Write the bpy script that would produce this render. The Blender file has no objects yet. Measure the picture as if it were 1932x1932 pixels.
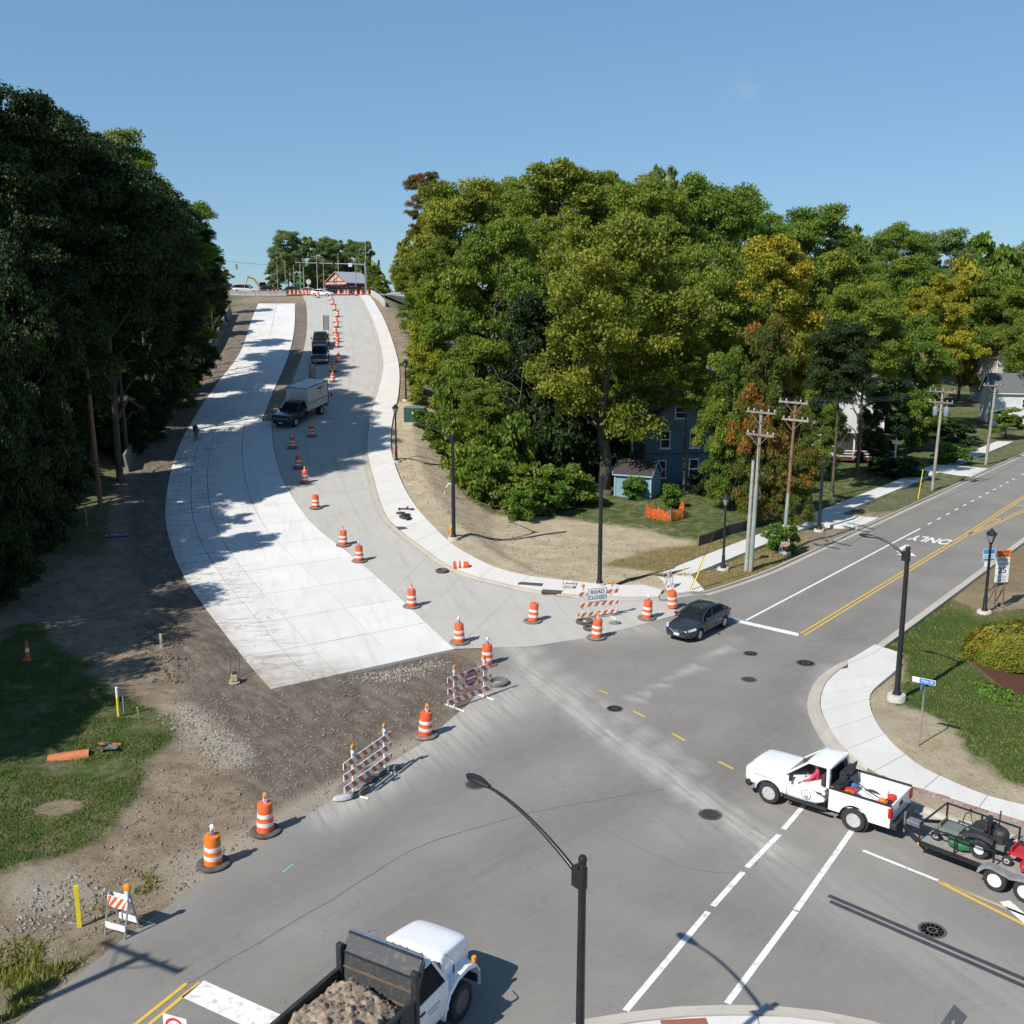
import bpy, bmesh, math, random
import numpy as np
from mathutils import Vector, Matrix
random.seed(7); RNG = np.random.default_rng(7)
R = math.radians
SC = bpy.context.scene
COL = SC.collection
# ------------------------------------------------------------------ camera
CAM_H, PITCH = 17.0, R(11.3)
cam_d = bpy.data.cameras.new('camera'); cam = bpy.data.objects.new('camera', cam_d); COL.objects.link(cam)
cam.location = (0, 0, CAM_H); cam.rotation_euler = (R(90) - PITCH, 0, 0)
cam_d.sensor_width = 36; cam_d.lens = 36.0; cam_d.clip_start = .5; cam_d.clip_end = 9000
SC.camera = cam
# ------------------------------------------------------------------ sky, sun, exposure
SUN_EL, SUN_AZ = R(43.5), R(46)          # shadows fall towards heading 46 degrees
w = bpy.data.worlds.new('World'); SC.world = w; w.use_nodes = True
nt = w.node_tree; nt.nodes.clear()
sky = nt.nodes.new('ShaderNodeTexSky'); sky.sky_type = 'NISHITA'; sky.sun_disc = False
sky.sun_elevation = SUN_EL; sky.sun_rotation = R(180) + SUN_AZ
sky.altitude = 250; sky.air_density = 1.0; sky.dust_density = 0.06; sky.ozone_density = 4.5
bg = nt.nodes.new('ShaderNodeBackground'); bg.inputs[1].default_value = .15
out = nt.nodes.new('ShaderNodeOutputWorld')
# one small wisp of cloud, high on the right
tc = nt.nodes.new('ShaderNodeTexCoord'); mp = nt.nodes.new('ShaderNodeMapping')
nz = nt.nodes.new('ShaderNodeTexNoise'); nz.inputs['Scale'].default_value = 26; nz.inputs['Detail'].default_value = 6
nt.links.new(tc.outputs['Generated'], mp.inputs[0]); mp.inputs['Scale'].default_value = (1, 1, 1.8); nt.links.new(mp.outputs[0], nz.inputs[0])
def vdot(v, k):
    n = nt.nodes.new('ShaderNodeVectorMath'); n.operation = 'DISTANCE'; n.inputs[1].default_value = v; nt.links.new(tc.outputs['Generated'], n.inputs[0])
    m = nt.nodes.new('ShaderNodeMapRange'); m.inputs[1].default_value = 0; m.inputs[2].default_value = k; m.inputs[3].default_value = 1; m.inputs[4].default_value = 0
    nt.links.new(n.outputs['Value'], m.inputs[0]); return m
d = Vector(((1392-966)/1932, math.cos(PITCH)+(966-182)/1932*math.sin(PITCH), -math.sin(PITCH)+(966-182)/1932*math.cos(PITCH))).normalized()
mk = vdot(d, .024)
mul = nt.nodes.new('ShaderNodeMath'); mul.operation = 'MULTIPLY'; nt.links.new(mk.outputs[0], mul.inputs[0])
rp = nt.nodes.new('ShaderNodeMapRange'); rp.inputs[1].default_value = .42; rp.inputs[2].default_value = .75; nt.links.new(nz.outputs[0], rp.inputs[0]); nt.links.new(rp.outputs[0], mul.inputs[1])
mxs = nt.nodes.new('ShaderNodeMixRGB'); mxs.inputs[2].default_value = (3.4, 3.6, 3.8, 1)
m2 = nt.nodes.new('ShaderNodeMath'); m2.operation = 'MULTIPLY'; m2.inputs[1].default_value = .30; nt.links.new(mul.outputs[0], m2.inputs[0])
nt.links.new(m2.outputs[0], mxs.inputs[0])
gm = nt.nodes.new('ShaderNodeGamma'); gm.inputs[1].default_value = .53; nt.links.new(sky.outputs[0], gm.inputs[0])      # softer sky gradient, the same in every direction
tn = nt.nodes.new('ShaderNodeMixRGB'); tn.blend_type = 'MULTIPLY'; tn.inputs[0].default_value = 1; tn.inputs[2].default_value = (.80, 1.13, 1.42, 1); nt.links.new(gm.outputs[0], tn.inputs[1]); nt.links.new(tn.outputs[0], mxs.inputs[1])
nt.links.new(mxs.outputs[0], bg.inputs[0]); nt.links.new(bg.outputs[0], out.inputs[0])
sd = bpy.data.lights.new('sun', 'SUN'); sd.energy = 5.0; sd.angle = R(.53); sd.color = (1, .945, .86)
sun = bpy.data.objects.new('sun', sd); COL.objects.link(sun)
ldir = Vector((math.sin(SUN_AZ)*math.cos(SUN_EL), math.cos(SUN_AZ)*math.cos(SUN_EL), -math.sin(SUN_EL)))
sun.rotation_euler = ldir.to_track_quat('-Z', 'Y').to_euler(); sun.location = (-60, -60, 80)
SC.view_settings.view_transform = 'Standard'; SC.view_settings.look = 'None'
SC.view_settings.exposure = 0.28; SC.view_settings.gamma = 1
SC.render.engine = 'CYCLES'
SC.cycles.max_bounces = 6; SC.cycles.diffuse_bounces = 2; SC.cycles.transparent_max_bounces = 8

# ------------------------------------------------------------------ helpers
def tag(o, label=None, cat=None, group=None, kind=None):
    if label: o['label'] = label
    if cat: o['category'] = cat
    if group: o['group'] = group
    if kind: o['kind'] = kind
    return o
def empty(name, loc=(0, 0, 0), heading=0., label=None, cat=None, group=None, rot=None):
    o = bpy.data.objects.new(name, None); COL.objects.link(o); o.empty_display_size = .2
    o.location = loc
    o.rotation_euler = rot if rot is not None else (0, 0, heading)
    return tag(o, label, cat, group)
def hd(deg): return R(90 - deg)            # compass-like heading (from +y, clockwise) -> z rotation of a +x facing thing
def mkobj(name, me, m, parent=None, smooth=None, bevel=0):
    o = bpy.data.objects.new(name, me); COL.objects.link(o)
    if m is not None:
        ms = m if isinstance(m, (list, tuple)) else [m]
        if not len(me.materials):
            for k in ms: me.materials.append(k)
    if smooth:
        me.polygons.foreach_set('use_smooth', [True]*len(me.polygons)); me.set_sharp_from_angle(angle=R(smooth))
    if bevel:
        b = o.modifiers.new('bevel', 'BEVEL'); b.width = bevel; b.segments = 2; b.limit_method = 'ANGLE'; b.angle_limit = R(40)
    if parent: o.parent = parent
    return o
class MB:
    def __init__(s): s.v = []; s.f = []; s.m = []; s.cur = 0
    def add(s, V, F):
        k = len(s.v); s.v += [tuple(p) for p in V]; s.f += [tuple(i+k for i in f) for f in F]; s.m += [s.cur]*len(F); return s
    def box(s, c, d, rz=0, M=None):
        x, y, z = d[0]/2, d[1]/2, d[2]/2
        V = [(-x,-y,-z),(x,-y,-z),(x,y,-z),(-x,y,-z),(-x,-y,z),(x,-y,z),(x,y,z),(-x,y,z)]
        if M is None: M = Matrix.Rotation(rz, 3, 'Z')
        V = [M @ Vector(p) + Vector(c) for p in V]
        return s.add(V, [(3,2,1,0),(4,5,6,7),(0,1,5,4),(1,2,6,5),(2,3,7,6),(3,0,4,7)])
    def beam(s, p, q, wd, hg, up=(0,0,1)):
        p, q = Vector(p), Vector(q); x = (q-p).normalized(); u = Vector(up)
        if abs(x.dot(u)) > .99: u = Vector((0,1,0))
        y = u.cross(x).normalized(); z = x.cross(y)
        M = Matrix((x, y, z)).transposed()
        return s.box((p+q)/2, ((q-p).length, wd, hg), M=M)
    def cyl(s, p, q, r1, r2=None, n=12, caps=True):
        if r2 is None: r2 = r1
        p, q = Vector(p), Vector(q); a = (q-p).normalized(); u = Vector((0,0,1)) if abs(a.z) < .9 else Vector((1,0,0))
        x = a.cross(u).normalized(); y = a.cross(x)
        V = []
        for c, r in ((p, r1), (q, r2)):
            for i in range(n):
                t = 2*math.pi*i/n; V.append(c + x*(r*math.cos(t)) + y*(r*math.sin(t)))
        F = [((i+1)%n, i, n+i, n+(i+1)%n) for i in range(n)]
        if caps: F += [tuple(range(n)), tuple(reversed(range(n, 2*n)))]
        return s.add(V, F)
    def tube(s, pts, r, n=8, r2=None):
        pts = [Vector(p) for p in pts]; V = []; F = []; N = len(pts)
        for k, p in enumerate(pts):
            a = (pts[min(k+1, N-1)] - pts[max(k-1, 0)]).normalized(); u = Vector((0,0,1)) if abs(a.z) < .95 else Vector((1,0,0))
            x = a.cross(u).normalized(); y = a.cross(x); rr = r if r2 is None else r+(r2-r)*k/(N-1)
            for i in range(n):
                t = 2*math.pi*i/n; V.append(p + x*(rr*math.cos(t)) + y*(rr*math.sin(t)))
        for k in range(N-1):
            for i in range(n): F.append((k*n+(i+1)%n, k*n+i, (k+1)*n+i, (k+1)*n+(i+1)%n))
        F += [tuple(range(n)), tuple(reversed(range((N-1)*n, N*n)))]
        return s.add(V, F)
    def lathe(s, prof, c=(0,0,0), n=20, M=None, close=False):
        V = []; F = []; K = len(prof)
        for r, z in prof:
            for i in range(n):
                t = 2*math.pi*i/n; p = Vector((r*math.cos(t), r*math.sin(t), z))
                if M is not None: p = M @ p
                V.append(p + Vector(c))
        for k in range(K if close else K-1):
            a, b = k*n, ((k+1) % K)*n
            for i in range(n): F.append((a+i, a+(i+1)%n, b+(i+1)%n, b+i))
        if not close:
            if prof[0][0] > 1e-6: F.append(tuple(reversed(range(n))))
            if prof[-1][0] > 1e-6: F.append(tuple(range((K-1)*n, K*n)))
        return s.add(V, F)
    def prism(s, poly, z0, z1, M=None):
        n = len(poly); V = [Vector((x, y, z0)) for x, y in poly] + [Vector((x, y, z1)) for x, y in poly]
        if M is not None: V = [M @ p for p in V]
        return s.add(V, [tuple(reversed(range(n))), tuple(range(n, 2*n))] + [(i, (i+1)%n, n+(i+1)%n, n+i) for i in range(n)])
    def poly(s, pts): return s.add(pts, [tuple(range(len(pts)))])
    def loft(s, secs, close=True, caps=True):
        n = len(secs[0]); V = [p for c in secs for p in c]; F = []
        for k in range(len(secs)-1):
            for i in range(n if close else n-1): F.append((k*n+i, k*n+(i+1)%n, (k+1)*n+(i+1)%n, (k+1)*n+i))
        if caps: F += [tuple(reversed(range(n))), tuple(range((len(secs)-1)*n, len(secs)*n))]
        return s.add(V, F)
    def mesh(s, name):
        me = bpy.data.meshes.new(name); me.from_pydata(s.v, [], s.f)
        if any(s.m): me.polygons.foreach_set('material_index', s.m)
        me.validate(); me.update(); return me
    def build(s, name, m=None, parent=None, smooth=None, bevel=0):
        return mkobj(name, s.mesh(name), m, parent, smooth, bevel)
def children(o): return [c for c in bpy.data.objects if c.parent == o]
def copy_tree(o, parent=None, kids=None):
    c = o.copy(); COL.objects.link(c); c.parent = parent
    for ch in o.children: copy_tree(ch, c)
    return c
def rotx90(): return Matrix.Rotation(R(90), 3, 'X')

# ------------------------------------------------------------------ materials
MATS = {}
def nmat(name):
    m = bpy.data.materials.new(name); m.use_nodes = True; t = m.node_tree; t.nodes.clear()
    o = t.nodes.new('ShaderNodeOutputMaterial'); b = t.nodes.new('ShaderNodeBsdfPrincipled'); t.links.new(b.outputs[0], o.inputs[0])
    MATS[name] = m; return m, t, b
class NT:
    def __init__(s, t): s.t = t; s.tc = t.nodes.new('ShaderNodeTexCoord')
    def co(s, scale=(1,1,1), rz=0, src='Object'):
        m = s.t.nodes.new('ShaderNodeMapping'); m.vector_type = 'TEXTURE'; m.inputs['Scale'].default_value = [1/q for q in scale]; m.inputs['Rotation'].default_value = (0,0,rz)
        s.t.links.new(s.tc.outputs[src], m.inputs[0]); return m.outputs[0]
    def noise(s, sc, det=4, rough=.6, vec=None, dist=0):
        n = s.t.nodes.new('ShaderNodeTexNoise'); n.inputs['Scale'].default_value = sc; n.inputs['Detail'].default_value = det; n.inputs['Roughness'].default_value = rough; n.inputs['Distortion'].default_value = dist
        s.t.links.new(vec if vec else s.tc.outputs['Object'], n.inputs[0]); return n.outputs[0]
    def voro(s, sc, vec=None, feat='F1'):
        n = s.t.nodes.new('ShaderNodeTexVoronoi'); n.inputs['Scale'].default_value = sc; n.feature = feat
        s.t.links.new(vec if vec else s.tc.outputs['Object'], n.inputs[0]); return n.outputs[0]
    def rng(s, v, a, b, c=0, d=1):
        m = s.t.nodes.new('ShaderNodeMapRange'); m.inputs[1].default_value = a; m.inputs[2].default_value = b; m.inputs[3].default_value = c; m.inputs[4].default_value = d
        s.t.links.new(v, m.inputs[0]); return m.outputs[0]
    def mix(s, f, a, b, mode='MIX'):
        m = s.t.nodes.new('ShaderNodeMixRGB'); m.blend_type = mode
        for i, q in ((0, f), (1, a), (2, b)):
            if isinstance(q, (int, float)): m.inputs[i].default_value = q if i == 0 else (q, q, q, 1)
            elif isinstance(q, tuple): m.inputs[i].default_value = (*q[:3], 1)
            else: s.t.links.new(q, m.inputs[i])
        return m.outputs[0]
    def math(s, op, a, b=0):
        m = s.t.nodes.new('ShaderNodeMath'); m.operation = op
        for i, q in ((0, a), (1, b)):
            if isinstance(q, (int, float)): m.inputs[i].default_value = q
            else: s.t.links.new(q, m.inputs[i])
        return m.outputs[0]
    def attr(s, n):
        a = s.t.nodes.new('ShaderNodeAttribute'); a.attribute_name = n; return a.outputs['Fac']
    def rand(s): return s.t.nodes.new('ShaderNodeObjectInfo').outputs['Random']
    def bump(s, h, b, strength=.4, dist=.02):
        n = s.t.nodes.new('ShaderNodeBump'); n.inputs['Strength'].default_value = strength; n.inputs['Distance'].default_value = dist
        s.t.links.new(h, n.inputs['Height']); s.t.links.new(n.outputs[0], b.inputs['Normal'])
def pm(name, c, c2=None, sc=4., rough=.6, metal=0., bump=0., spec=.5, det=4, coat=0, contrast=(.35, .65), src='Object', emis=None):
    if name in MATS: return MATS[name]
    m, t, b = nmat(name); n = NT(t)
    b.inputs['Roughness'].default_value = rough; b.inputs['Metallic'].default_value = metal; b.inputs['Specular IOR Level'].default_value = spec
    if coat: b.inputs['Coat Weight'].default_value = coat; b.inputs['Coat Roughness'].default_value = .05
    if c2 is None: c2 = tuple(x*.86 for x in c)
    nz = n.noise(sc, det, vec=n.co(src=src))
    t.links.new(n.mix(n.rng(nz, *contrast), c, c2), b.inputs['Base Color'])
    if bump: n.bump(n.noise(sc*6, 4, vec=n.co(src=src)), b, bump, .02)
    if emis: b.inputs['Emission Color'].default_value = (*c, 1); b.inputs['Emission Strength'].default_value = emis
    return m
# ------------------------------------------------------------------ terrain shape
PY = np.array([-50,52,60,68,76,90,105,118,130,150,170,190,205,217,235,6000.])
PZ = np.array([0,0,.25,.9,1.8,3.4,5.6,7.7,9.6,12.8,15.6,17.9,19.1,19.6,19.8,19.8])
_yy = np.arange(-60, 320, .5); _zz = np.interp(_yy, PY, PZ)
for _ in range(30): _zz[1:-1] = (_zz[:-2] + 2*_zz[1:-1] + _zz[2:])/4
def zr(y): return np.interp(y, _yy, _zz)
SLAB_L = [(-10.9,43.9),(-12.74,47.2),(-15.76,52.96),(-18.73,58.55),(-21.0,63.0),(-23.42,68.45),(-25.7,74.3),(-27.52,80.16),(-30.1,90),(-32.07,100),(-34.2,116.2),(-36.5,138.8),(-41.6,166.6),(-45.63,187.8)]
SLAB_R = [(-2.9,49.5),(-6.23,57.25),(-7.59,60.31),(-10.75,66.42),(-14.49,73.02),(-18.7,83.4),(-22.07,94.35),(-24.6,104.5)]
SLAB_R2 = [(-25.6,104.5),(-27.1,116.23),(-28.33,126.86),(-30.32,142.14),(-33.52,160.51),(-38.96,187.83)]
OLD_L2 = [(-24.6,104.5),(-25.4,116),(-26.6,127),(-28.5,142),(-31.6,160.5),(-37.0,187.8),(-40.5,203),(-43.2,216)]
KERB_L = [(8.6,57.9),(6.24,57.9),(2.87,58.5),(.48,59.7),(-.9,60.81),(-2.72,62.12),(-4.43,64.37),(-5.85,67.1),(-8.07,71.36),(-9.55,75.02),(-11.69,84.7),(-13.53,94.33),(-14.75,106.2),(-15.69,122.3),(-16.47,131.2),(-18.12,142.1),(-21.34,160.5),(-26.0,184.7),(-30.78,209.4)]
WALK_O = [(9.4,60.3),(6.3,60.2),(3.6,61.0),(1.3,61.8),(-.5,63.0),(-1.9,64.68),(-3.0,66.4),(-4.08,68.29),(-6.45,74.31),(-8.0,79.2),(-9.38,84.75),(-11.23,94.33),(-12.16,103.7),(-12.77,115.6),(-14.18,129.7),(-16.43,143.9),(-20.05,164.2),(-24.02,184.7),(-28.7,209.4)]
_xl = np.array([(-7,36.0)]+SLAB_L+[(-51,217),(-53,230),(-53,6000)]); _xr = np.array([(10,30),(10,58)]+[(x, y) for x, y in WALK_O[1:]]+[(-30,217),(-30,6000)])
def sstep(a, b, x):
    t = np.clip((x-a)/(b-a), 0, 1); return t*t*(3-2*t)
def vn(x, y, s, seed=0):
    x = np.asarray(x, float)/s; y = np.asarray(y, float)/s
    i = np.floor(x); j = np.floor(y); fx = x-i; fy = y-j; fx = fx*fx*(3-2*fx); fy = fy*fy*(3-2*fy)
    def h(a, b):
        q = np.sin(a*127.1+b*311.7+seed*74.7)*43758.5453; return q-np.floor(q)
    return (h(i,j)*(1-fx)+h(i+1,j)*fx)*(1-fy)+(h(i,j+1)*(1-fx)+h(i+1,j+1)*fx)*fy
def fbm(x, y, s, o=4, seed=0): return sum(vn(x, y, s/2**k, seed+k)*.5**k for k in range(o))/(2-.5**(o-1))
def sdf(x, y, poly):
    x = np.asarray(x, float); y = np.asarray(y, float); d = np.full(x.shape, 1e9); ins = np.zeros(x.shape, bool)
    n = len(poly)
    for k in range(n):
        ax, ay = poly[k]; bx, by = poly[(k+1)%n]; ex, ey = bx-ax, by-ay
        t = np.clip(((x-ax)*ex+(y-ay)*ey)/(ex*ex+ey*ey+1e-12), 0, 1)
        d = np.minimum(d, np.hypot(x-ax-t*ex, y-ay-t*ey))
        c = ((ay > y) != (by > y)) & (x < ex*(y-ay)/(ey if abs(ey) > 1e-12 else 1e-12)+ax)
        ins ^= c
    return np.where(ins, -d, d)
def dline(x, y, pl):
    d = np.full(np.shape(x), 1e9)
    for (ax, ay), (bx, by) in zip(pl, pl[1:]):
        ex, ey = bx-ax, by-ay; t = np.clip(((x-ax)*ex+(y-ay)*ey)/(ex*ex+ey*ey), 0, 1)
        d = np.minimum(d, np.hypot(x-ax-t*ex, y-ay-t*ey))
    return d
def mound(x, y, cx, cy, rx, ry, h): return h*np.exp(-(((x-cx)/rx)**2+((y-cy)/ry)**2))
def gp(u, v, z=0.):
    a, b = (u-966)/1932, (966-v)/1932
    d = Vector((a, math.cos(PITCH)+b*math.sin(PITCH), -math.sin(PITCH)+b*math.cos(PITCH)))
    return Vector((0, 0, CAM_H)) + d*((z-CAM_H)/d.z)
def P2(L, z=0.): return [tuple(gp(u, v, z)[:2]) for u, v in L]

S38, C38 = math.sin(R(38.4)), math.cos(R(38.4))
LK0 = (18.36, 66.16)                                   # a point of the far street's left kerb
def along(p, s, off=0): return (p[0]+S38*s+C38*off, p[1]+C38*s-S38*off)
RK0 = (18.19, 49.55)
ASPH = [(-34,-20),(-21,6),(-14.2,17),(-11.8,22.3),(-10.65,25.3),(-9.17,28.5),(-6.14,33.7),(-3.5,38.25),(-1.9,42.2),(-1.3,44.6),(-1.1,47.0),(-1.4,50.2),(1,58.6),(6.2,58.3),(8.6,58.3),(10.6,58.9),(14.2,61.7),LK0]+[along(LK0, s) for s in (40, 90, 160, 300)]+[along(LK0, 300, 10.3), along(LK0, 160, 10.3), along(LK0, 60, 10.3), (21.29,53.43),(18.19,49.55)]
CORNER = [(17.4,48.6)]+P2([(1589.5,1248.8),(1542.5,1281.6),(1522.6,1326),(1533,1368),(1573,1429),(1640,1490),(1720.6,1535.6),(1753,1548)])
CORNER += [(CORNER[-1][0]+.77*k, CORNER[-1][1]-.64*k) for k in (5, 25, 60)]
ASPH = ASPH + CORNER + [(40,-30)]
CORR = SLAB_L + [(-51,217),(-30.78,213)] + WALK_O[::-1] + [(8.6,57.8)] + [(1,50),(-2.9,49.5)]
SLABFRONT = [(-2.9,49.5),(-8.2,46.2),(-10.9,43.9)]
APRON = [(-7.9,46.2),(-2.95,49.45),(-1.2,48.4),(-1.4,44.5),(-3.9,41),(-6.8,42)]
def Hraw(x, y):
    x = np.asarray(x, float); y = np.asarray(y, float); z0 = zr(y)
    dl = np.interp(y, _xl[:,1], _xl[:,0]) - x; dr = x - np.interp(y, _xr[:,1], _xr[:,0])
    q = -26.8 - (C38*x - S38*y)                        # distance left of the far street's kerb
    zlow = np.clip(.022*(q-4), 0, 9) + .16*np.clip(q-30, 0, 75)*sstep(80, 105, y)
    zlow = np.minimum(zlow, np.maximum(z0, 14))
    zlow = zlow*sstep(0, 4, q)
    fall = z0 - .42*np.clip(dr-2.2, 0, 99)
    rt = np.maximum(fall, zlow); rt = np.where(dr > 60, np.maximum(rt, zlow), rt)
    bank = 7.0*sstep(3.6, 17, dl)*sstep(74, 100, y)*(1-sstep(150, 200, y)*.75)
    lf = z0*np.where(y < 300, 1, 1) + bank
    z = np.where(dr > 0, rt, np.where(dl > 0, lf, z0))
    # apron dug out in front of the new slab, heaps of soil and rubble at the left
    z = z - .2*sstep(.3, -.5, sdf(x, y, APRON))
    return z
def H(x, y):
    z = Hraw(x, y); x = np.asarray(x, float); y = np.asarray(y, float)
    near = (y < 130)
    off = np.minimum(sdf(x, y, ASPH), sdf(x, y, CORR))
    a = sstep(.15, 1.6, off)*near
    z = z + a*((fbm(x, y, 2.2, 5, 3)-.5)*.34 + (fbm(x, y, 9, 3, 9)-.5)*.35)*sstep(400, 120, np.hypot(x, y))
    z = z + mound(x,y,-14.9,48.0,.8,.6,.45)+mound(x,y,-15.5,49.2,1.0,.5,.4)+mound(x,y,-16.2,47.2,.7,.8,.25)+mound(x,y,-13.1,40.6,1.5,1.1,.22)+mound(x,y,-13.6,42.0,.8,.8,.14)
    for rl in ([(-14,22.5),(-9.9,29.2),(-6.2,36.6),(-5.2,41.5)],[(-15.6,23.5),(-11.4,30),(-7.6,37),(-6.6,41.5)],[(-13,36),(-9,40.5),(-7.2,43)],[(-12.2,38.4),(-8.6,41.6)]): z = z - .055*np.exp(-(dline(x, y, rl)/.16)**2)*a
    z = z - .16*np.exp(-(dline(x, y, [(-14.2,28.6),(-12.6,29.9),(-11.6,31.2)])/.3)**2)
    return z
def Hs(x, y): return float(H(np.array([x]), np.array([y]))[0])
_T = np.concatenate([np.linspace(12, 140, 3200), np.linspace(140, 420, 1400)])
def at(u, v, lift=0.):
    """point of the ground seen at (u, v) of the 1932-unit photograph"""
    a, b = (u-966)/1932, (966-v)/1932
    d = np.array([a, math.cos(PITCH)+b*math.sin(PITCH), -math.sin(PITCH)+b*math.cos(PITCH)])
    p = np.array([0, 0, CAM_H])+_T[:, None]*d
    below = p[:, 2] < H(p[:, 0], p[:, 1])
    k = int(np.argmax(below)) if below.any() else len(_T)-1
    q = p[k]; return Vector((q[0], q[1], Hs(q[0], q[1])+lift))
# ------------------------------------------------------------------ ground sheet
def axis(lo, hi, st, far0, far1, g=1.16):
    a = list(np.arange(lo, hi+1e-6, st)); s = st; x = lo
    L = []
    while x > far0: s *= g; x -= s; L.append(x)
    s = st; x = hi; Rr = []
    while x < far1: s *= g; x += s; Rr.append(x)
    return np.array(L[::-1]+a+Rr)
gx = axis(-31, 31, .36, -4000, 4000, 1.13); gy = axis(20, 100, .4, -300, 6000, 1.06)
GX, GY = np.meshgrid(gx, gy); GZ = H(GX, GY)
GZ = GZ - .10*sstep(-.1, -.7, sdf(GX, GY, ASPH)) - .05*sstep(-.3, -1., sdf(GX, GY, CORR))
far = sstep(350, 900, np.hypot(GX, GY)); GZ = GZ*(1-far)+8*far
nx, ny = len(gx), len(gy)
V = np.stack([GX.ravel(), GY.ravel(), GZ.ravel()], 1)
idx = np.arange(nx*ny).reshape(ny, nx)
F = np.stack([idx[:-1,:-1].ravel(), idx[:-1,1:].ravel(), idx[1:,1:].ravel(), idx[1:,:-1].ravel()], 1)
me = bpy.data.meshes.new('ground'); me.from_pydata(V.tolist(), [], F.tolist()); me.update()
GRASS_L = P2([(-260,1330),(-60,1290),(0,1180),(80,1170),(120,1230),(200,1290),(262,1325),(330,1348),(345,1395),(262,1432),(252,1510),(192,1580),(60,1612),(-60,1680),(-300,1850)])
WEEDS = P2([(-60,1830),(80,1770),(190,1740),(250,1690),(330,1640),(345,1655),(260,1740),(130,1850),(20,1930),(-100,1960)])
HOUSE_LAWN = [(1,81),(4,82),(8,79),(11,76.8),(13.5,74.2),(15.2,71.4),(22,79),(40,101),(60,127),(80,170),(40,160),(-2,110),(-6,96),(-4,84)]
DRY_R = P2([(1120,1075),(1200,1045),(1290,1030),(1430,1012),(1445,1025),(1520,990),(1500,1062),(1390,1105),(1310,1128),(1290,1090)])
LAWN_R = P2([(1640,1185),(1790,1130),(1850,1160),(1960,1140),(2300,1150),(2400,1600),(1960,1500),(1850,1440),(1790,1380),(1745,1340),(1700,1330),(1690,1290),(1705,1255)])
MULCH = P2([(1828,1250),(1845,1272),(1880,1303),(1940,1345),(2100,1380),(2100,1260),(1940,1215),(1850,1225)])
def setattr_(me, n, a):
    at_ = me.attributes.new(n, 'FLOAT', 'POINT'); at_.data.foreach_set('value', np.asarray(a, np.float32).ravel())
X, Y = V[:,0], V[:,1]
wob = (fbm(X, Y, 3, 4, 21)-.5)*3.2; wob2 = (fbm(X, Y, 1.2, 3, 31)-.5)*1.6
q_ = -26.8-(C38*X-S38*Y)
gr = sstep(.5, -.4, sdf(X, Y, GRASS_L)+wob*.5+wob2*.4)
gr = gr*(1-.85*sstep(.3, .0, np.hypot((X+15.7)/1.0, (Y-32.8)/.7)-.7+wob2*.4))
gr = np.maximum(gr, .5*sstep(.3, -.6, sdf(X, Y, WEEDS)+wob*1.2+wob2*1.2))
gr = np.maximum(gr, sstep(.6, -.6, sdf(X, Y, HOUSE_LAWN)+wob*.6))
gr = np.maximum(gr, 1.7*sstep(.5, -.6, sdf(X, Y, LAWN_R)+wob*.5+wob2*.3))
far_r = (C38*(X-RK0[0])-S38*(Y-RK0[1]) > 3) & (Y > 66); gr = np.maximum(gr, far_r*.9)
corrd = sdf(X, Y, CORR)
wood = ((Y > 85) & (corrd > 9)) | ((corrd > 4) & (X < -20) & (Y > 66)); gr = np.maximum(gr, .8*wood)
gr = np.maximum(gr, (np.hypot(X, Y) > 300)*.8)
tan = sstep(-4.5, -3, X)*(Y > 58)*sstep(.6, -.6, sdf(X, Y, [(-14,80),(-11,110),(-6,108),(-4,98),(-2,90),(2,82),(6,80),(12,78),(16,72),(20,68),(9,58),(-1,60)])+wob*.5)
tan = np.maximum(tan, ((Y > 66) & (Y < 112) & (X > -14) & (X < 0)).astype(float))
tan = np.maximum(tan, (X > 11)*(Y < 60)*.85)
dry = sstep(.5, -.5, sdf(X, Y, DRY_R)+wob*.4); dry = np.maximum(dry, .7*sstep(.8, -.2, sdf(X, Y, P2([(1760,1110),(1860,1040),(1960,1010),(1990,1140),(1850,1170)]))+wob*.4))
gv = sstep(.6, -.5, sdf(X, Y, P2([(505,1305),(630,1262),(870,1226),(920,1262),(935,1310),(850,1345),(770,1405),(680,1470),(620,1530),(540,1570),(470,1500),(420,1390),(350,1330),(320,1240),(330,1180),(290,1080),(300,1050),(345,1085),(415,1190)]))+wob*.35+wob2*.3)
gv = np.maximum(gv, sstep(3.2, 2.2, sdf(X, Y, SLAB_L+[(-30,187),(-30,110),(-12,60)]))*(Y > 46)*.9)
pale = sstep(.4, -.6, sdf(X, Y, P2([(290,1330),(360,1335),(470,1400),(480,1440),(420,1450),(350,1400)]))+wob*.3)
pale = np.maximum(pale, .75*sstep(.5, -.5, sdf(X, Y, P2([(35,1660),(120,1640),(190,1650),(180,1690),(90,1730),(40,1720)]))+wob*.6))
pale = np.maximum(pale, .8*sstep(.6, -.4, sdf(X, Y, P2([(300,1620),(470,1560),(640,1470),(760,1400),(800,1395),(690,1480),(520,1590),(330,1700)]))+wob*.3))
mu = sstep(.2, -.2, sdf(X, Y, MULCH)+wob2*.15)
for n_, a_ in (('grass', gr*(1-mu)), ('tan', tan), ('dry', dry), ('gravel', gv), ('pale', pale), ('mulch', mu)): setattr_(me, n_, a_)
m, t, b = nmat('ground'); n = NT(t)
b.inputs['Roughness'].default_value = .95; b.inputs['Specular IOR Level'].default_value = .15
f1 = n.noise(.7, 6, .65); f2 = n.noise(4, 6, .7); f3 = n.noise(22, 4, .7); f4 = n.noise(.16, 4, .6)
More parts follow.
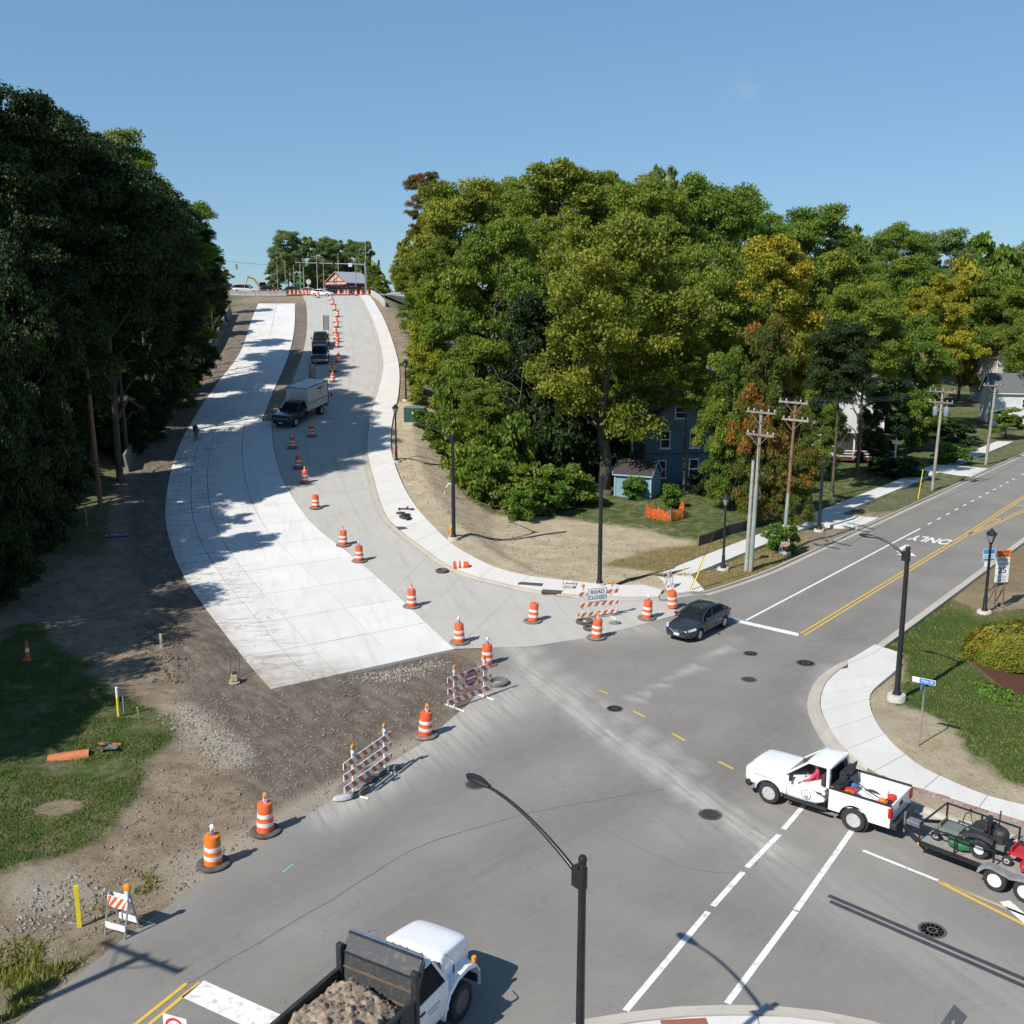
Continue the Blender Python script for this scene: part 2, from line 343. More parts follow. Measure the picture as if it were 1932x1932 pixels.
soil = n.mix(n.rng(f1, .32, .68), (.165,.120,.080), (.400,.325,.230)); soil = n.mix(n.rng(f2, .35, .7), soil, (.21,.165,.115)); soil = n.mix(n.math('MULTIPLY', n.rng(f3, .5, .72), .6), soil, (.42,.35,.26)); soil = n.mix(n.math('MULTIPLY', n.rng(n.noise(1.7, 7, .78), .52, .66), .75), soil, (.095,.068,.045))
tanc = n.mix(n.rng(f1, .35, .65), (.50,.43,.30), (.36,.29,.195)); tanc = n.mix(n.math('MULTIPLY', n.rng(n.noise(9, 5, .75, n.co((1,.35,1), R(20))), .52, .68), .75), tanc, (.17,.115,.07)); tanc = n.mix(n.math('MULTIPLY', n.rng(f3, .5, .7), .4), tanc, (.62,.55,.42))
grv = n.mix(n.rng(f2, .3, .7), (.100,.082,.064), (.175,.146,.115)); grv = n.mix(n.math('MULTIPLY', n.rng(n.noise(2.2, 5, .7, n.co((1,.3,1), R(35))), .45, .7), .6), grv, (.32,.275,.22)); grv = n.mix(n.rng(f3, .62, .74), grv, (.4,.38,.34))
grs = n.mix(n.rng(f1, .3, .7), (.045,.085,.018), (.085,.120,.030)); grs = n.mix(n.math('MULTIPLY', n.rng(f2, .5, .75), .7), grs, (.135,.125,.05)); grs = n.mix(n.rng(f3, .45, .8), grs, (.022,.06,.01))
dryc = n.mix(n.rng(f2, .3, .7), (.26,.19,.115), (.15,.125,.055))
palec = n.mix(n.rng(f3, .35, .65), (.48,.43,.35), (.30,.26,.20))
mulc = n.mix(n.rng(f3, .35, .65), (.075,.033,.02), (.15,.07,.045))
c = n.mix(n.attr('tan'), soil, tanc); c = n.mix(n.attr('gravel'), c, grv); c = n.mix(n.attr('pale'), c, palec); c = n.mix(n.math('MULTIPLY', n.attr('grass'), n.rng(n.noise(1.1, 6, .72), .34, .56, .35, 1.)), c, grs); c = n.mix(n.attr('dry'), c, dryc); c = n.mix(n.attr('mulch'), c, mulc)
t.links.new(c, b.inputs['Base Color'])
n.bump(n.math('ADD', n.noise(7, 6, .75), n.math('MULTIPLY', n.noise(30, 4, .7), .45)), b, .9, .10)
ground = mkobj('ground', me, m, smooth=60); tag(ground, kind='structure')

# ------------------------------------------------------------------ roads
def resample(pl, step=None, n=None):
    P = np.array([p[:2] for p in pl], float); s = np.concatenate([[0], np.cumsum(np.hypot(*np.diff(P, axis=0).T))])
    # light smoothing with Catmull-Rom
    M = max(2, int(s[-1]/.5)); ts = np.linspace(0, s[-1], M)
    def cr(a):
        out_ = []
        for tt in ts:
            k = min(max(int(np.searchsorted(s, tt))-1, 0), len(s)-2); h = s[k+1]-s[k]; u = (tt-s[k])/h
            m0 = (a[k+1]-a[max(k-1,0)])/(s[k+1]-s[max(k-1,0)]); m1 = (a[min(k+2,len(s)-1)]-a[k])/(s[min(k+2,len(s)-1)]-s[k])
            out_.append((2*u**3-3*u*u+1)*a[k]+(u**3-2*u*u+u)*h*m0+(-2*u**3+3*u*u)*a[k+1]+(u**3-u*u)*h*m1)
        return np.array(out_)
    Q = np.stack([cr(P[:,0]), cr(P[:,1])], 1); s = np.concatenate([[0], np.cumsum(np.hypot(*np.diff(Q, axis=0).T))])
    if n is None: n = max(2, int(round(s[-1]/step))+1)
    tt = np.linspace(0, s[-1], n); return np.stack([np.interp(tt, s, Q[:,0]), np.interp(tt, s, Q[:,1])], 1)
def offs(Q, d):
    T = np.gradient(Q, axis=0); T /= np.hypot(T[:,0], T[:,1])[:,None]+1e-9
    return Q + d*np.stack([T[:,1], -T[:,0]], 1)         # +d = to the right of travel
def cut_poly(poly, step, zf, name, m, parent=None):
    bm = bmesh.new(); bm.faces.new([bm.verts.new((x, y, 0)) for x, y in poly])
    bmesh.ops.triangulate(bm, faces=bm.faces[:])
    xs = [p[0] for p in poly]; ys = [p[1] for p in poly]
    lo, hi = max(min(xs), -24), min(max(xs), 48)
    for k in np.arange(lo, hi, step): bmesh.ops.bisect_plane(bm, geom=bm.verts[:]+bm.edges[:]+bm.faces[:], plane_co=(k,0,0), plane_no=(1,0,0))
    lo, hi = max(min(ys), 14), min(max(ys), 90)
    for k in np.arange(lo, hi, step): bmesh.ops.bisect_plane(bm, geom=bm.verts[:]+bm.edges[:]+bm.faces[:], plane_co=(0,k,0), plane_no=(0,1,0))
    me = bpy.data.meshes.new(name); bm.to_mesh(me); bm.free()
    co = np.zeros(len(me.vertices)*3, np.float32); me.vertices.foreach_get('co', co); co = co.reshape(-1, 3); co[:,2] = zf(co[:,0], co[:,1])
    me.vertices.foreach_set('co', co.ravel()); me.update()
    return me, co
def base0(x, y): return np.where(y > 51, Hraw(x, y), 0)
me, co = cut_poly(ASPH, .7, lambda x, y: base0(x, y)+.02, 'asphalt_road', None)
X, Y = co[:,0], co[:,1]
dust = 0*X
DL = [(P2([(955,1205),(1010,1275),(1110,1360),(1230,1445),(1340,1520),(1470,1610)]), .55, 1.0), (P2([(985,1205),(1060,1275),(1190,1365),(1330,1465)]), .3, .6), (P2([(890,1300),(960,1290),(1040,1300)]), 1.6, .6), (P2([(740,1440),(860,1370),(960,1310)]), 1.7, .8), (P2([(620,1540),(700,1490),(790,1420)]), .9, .8),
      (P2([(1190,1325),(1300,1265),(1400,1205)]), .18, .8), (P2([(1100,1200),(1160,1185),(1230,1190)]), 1.2, .6), (P2([(1500,1640),(1700,1760),(1932,1890)]), 1.5, .28), (P2([(1300,1560),(1500,1500),(1700,1600)]), 1.5, .25), (P2([(1560,1260),(1530,1330),(1580,1430)]), .35, .5)]
for pl, wd, k in DL: dust = np.maximum(dust, k*np.exp(-(dline(X, Y, pl)/wd)**2))
wear = 0*X
for pl, wd, k in [(P2([(300,1810),(560,1660),(840,1500),(1050,1400),(1300,1370)]), 1.0, .5), (P2([(600,1900),(800,1700),(1100,1540),(1400,1440),(1560,1300)]), 1.3, .6), (P2([(1330,1540),(1420,1400),(1490,1280),(1640,1150)]), 1.0, .6), (P2([(1250,1690),(1500,1770),(1800,1860)]), 1.0, .5), (P2([(1000,1700),(1150,1760),(1300,1840)]), .9, .4), (P2([(1620,1170),(1800,1040)]), .8, .4), (P2([(1400,1195),(1640,1060),(1830,955)]), 1.3, .5)]:
    wear = np.maximum(wear, k*np.exp(-(dline(X, Y, pl)/wd)**2))
setattr_(me, 'dust', dust); setattr_(me, 'wear', wear)
m, t, b = nmat('asphalt'); n = NT(t); b.inputs['Roughness'].default_value = .88; b.inputs['Specular IOR Level'].default_value = .3
f1 = n.noise(.22, 5, .6); f2 = n.noise(2.5, 5, .7); f3 = n.noise(70, 3, .8); st = n.noise(.9, 6, .7, n.co((1.5,.22,1), R(-38)))
c = n.mix(n.rng(f1, .3, .7), (.200,.187,.168), (.278,.260,.232)); c = n.mix(n.math('MULTIPLY', n.rng(st, .45, .75), .28), c, (.175,.168,.157)); c = n.mix(n.math('MULTIPLY', n.rng(f2, .55, .8), .35), c, (.33,.32,.30))
c = n.mix(n.rng(f3, .3, .75, .0, .5), c, (.185,.18,.175)); c = n.mix(n.math('MULTIPLY', n.math('MULTIPLY', n.attr('wear'), n.rng(n.noise(1.3, 5, .7, n.co((2.2,.25,1), R(-42))), .3, .65, .3, 1.)), .95), c, (.125,.120,.112))
ag = n.noise(15, 2, .8); c = n.mix(n.rng(ag, .35, .62, .0, .30), c, (.145,.138,.126)); c = n.mix(n.rng(ag, .60, .75, .0, .35), c, (.36,.345,.32)); sp = n.noise(5.5, 3, .9); c = n.mix(n.math('MULTIPLY', n.rng(sp, .66, .70), .5), c, (.09,.088,.085))
c = n.mix(n.math('MULTIPLY', n.attr('dust'), n.rng(n.noise(1.6, 5, .7, n.co((2.6,.16,1), R(24))), .34, .60, .30, 1.)), c, (.43,.41,.375))
ck = n.rng(n.math('ABSOLUTE', n.math('SUBTRACT', n.noise(.11, 5, .62, n.co((1,1,1)), .8), .5)), .0022, .0008); c = n.mix(n.math('MULTIPLY', ck, .22), c, (.09,.088,.086))
t.links.new(c, b.inputs['Base Color']); n.bump(n.noise(90, 3, .8), b, .35, .012)
road = mkobj('asphalt_road', me, m); tag(road, kind='structure')

def concrete(name, c1, c2, stain, rough=.85, mud=None, streak=R(-15)):
    m, t, b = nmat(name); n = NT(t); b.inputs['Roughness'].default_value = rough; b.inputs['Specular IOR Level'].default_value = .25
    f1 = n.noise(.35, 5, .6); f2 = n.noise(3, 5, .7); st = n.noise(1.1, 6, .7, n.co((1.6,.12,1), streak))
    c = n.mix(n.rng(f1, .3, .7), c1, c2); c = n.mix(n.rng(n.rand(), 0, 1, 0, .4), c, tuple(q*.9 for q in c2))
    c = n.mix(n.math('MULTIPLY', n.rng(st, .5, .75), .6), c, stain); c = n.mix(n.math('MULTIPLY', n.rng(f2, .58, .78), .35), c, stain)
    if mud:
        sc = n.noise(.8, 7, .75, n.co((.5,1.9,1), R(12)), 1.2); band = n.attr('mud')
        c = n.mix(n.math('MULTIPLY', n.rng(sc, .53, .60), band), c, mud)
        sw = n.rng(n.math('ABSOLUTE', n.math('SUBTRACT', n.noise(.55, 2, .5, n.co((.8,1.5,1), R(25)), 1.0), .5)), .014, .0)
        c = n.mix(n.math('MULTIPLY', n.math('MULTIPLY', sw, band), .75), c, (.16,.15,.14))
        c = n.mix(n.math('MULTIPLY', n.attr('soil'), n.rng(n.noise(2.2, 6, .75), .3, .6, .25, 1.)), c, (.33,.29,.235))
    c = n.mix(n.rng(n.noise(40, 3, .8), .4, .8, 0, .25), c, stain)
    t.links.new(c, b.inputs['Base Color']); n.bump(n.noise(60, 3, .7), b, .15, .008); return m
NEWC = concrete('new_concrete', (.68,.67,.65), (.60,.59,.57), (.46,.44,.41), mud=(.40,.38,.35), streak=R(16))
OLDC = concrete('old_concrete', (.405,.39,.36), (.455,.44,.405), (.31,.285,.245), streak=R(14))
WALKC = concrete('walk_concrete', (.63,.615,.58), (.57,.555,.52), (.50,.48,.44))
KERBC = concrete('kerb_concrete', (.47,.44,.385), (.40,.37,.32), (.27,.235,.19), streak=R(-40))
def panel(name, A, B, lo, hi, zt, thick, m, parent, gap=.012, ms=2):
    """one cast panel between curves A and B (arrays, same length), index range lo..hi, proud of the ground by zt"""
    a = A[lo:hi+1].copy(); b_ = B[lo:hi+1].copy(); K = len(a)
    ta = (a[1]-a[0]); ta = ta/np.hypot(*ta); a[0] += ta*gap; b_[0] += ta*gap; te = a[-1]-a[-2]; te = te/np.hypot(*te); a[-1] -= te*gap; b_[-1] -= te*gap
    rows = []
    for i in range(K):
        g = (b_[i]-a[i]); L = np.hypot(*g); g = g/L
        rows.append([a[i]+g*gap+(b_[i]-a[i]-2*g*gap)*k/ms for k in range(ms+1)])
    Q = np.array(rows).reshape(-1, 2); Z = Hraw(Q[:,0], Q[:,1])+zt
    if ZFLAT: Z = np.where(Q[:,1] < 51, zt, Z)
    W = ms+1; n0 = len(Q)
    V = [(x, y, z) for (x, y), z in zip(Q, Z)] + [(x, y, z-thick) for (x, y), z in zip(Q, Z)]; F = []
    for i in range(K-1):
        for k in range(ms): p = i*W+k; F.append((p, p+1, p+W+1, p+W))
    ring = [k for k in range(W)]+[i*W+ms for i in range(1, K)]+[(K-1)*W+k for k in range(ms-1, -1, -1)]+[i*W for i in range(K-2, 0, -1)]
    for p, q in zip(ring, ring[1:]+ring[:1]): F.append((q, p, p+n0, q+n0))
    me = bpy.data.meshes.new(name); me.from_pydata(V, [], F)
    me.validate(); me.update()
    o = mkobj(name, me, m, parent); return o, me, np.array(V)
ZFLAT = True
def strip(name, Apl, Bpl, nrow, sub, fr, zt, thick, m, parent, gap=.012, mud=None):
    n = nrow*sub+1; A = resample(Apl, n=n); B = resample(Bpl, n=n)
    for r in range(nrow):
        for f0, f1 in zip(fr, fr[1:]):
            o, me, V = panel(name, A+(B-A)*f0, A+(B-A)*f1, r*sub, r*sub+sub, zt, thick, m, parent, gap)
            if mud is not None: setattr_(me, 'mud', mud(V[:,0], V[:,1])); setattr_(me, 'soil', soilf(V[:,0], V[:,1]))
slab_root = tag(empty('new_concrete_pavement', (0,0,0)), kind='structure')
_SL = resample(SLAB_L, n=800); k0 = int(np.argmin(np.abs(_SL[:,1]-104.5)))
def mudf(x, y):
    d = x - np.interp(y, _xl[:,1], _xl[:,0]); return .95*sstep(5.5, 2.0, d+(fbm(x, y, 5, 3, 5)-.5)*3)*sstep(43, 46, y)
def soilf(x, y):
    d = dline(x, y, [(-8.8,45.6),(-10.9,43.9),(-12.2,46.2)]); return np.maximum(sstep(3.2, .2, d+(fbm(x, y, 2, 3, 15)-.5)*1.5), .55*sstep(.9, .1, x-np.interp(y, _xl[:,1], _xl[:,0]))*(y < 80))
strip('slab_panel', _SL[:k0:8].tolist()+[_SL[k0].tolist()], SLAB_R, 13, 4, [0,.2,.34,.67,1], .05, .28, NEWC, slab_root, .020, mudf)
strip('slab_panel', _SL[k0::8].tolist()+[_SL[-1].tolist()], SLAB_R2, 18, 2, [0,.5,1], .05, .28, NEWC, slab_root, .018, mudf)
old_root = tag(empty('old_concrete_pavement', (0,0,0)), kind='structure')
_KL = resample(KERB_L, n=1000)
kk = int(np.argmin(np.abs(_KL[:,1]-104.5))); k1 = int(np.argmin(np.hypot(_KL[:,0]-.48, _KL[:,1]-59.7)))
ko = offs(_KL, -.42)
strip('pavement_panel', SLAB_R, ko[k1:kk:10].tolist()+[ko[kk].tolist()], 11, 4, [.004,.36,.68,1], .032, .2, OLDC, old_root, .008, None)
strip('pavement_panel', OLD_L2, ko[kk::10].tolist()+[(-33.0,216)], 22, 2, [0,.36,.68,1], .032, .2, OLDC, old_root, .010, None)
bm_ = MB(); pts = [(.98,49.1),(-.85,49.6),(-2.85,49.6)]; kq = ko[:k1+1:6][::-1]
poly_ = [(-2.88,49.52),(1.0,49.9),(3.9,51.3),(6.5,53.0),(9.4,55.2),(9.0,57.45)]+[tuple(p) for p in ko[40:k1:30]]+[tuple(ko[k1])]
V_ = [(x, y, float(base0(np.array([x]), np.array([y]))[0])+.03) for x, y in poly_]
cen = (1.2, 54.2); V_.append((*cen, float(base0(np.array([cen[0]]), np.array([cen[1]]))[0])+.03)); NN = len(poly_)
bm_.add(V_, [(i, (i+1)%NN, NN) for i in range(NN)])
bmj = bmesh.new(); mj = bm_.mesh('junction_panel'); bmj.from_mesh(mj)
for k in np.arange(-4, 10, 1.): bmesh.ops.bisect_plane(bmj, geom=bmj.verts[:]+bmj.edges[:]+bmj.faces[:], plane_co=(k,0,0), plane_no=(1,0,0))
for k in np.arange(50, 60, 1.): bmesh.ops.bisect_plane(bmj, geom=bmj.verts[:]+bmj.edges[:]+bmj.faces[:], plane_co=(0,k,0), plane_no=(0,1,0))
for v_ in bmj.verts: v_.co.z = float(base0(np.array([v_.co.x]), np.array([v_.co.y]))[0])+.034
bmesh.ops.recalc_face_normals(bmj, faces=bmj.faces[:]); bmj.to_mesh(mj); bmj.free()
mkobj('junction_panel', mj, OLDC, old_root)

# sidewalks: panels behind kerbs
def kerb(name, pl, side, label=None, step=1.2, gut=.32, zb=None):
    """pl = road-side gutter line; side +1: kerb to the right of travel"""
    Q = resample(pl, step); zf = (lambda x, y: np.where(y > 51, Hraw(x, y), 0)) if zb is None else zb
    prof = [(0,-.05),(0,.036),(gut,.030),(gut+.03,.155),(gut+.18,.16),(gut+.19,-.05)]
    secs = []
    L = [offs(Q, side*p[0]) for p in prof]
    zc = zf(L[2][:,0], L[2][:,1])
    mb = MB(); secs = [[(L[k][i][0], L[k][i][1], zc[i]+prof[k][1]) for k in range(6)] for i in range(len(Q))]
    mb.loft(secs); o = mb.build(name, KERBC); return tag(o, kind='structure')
walk = tag(empty('sidewalk', (0,0,0)), kind='structure')
kerb('kerb', offs(_KL, -.42)[::8].tolist(), +1)
strip('walk_panel', offs(_KL, .1).tolist()[::10], WALK_O, 56, 2, [0,1], .165, .3, WALKC, walk, .012)
# right of the crossing: kerb along the far street and a walk set back from it
kerb('kerb', [(8.6,57.85),(10.0,58.15),(11.4,59.0),(13.0,60.4),(15.2,62.6),(17.2,64.75)]+[along(LK0, s) for s in (3, 20, 60, 130, 290)], -1, gut=.35)
w1 = P2([(1243,1086),(1441,1010)]); w2 = P2([(1287,1091),(1443,1026)])
_a = (np.array(w1[1])-np.array(w1[0])); _a = _a/np.hypot(*_a)
strip('walk_panel', [w1[0], along(w1[0], 14), along(w1[0], 28)], [along(w1[0], 1.0, 1.75), along(w1[0], 15, 1.75), along(w1[0], 29, 1.75)], 10, 2, [0,1], .14, .3, WALKC, walk, .012)
strip('walk_panel', [along(w1[0], 28.1), along(w1[0], 85)], [along(w1[0], 29.1, 1.75), along(w1[0], 86, 1.75)], 19, 2, [0,1], .14, .3, WALKC, walk, .015)
rmp = P2([(1241,1088),(1287,1092),(1326,1136),(1250,1140)]); rm = MB()
rp_ = [(9.45,60.25),(9.5,62.2),(w1[0][0]-.3,w1[0][1]-.1),(along(w1[0], 1.0, 1.75)),(11.7,60.05),(10.2,58.85),(9.0,58.45),(8.75,58.6)]
rm.prism([tuple(p[:2]) for p in rp_][::-1], -.1, .163); o = rm.build('ramp_panel', WALKC, walk)
dw = [along(LK0, 14.5, -.6), along(LK0, 19.5, -.6), along(LK0, 18.5, -5.6), along(LK0, 14.0, -5.6)]
rm = MB(); rm.prism([tuple(p) for p in dw], -.1, .17); rm.build('driveway_panel', WALKC, walk)
dw = [along(LK0, 47, -.6), along(LK0, 53, -.6), along(LK0, 52.5, -6), along(LK0, 47, -6)]
rm = MB(); rm.prism([tuple(p) for p in dw], -.1, .17); rm.build('driveway_panel', WALKC, walk)
# near right corner: kerb, curved walk, brick strip
kc = [along(RK0, s) for s in (280, 120, 60, 25)]+[(21.29,53.43)]+[(18.19,49.55)]+CORNER
kerb('kerb', kc, -1, gut=.34)
walk2 = tag(empty('sidewalk', (0,0,0)), kind='structure')
WO = P2([(1704,1256),(1685.5,1274.6),(1645.6,1309.7),(1640,1328.5),(1650,1363.6),(1678.5,1403.5),(1732.4,1450),(1784,1476),(1863.7,1509.4),(1932,1526.5)]); WO += [(WO[-1][0]+7, WO[-1][1]-5.6), (WO[-1][0]+20, WO[-1][1]-16)]
KC = offs(resample(CORNER, .6), -.55); KC = KC[(KC[:,1] < 46.6)]
WI = [tuple(p) for p in KC if p[1] > 37.0][::3] + P2([(1636,1454.8),(1698,1484),(1777,1507),(1932,1557.5)]); WI += [(WI[-1][0]+7, WI[-1][1]-5.6), (WI[-1][0]+20, WI[-1][1]-16)]
strip('walk_panel', WI, WO, 22, 3, [0,1], .165, .3, WALKC, walk2, .010)
rm = MB(); rm.prism([tuple(p) for p in P2([(1600,1248),(1650,1218),(1704,1235),(1697,1262),(1655,1290),(1600,1262)], .1)][::-1], -.1, .158); rm.build('ramp_panel', WALKC, walk2)
# small island at the bottom edge
ISL = P2([(1108,1927),(1230,1906),(1400,1898),(1530,1906),(1652,1934)]); isl = [(1.0,21.2)]+ISL+[(12.5,19.0),(13,14),(0,14)]
kerb('kerb', [(-.6,19.6),(.9,21.6)]+ISL[1:4]+[(9.4,21.6),(12.5,19.2)], +1)
walk3 = tag(empty('sidewalk', (0,0,0)), kind='structure')
IL = offs(resample([(-.6,19.6),(.9,21.6)]+ISL[1:4]+[(9.4,21.6),(12.5,19.2)], .5), .55)
strip('walk_panel', IL.tolist(), [(1.2,16),(2.5,16.6),(4,17),(6,17),(8,16.8),(10,16)], 6, 3, [0,1], .16, .25, WALKC, walk3)
rm = MB(); rm.box((4.15,21.55,.168), (1.1,.55,.012), rz=R(4)); rm.build('tactile_plate', pm('brick_red', (.33,.10,.07), (.25,.09,.06), 9, .9), walk3)

# brick strip between kerb and walk
br = tag(empty('brick_strip', (0,0,0)), kind='structure'); BRK = [pm('paver_a', (.30,.16,.12), (.24,.15,.12), 8, .9), pm('paver_b', (.38,.27,.22), (.30,.20,.17), 8, .9), pm('paver_c', (.24,.14,.12), (.33,.24,.2), 8, .9)]
ka = offs(resample(CORNER, .2), -.58); ka = ka[(ka[:,1] < 34.6) & (ka[:,1] > 20)]
me_b = []
for k, mm in enumerate(BRK): mb = MB(); mb.box((0,0,0), (.36,.175,.08)); q = mb.mesh('brick'); q.materials.append(mm); me_b.append(q)
d_ = np.array((S38*0+math.cos(R(-39.4)), math.sin(R(-39.4)))); nrm = np.array((-d_[1], d_[0]))
cnt = 0; stuff = MB()
wi_l = np.array(P2([(1636,1454.8),(1698,1484),(1777,1507),(1932,1557.5)]))
o0 = np.array((ka[0][0], ka[0][1]))
for i in range(26):
    for j in range(7):
        p = o0 + d_*(.38*(i+(j%2)*.5)) + nrm*(.1+.195*j)
        if sdf(np.array([p[0]]), np.array([p[1]]), [tuple(ka[0]), tuple(ka[len(ka)//2]), tuple(ka[-1])]+[tuple(x) for x in wi_l[::-1]])[0] < -.07:
            q = bpy.data.objects.new('brick', me_b[random.randrange(3)]); COL.objects.link(q); q.location = (p[0], p[1], .12+random.uniform(-.006,.006)); q.rotation_euler = (random.uniform(-.02,.02), random.uniform(-.02,.02), math.atan2(d_[1], d_[0])+random.uniform(-.02,.02)); q.parent = br
bed = MB(); bed.prism([tuple(p) for p in [ka[0], ka[len(ka)//2], ka[-1]]+[p for p in wi_l[::-1]]][::-1], -.1, .13); bed.build('mortar_bed', pm('mortar', (.28,.25,.21), (.22,.19,.16), 6, .95), br)

# ------------------------------------------------------------------ paint on the asphalt
WHITE = pm('paint_white', (.72,.72,.70), (.40,.39,.37), 4.5, .7, contrast=(.50,.72), det=9)
YELLOW = pm('paint_yellow', (.62,.40,.05), (.45,.31,.08), 3.5, .7, contrast=(.52,.78), det=8)
BLACKT = pm('paint_black', (.032,.036,.045), (.05,.052,.06), 3, .8)
PZL = .030
def line(name, p, q, wd, m=WHITE, z=PZL):
    p, q = Vector(p[:2]), Vector(q[:2]); d = (q-p).normalized(); s = Vector((-d.y, d.x))*wd/2
    mb = MB(); N = max(1, int((q-p).length/8)); pts = [p+(q-p)*k/N for k in range(N+1)]
    V = []
    for a in pts: V += [(*(a+s), z), (*(a-s), z)]
    mb.add(V, [(2*k, 2*k+1, 2*k+3, 2*k+2) for k in range(N)]); return mb.build(name, m, road)
def L2(name, a, b, wd, m=WHITE): return line(name, gp(*a), gp(*b), wd, m)
# far street
wl0 = gp(1408,1171); line('lane_line', wl0, along(wl0, 30.6), .15)
for s in (32.5,35.0,37.5,40,42.5,45,47.5,50,52.5,55,57.5,60,64,68,72,76,80): line('lane_dash', along(wl0, s), along(wl0, s+.9), .15)
line('stop_line', gp(1372,1168), gp(1508,1199), .5)
yl = gp(1512,1199)
for off in (-.14,.14): line('yellow_line', along(yl, 0, off), along(yl, 31, off), .11, YELLOW)
for off in (-.14,.14): line('yellow_line', along(yl, 31, off), Vector(along(yl, 110, -1.2+off)), .11, YELLOW)
for off in (-.14,.14): line('yellow_line', Vector(along(yl, 31, .2+off)), Vector(along(yl, 70, 3.2+off)), .11, YELLOW)
for s in (38, 46, 54): line('yellow_line', Vector(along(yl, s, .1)), Vector(along(yl, s+1.2, .2+(s-31)*.077)), .2, YELLOW)
# crossing lines
L2('crosswalk_line', (1180,1909), (1336,1722), .175); L2('crosswalk_line', (1345,1711), (1402,1647), .175); L2('crosswalk_line', (1409,1638), (1470,1576), .175); L2('crosswalk_line', (1478,1566), (1528,1508), .175)
L2('crosswalk_line', (1372,1895), (1501,1721), .175); L2('crosswalk_line', (1502,1719), (1612,1562), .175)
L2('lane_line', (1628,1606), (1770,1663), .13); L2('yellow_line', (1772,1664), (1932,1727), .07, YELLOW); L2('lane_line', (1790,1672), (1940,1732), .05); L2('yellow_line', (1772,1666), (1990,1775), .12, YELLOW)
for a_, b_ in (((1563,1691),(2000,1878)), ((1566,1702),(2000,1892))): L2('blackout_stripe', a_, b_, .17, BLACKT)
L2('lane_arrow_stem', (1895,1702), (1960,1758), .34)
# lower left street
L2('stop_line', (364,1867), (520,1938), .74)
for a_, b_ in (((352,1857),(180,1995)), ((377,1855),(215,1990))): L2('yellow_line', a_, b_, .11, YELLOW)
for a_, b_ in (((1130,1303),(1147,1310)), ((1195,1343),(1217,1354)), ((1268,1385),(1293,1399)), ((1356,1438),(1383,1452))): L2('guide_dash', a_, b_, .11, YELLOW)
L2('paint_mark', (533,1648), (553,1632), .05, pm('paint_green', (.15,.50,.36), (.25,.45,.36), 9, .8))
def text_mesh(body, size=1., font_scale=(1, 1), bold=0.):
    c = bpy.data.curves.new('t', 'FONT'); c.body = body; c.size = size; c.align_x = 'CENTER'; c.align_y = 'CENTER'; c.resolution_u = 3; c.offset = bold
    o = bpy.data.objects.new('t', c); COL.objects.link(o); bpy.context.view_layer.update()
    me = bpy.data.meshes.new_from_object(o.evaluated_get(bpy.context.evaluated_depsgraph_get())); bpy.data.objects.remove(o)
    co = np.zeros(len(me.vertices)*3, np.float32); me.vertices.foreach_get('co', co); co = co.reshape(-1,3); co[:,0] *= font_scale[0]; co[:,1] *= font_scale[1]; me.vertices.foreach_set('co', co.ravel()); me.update()
    return me
def text(name, body, size, m, parent, loc, rot=(0,0,0), fs=(1,1), bold=0.):
    o = mkobj(name, text_mesh(body, size, fs, bold), m, parent); o.location = loc; o.rotation_euler = rot; return o
oc = gp(1757,1019)
text('road_lettering', 'ONLY', 1.15, WHITE, road, (oc.x, oc.y, PZL), (0, 0, R(180)-R(38.4)), (.95, 2.3), .03)
# left turn arrow: stem with a hooked head
ac = gp(1706,1041); mb = MB()
def ap(s, o): q = along((ac.x, ac.y), s, o); return (q[0], q[1], PZL)
stem = [(2.2,-.45),(.6,-.45),(-.2,-.30),(-.75,.1)]; wd = .17
Vv = []
for k, (s_, o_) in enumerate(stem):
    a_, b_ = stem[max(k-1,0)], stem[min(k+1,3)]; tx, ty = b_[0]-a_[0], b_[1]-a_[1]; L_ = math.hypot(tx, ty); nx_, ny_ = -ty/L_, tx/L_
    Vv += [ap(s_+nx_*wd, o_+ny_*wd), ap(s_-nx_*wd, o_-ny_*wd)]
mb.add(Vv, [(2*k, 2*k+1, 2*k+3, 2*k+2) for k in range(3)]); mb.poly([ap(-1.35,-.15), ap(-.1,.55), ap(-1.0,1.15)][::-1]); mb.build('turn_arrow', WHITE, road)

# paving seams and cracks: thin dark lines with an uneven run
SEAM = pm('seam_tar', (.125,.12,.112), (.17,.162,.15), 6, .9)
def seam(pts, wd, jit=.05):
    Q = resample(P2(pts), .25); Q = Q+np.stack([(fbm(Q[:,0], Q[:,1], .7, 3, 5)-.5), (fbm(Q[:,1], Q[:,0], .7, 3, 9)-.5)], 1)*jit*2; A, B = offs(Q, wd/2), offs(Q, -wd/2); ww = .4+.9*fbm(Q[:,0], Q[:,1], .5, 2, 3)
    A, B = Q+(A-Q)*ww[:,None], Q+(B-Q)*ww[:,None]; mb = MB(); V = []
    for a, b_ in zip(A, B): V += [(a[0], a[1], .0265), (b_[0], b_[1], .0265)]
    mb.add(V, [(2*k, 2*k+1, 2*k+3, 2*k+2) for k in range(len(Q)-1)]); return mb.build('paving_seam', SEAM, road)
seam([(330,1872),(400,1830),(483,1782),(640,1690),(775,1606),(875,1570),(1000,1535),(1132,1510),(1250,1490)], .05)
seam([(1130,1560),(1300,1640),(1420,1650)], .025); seam([(1520,1210),(1580,1208),(1650,1203)], .03, .12); seam([(1600,1212),(1640,1206)], .02, .1);
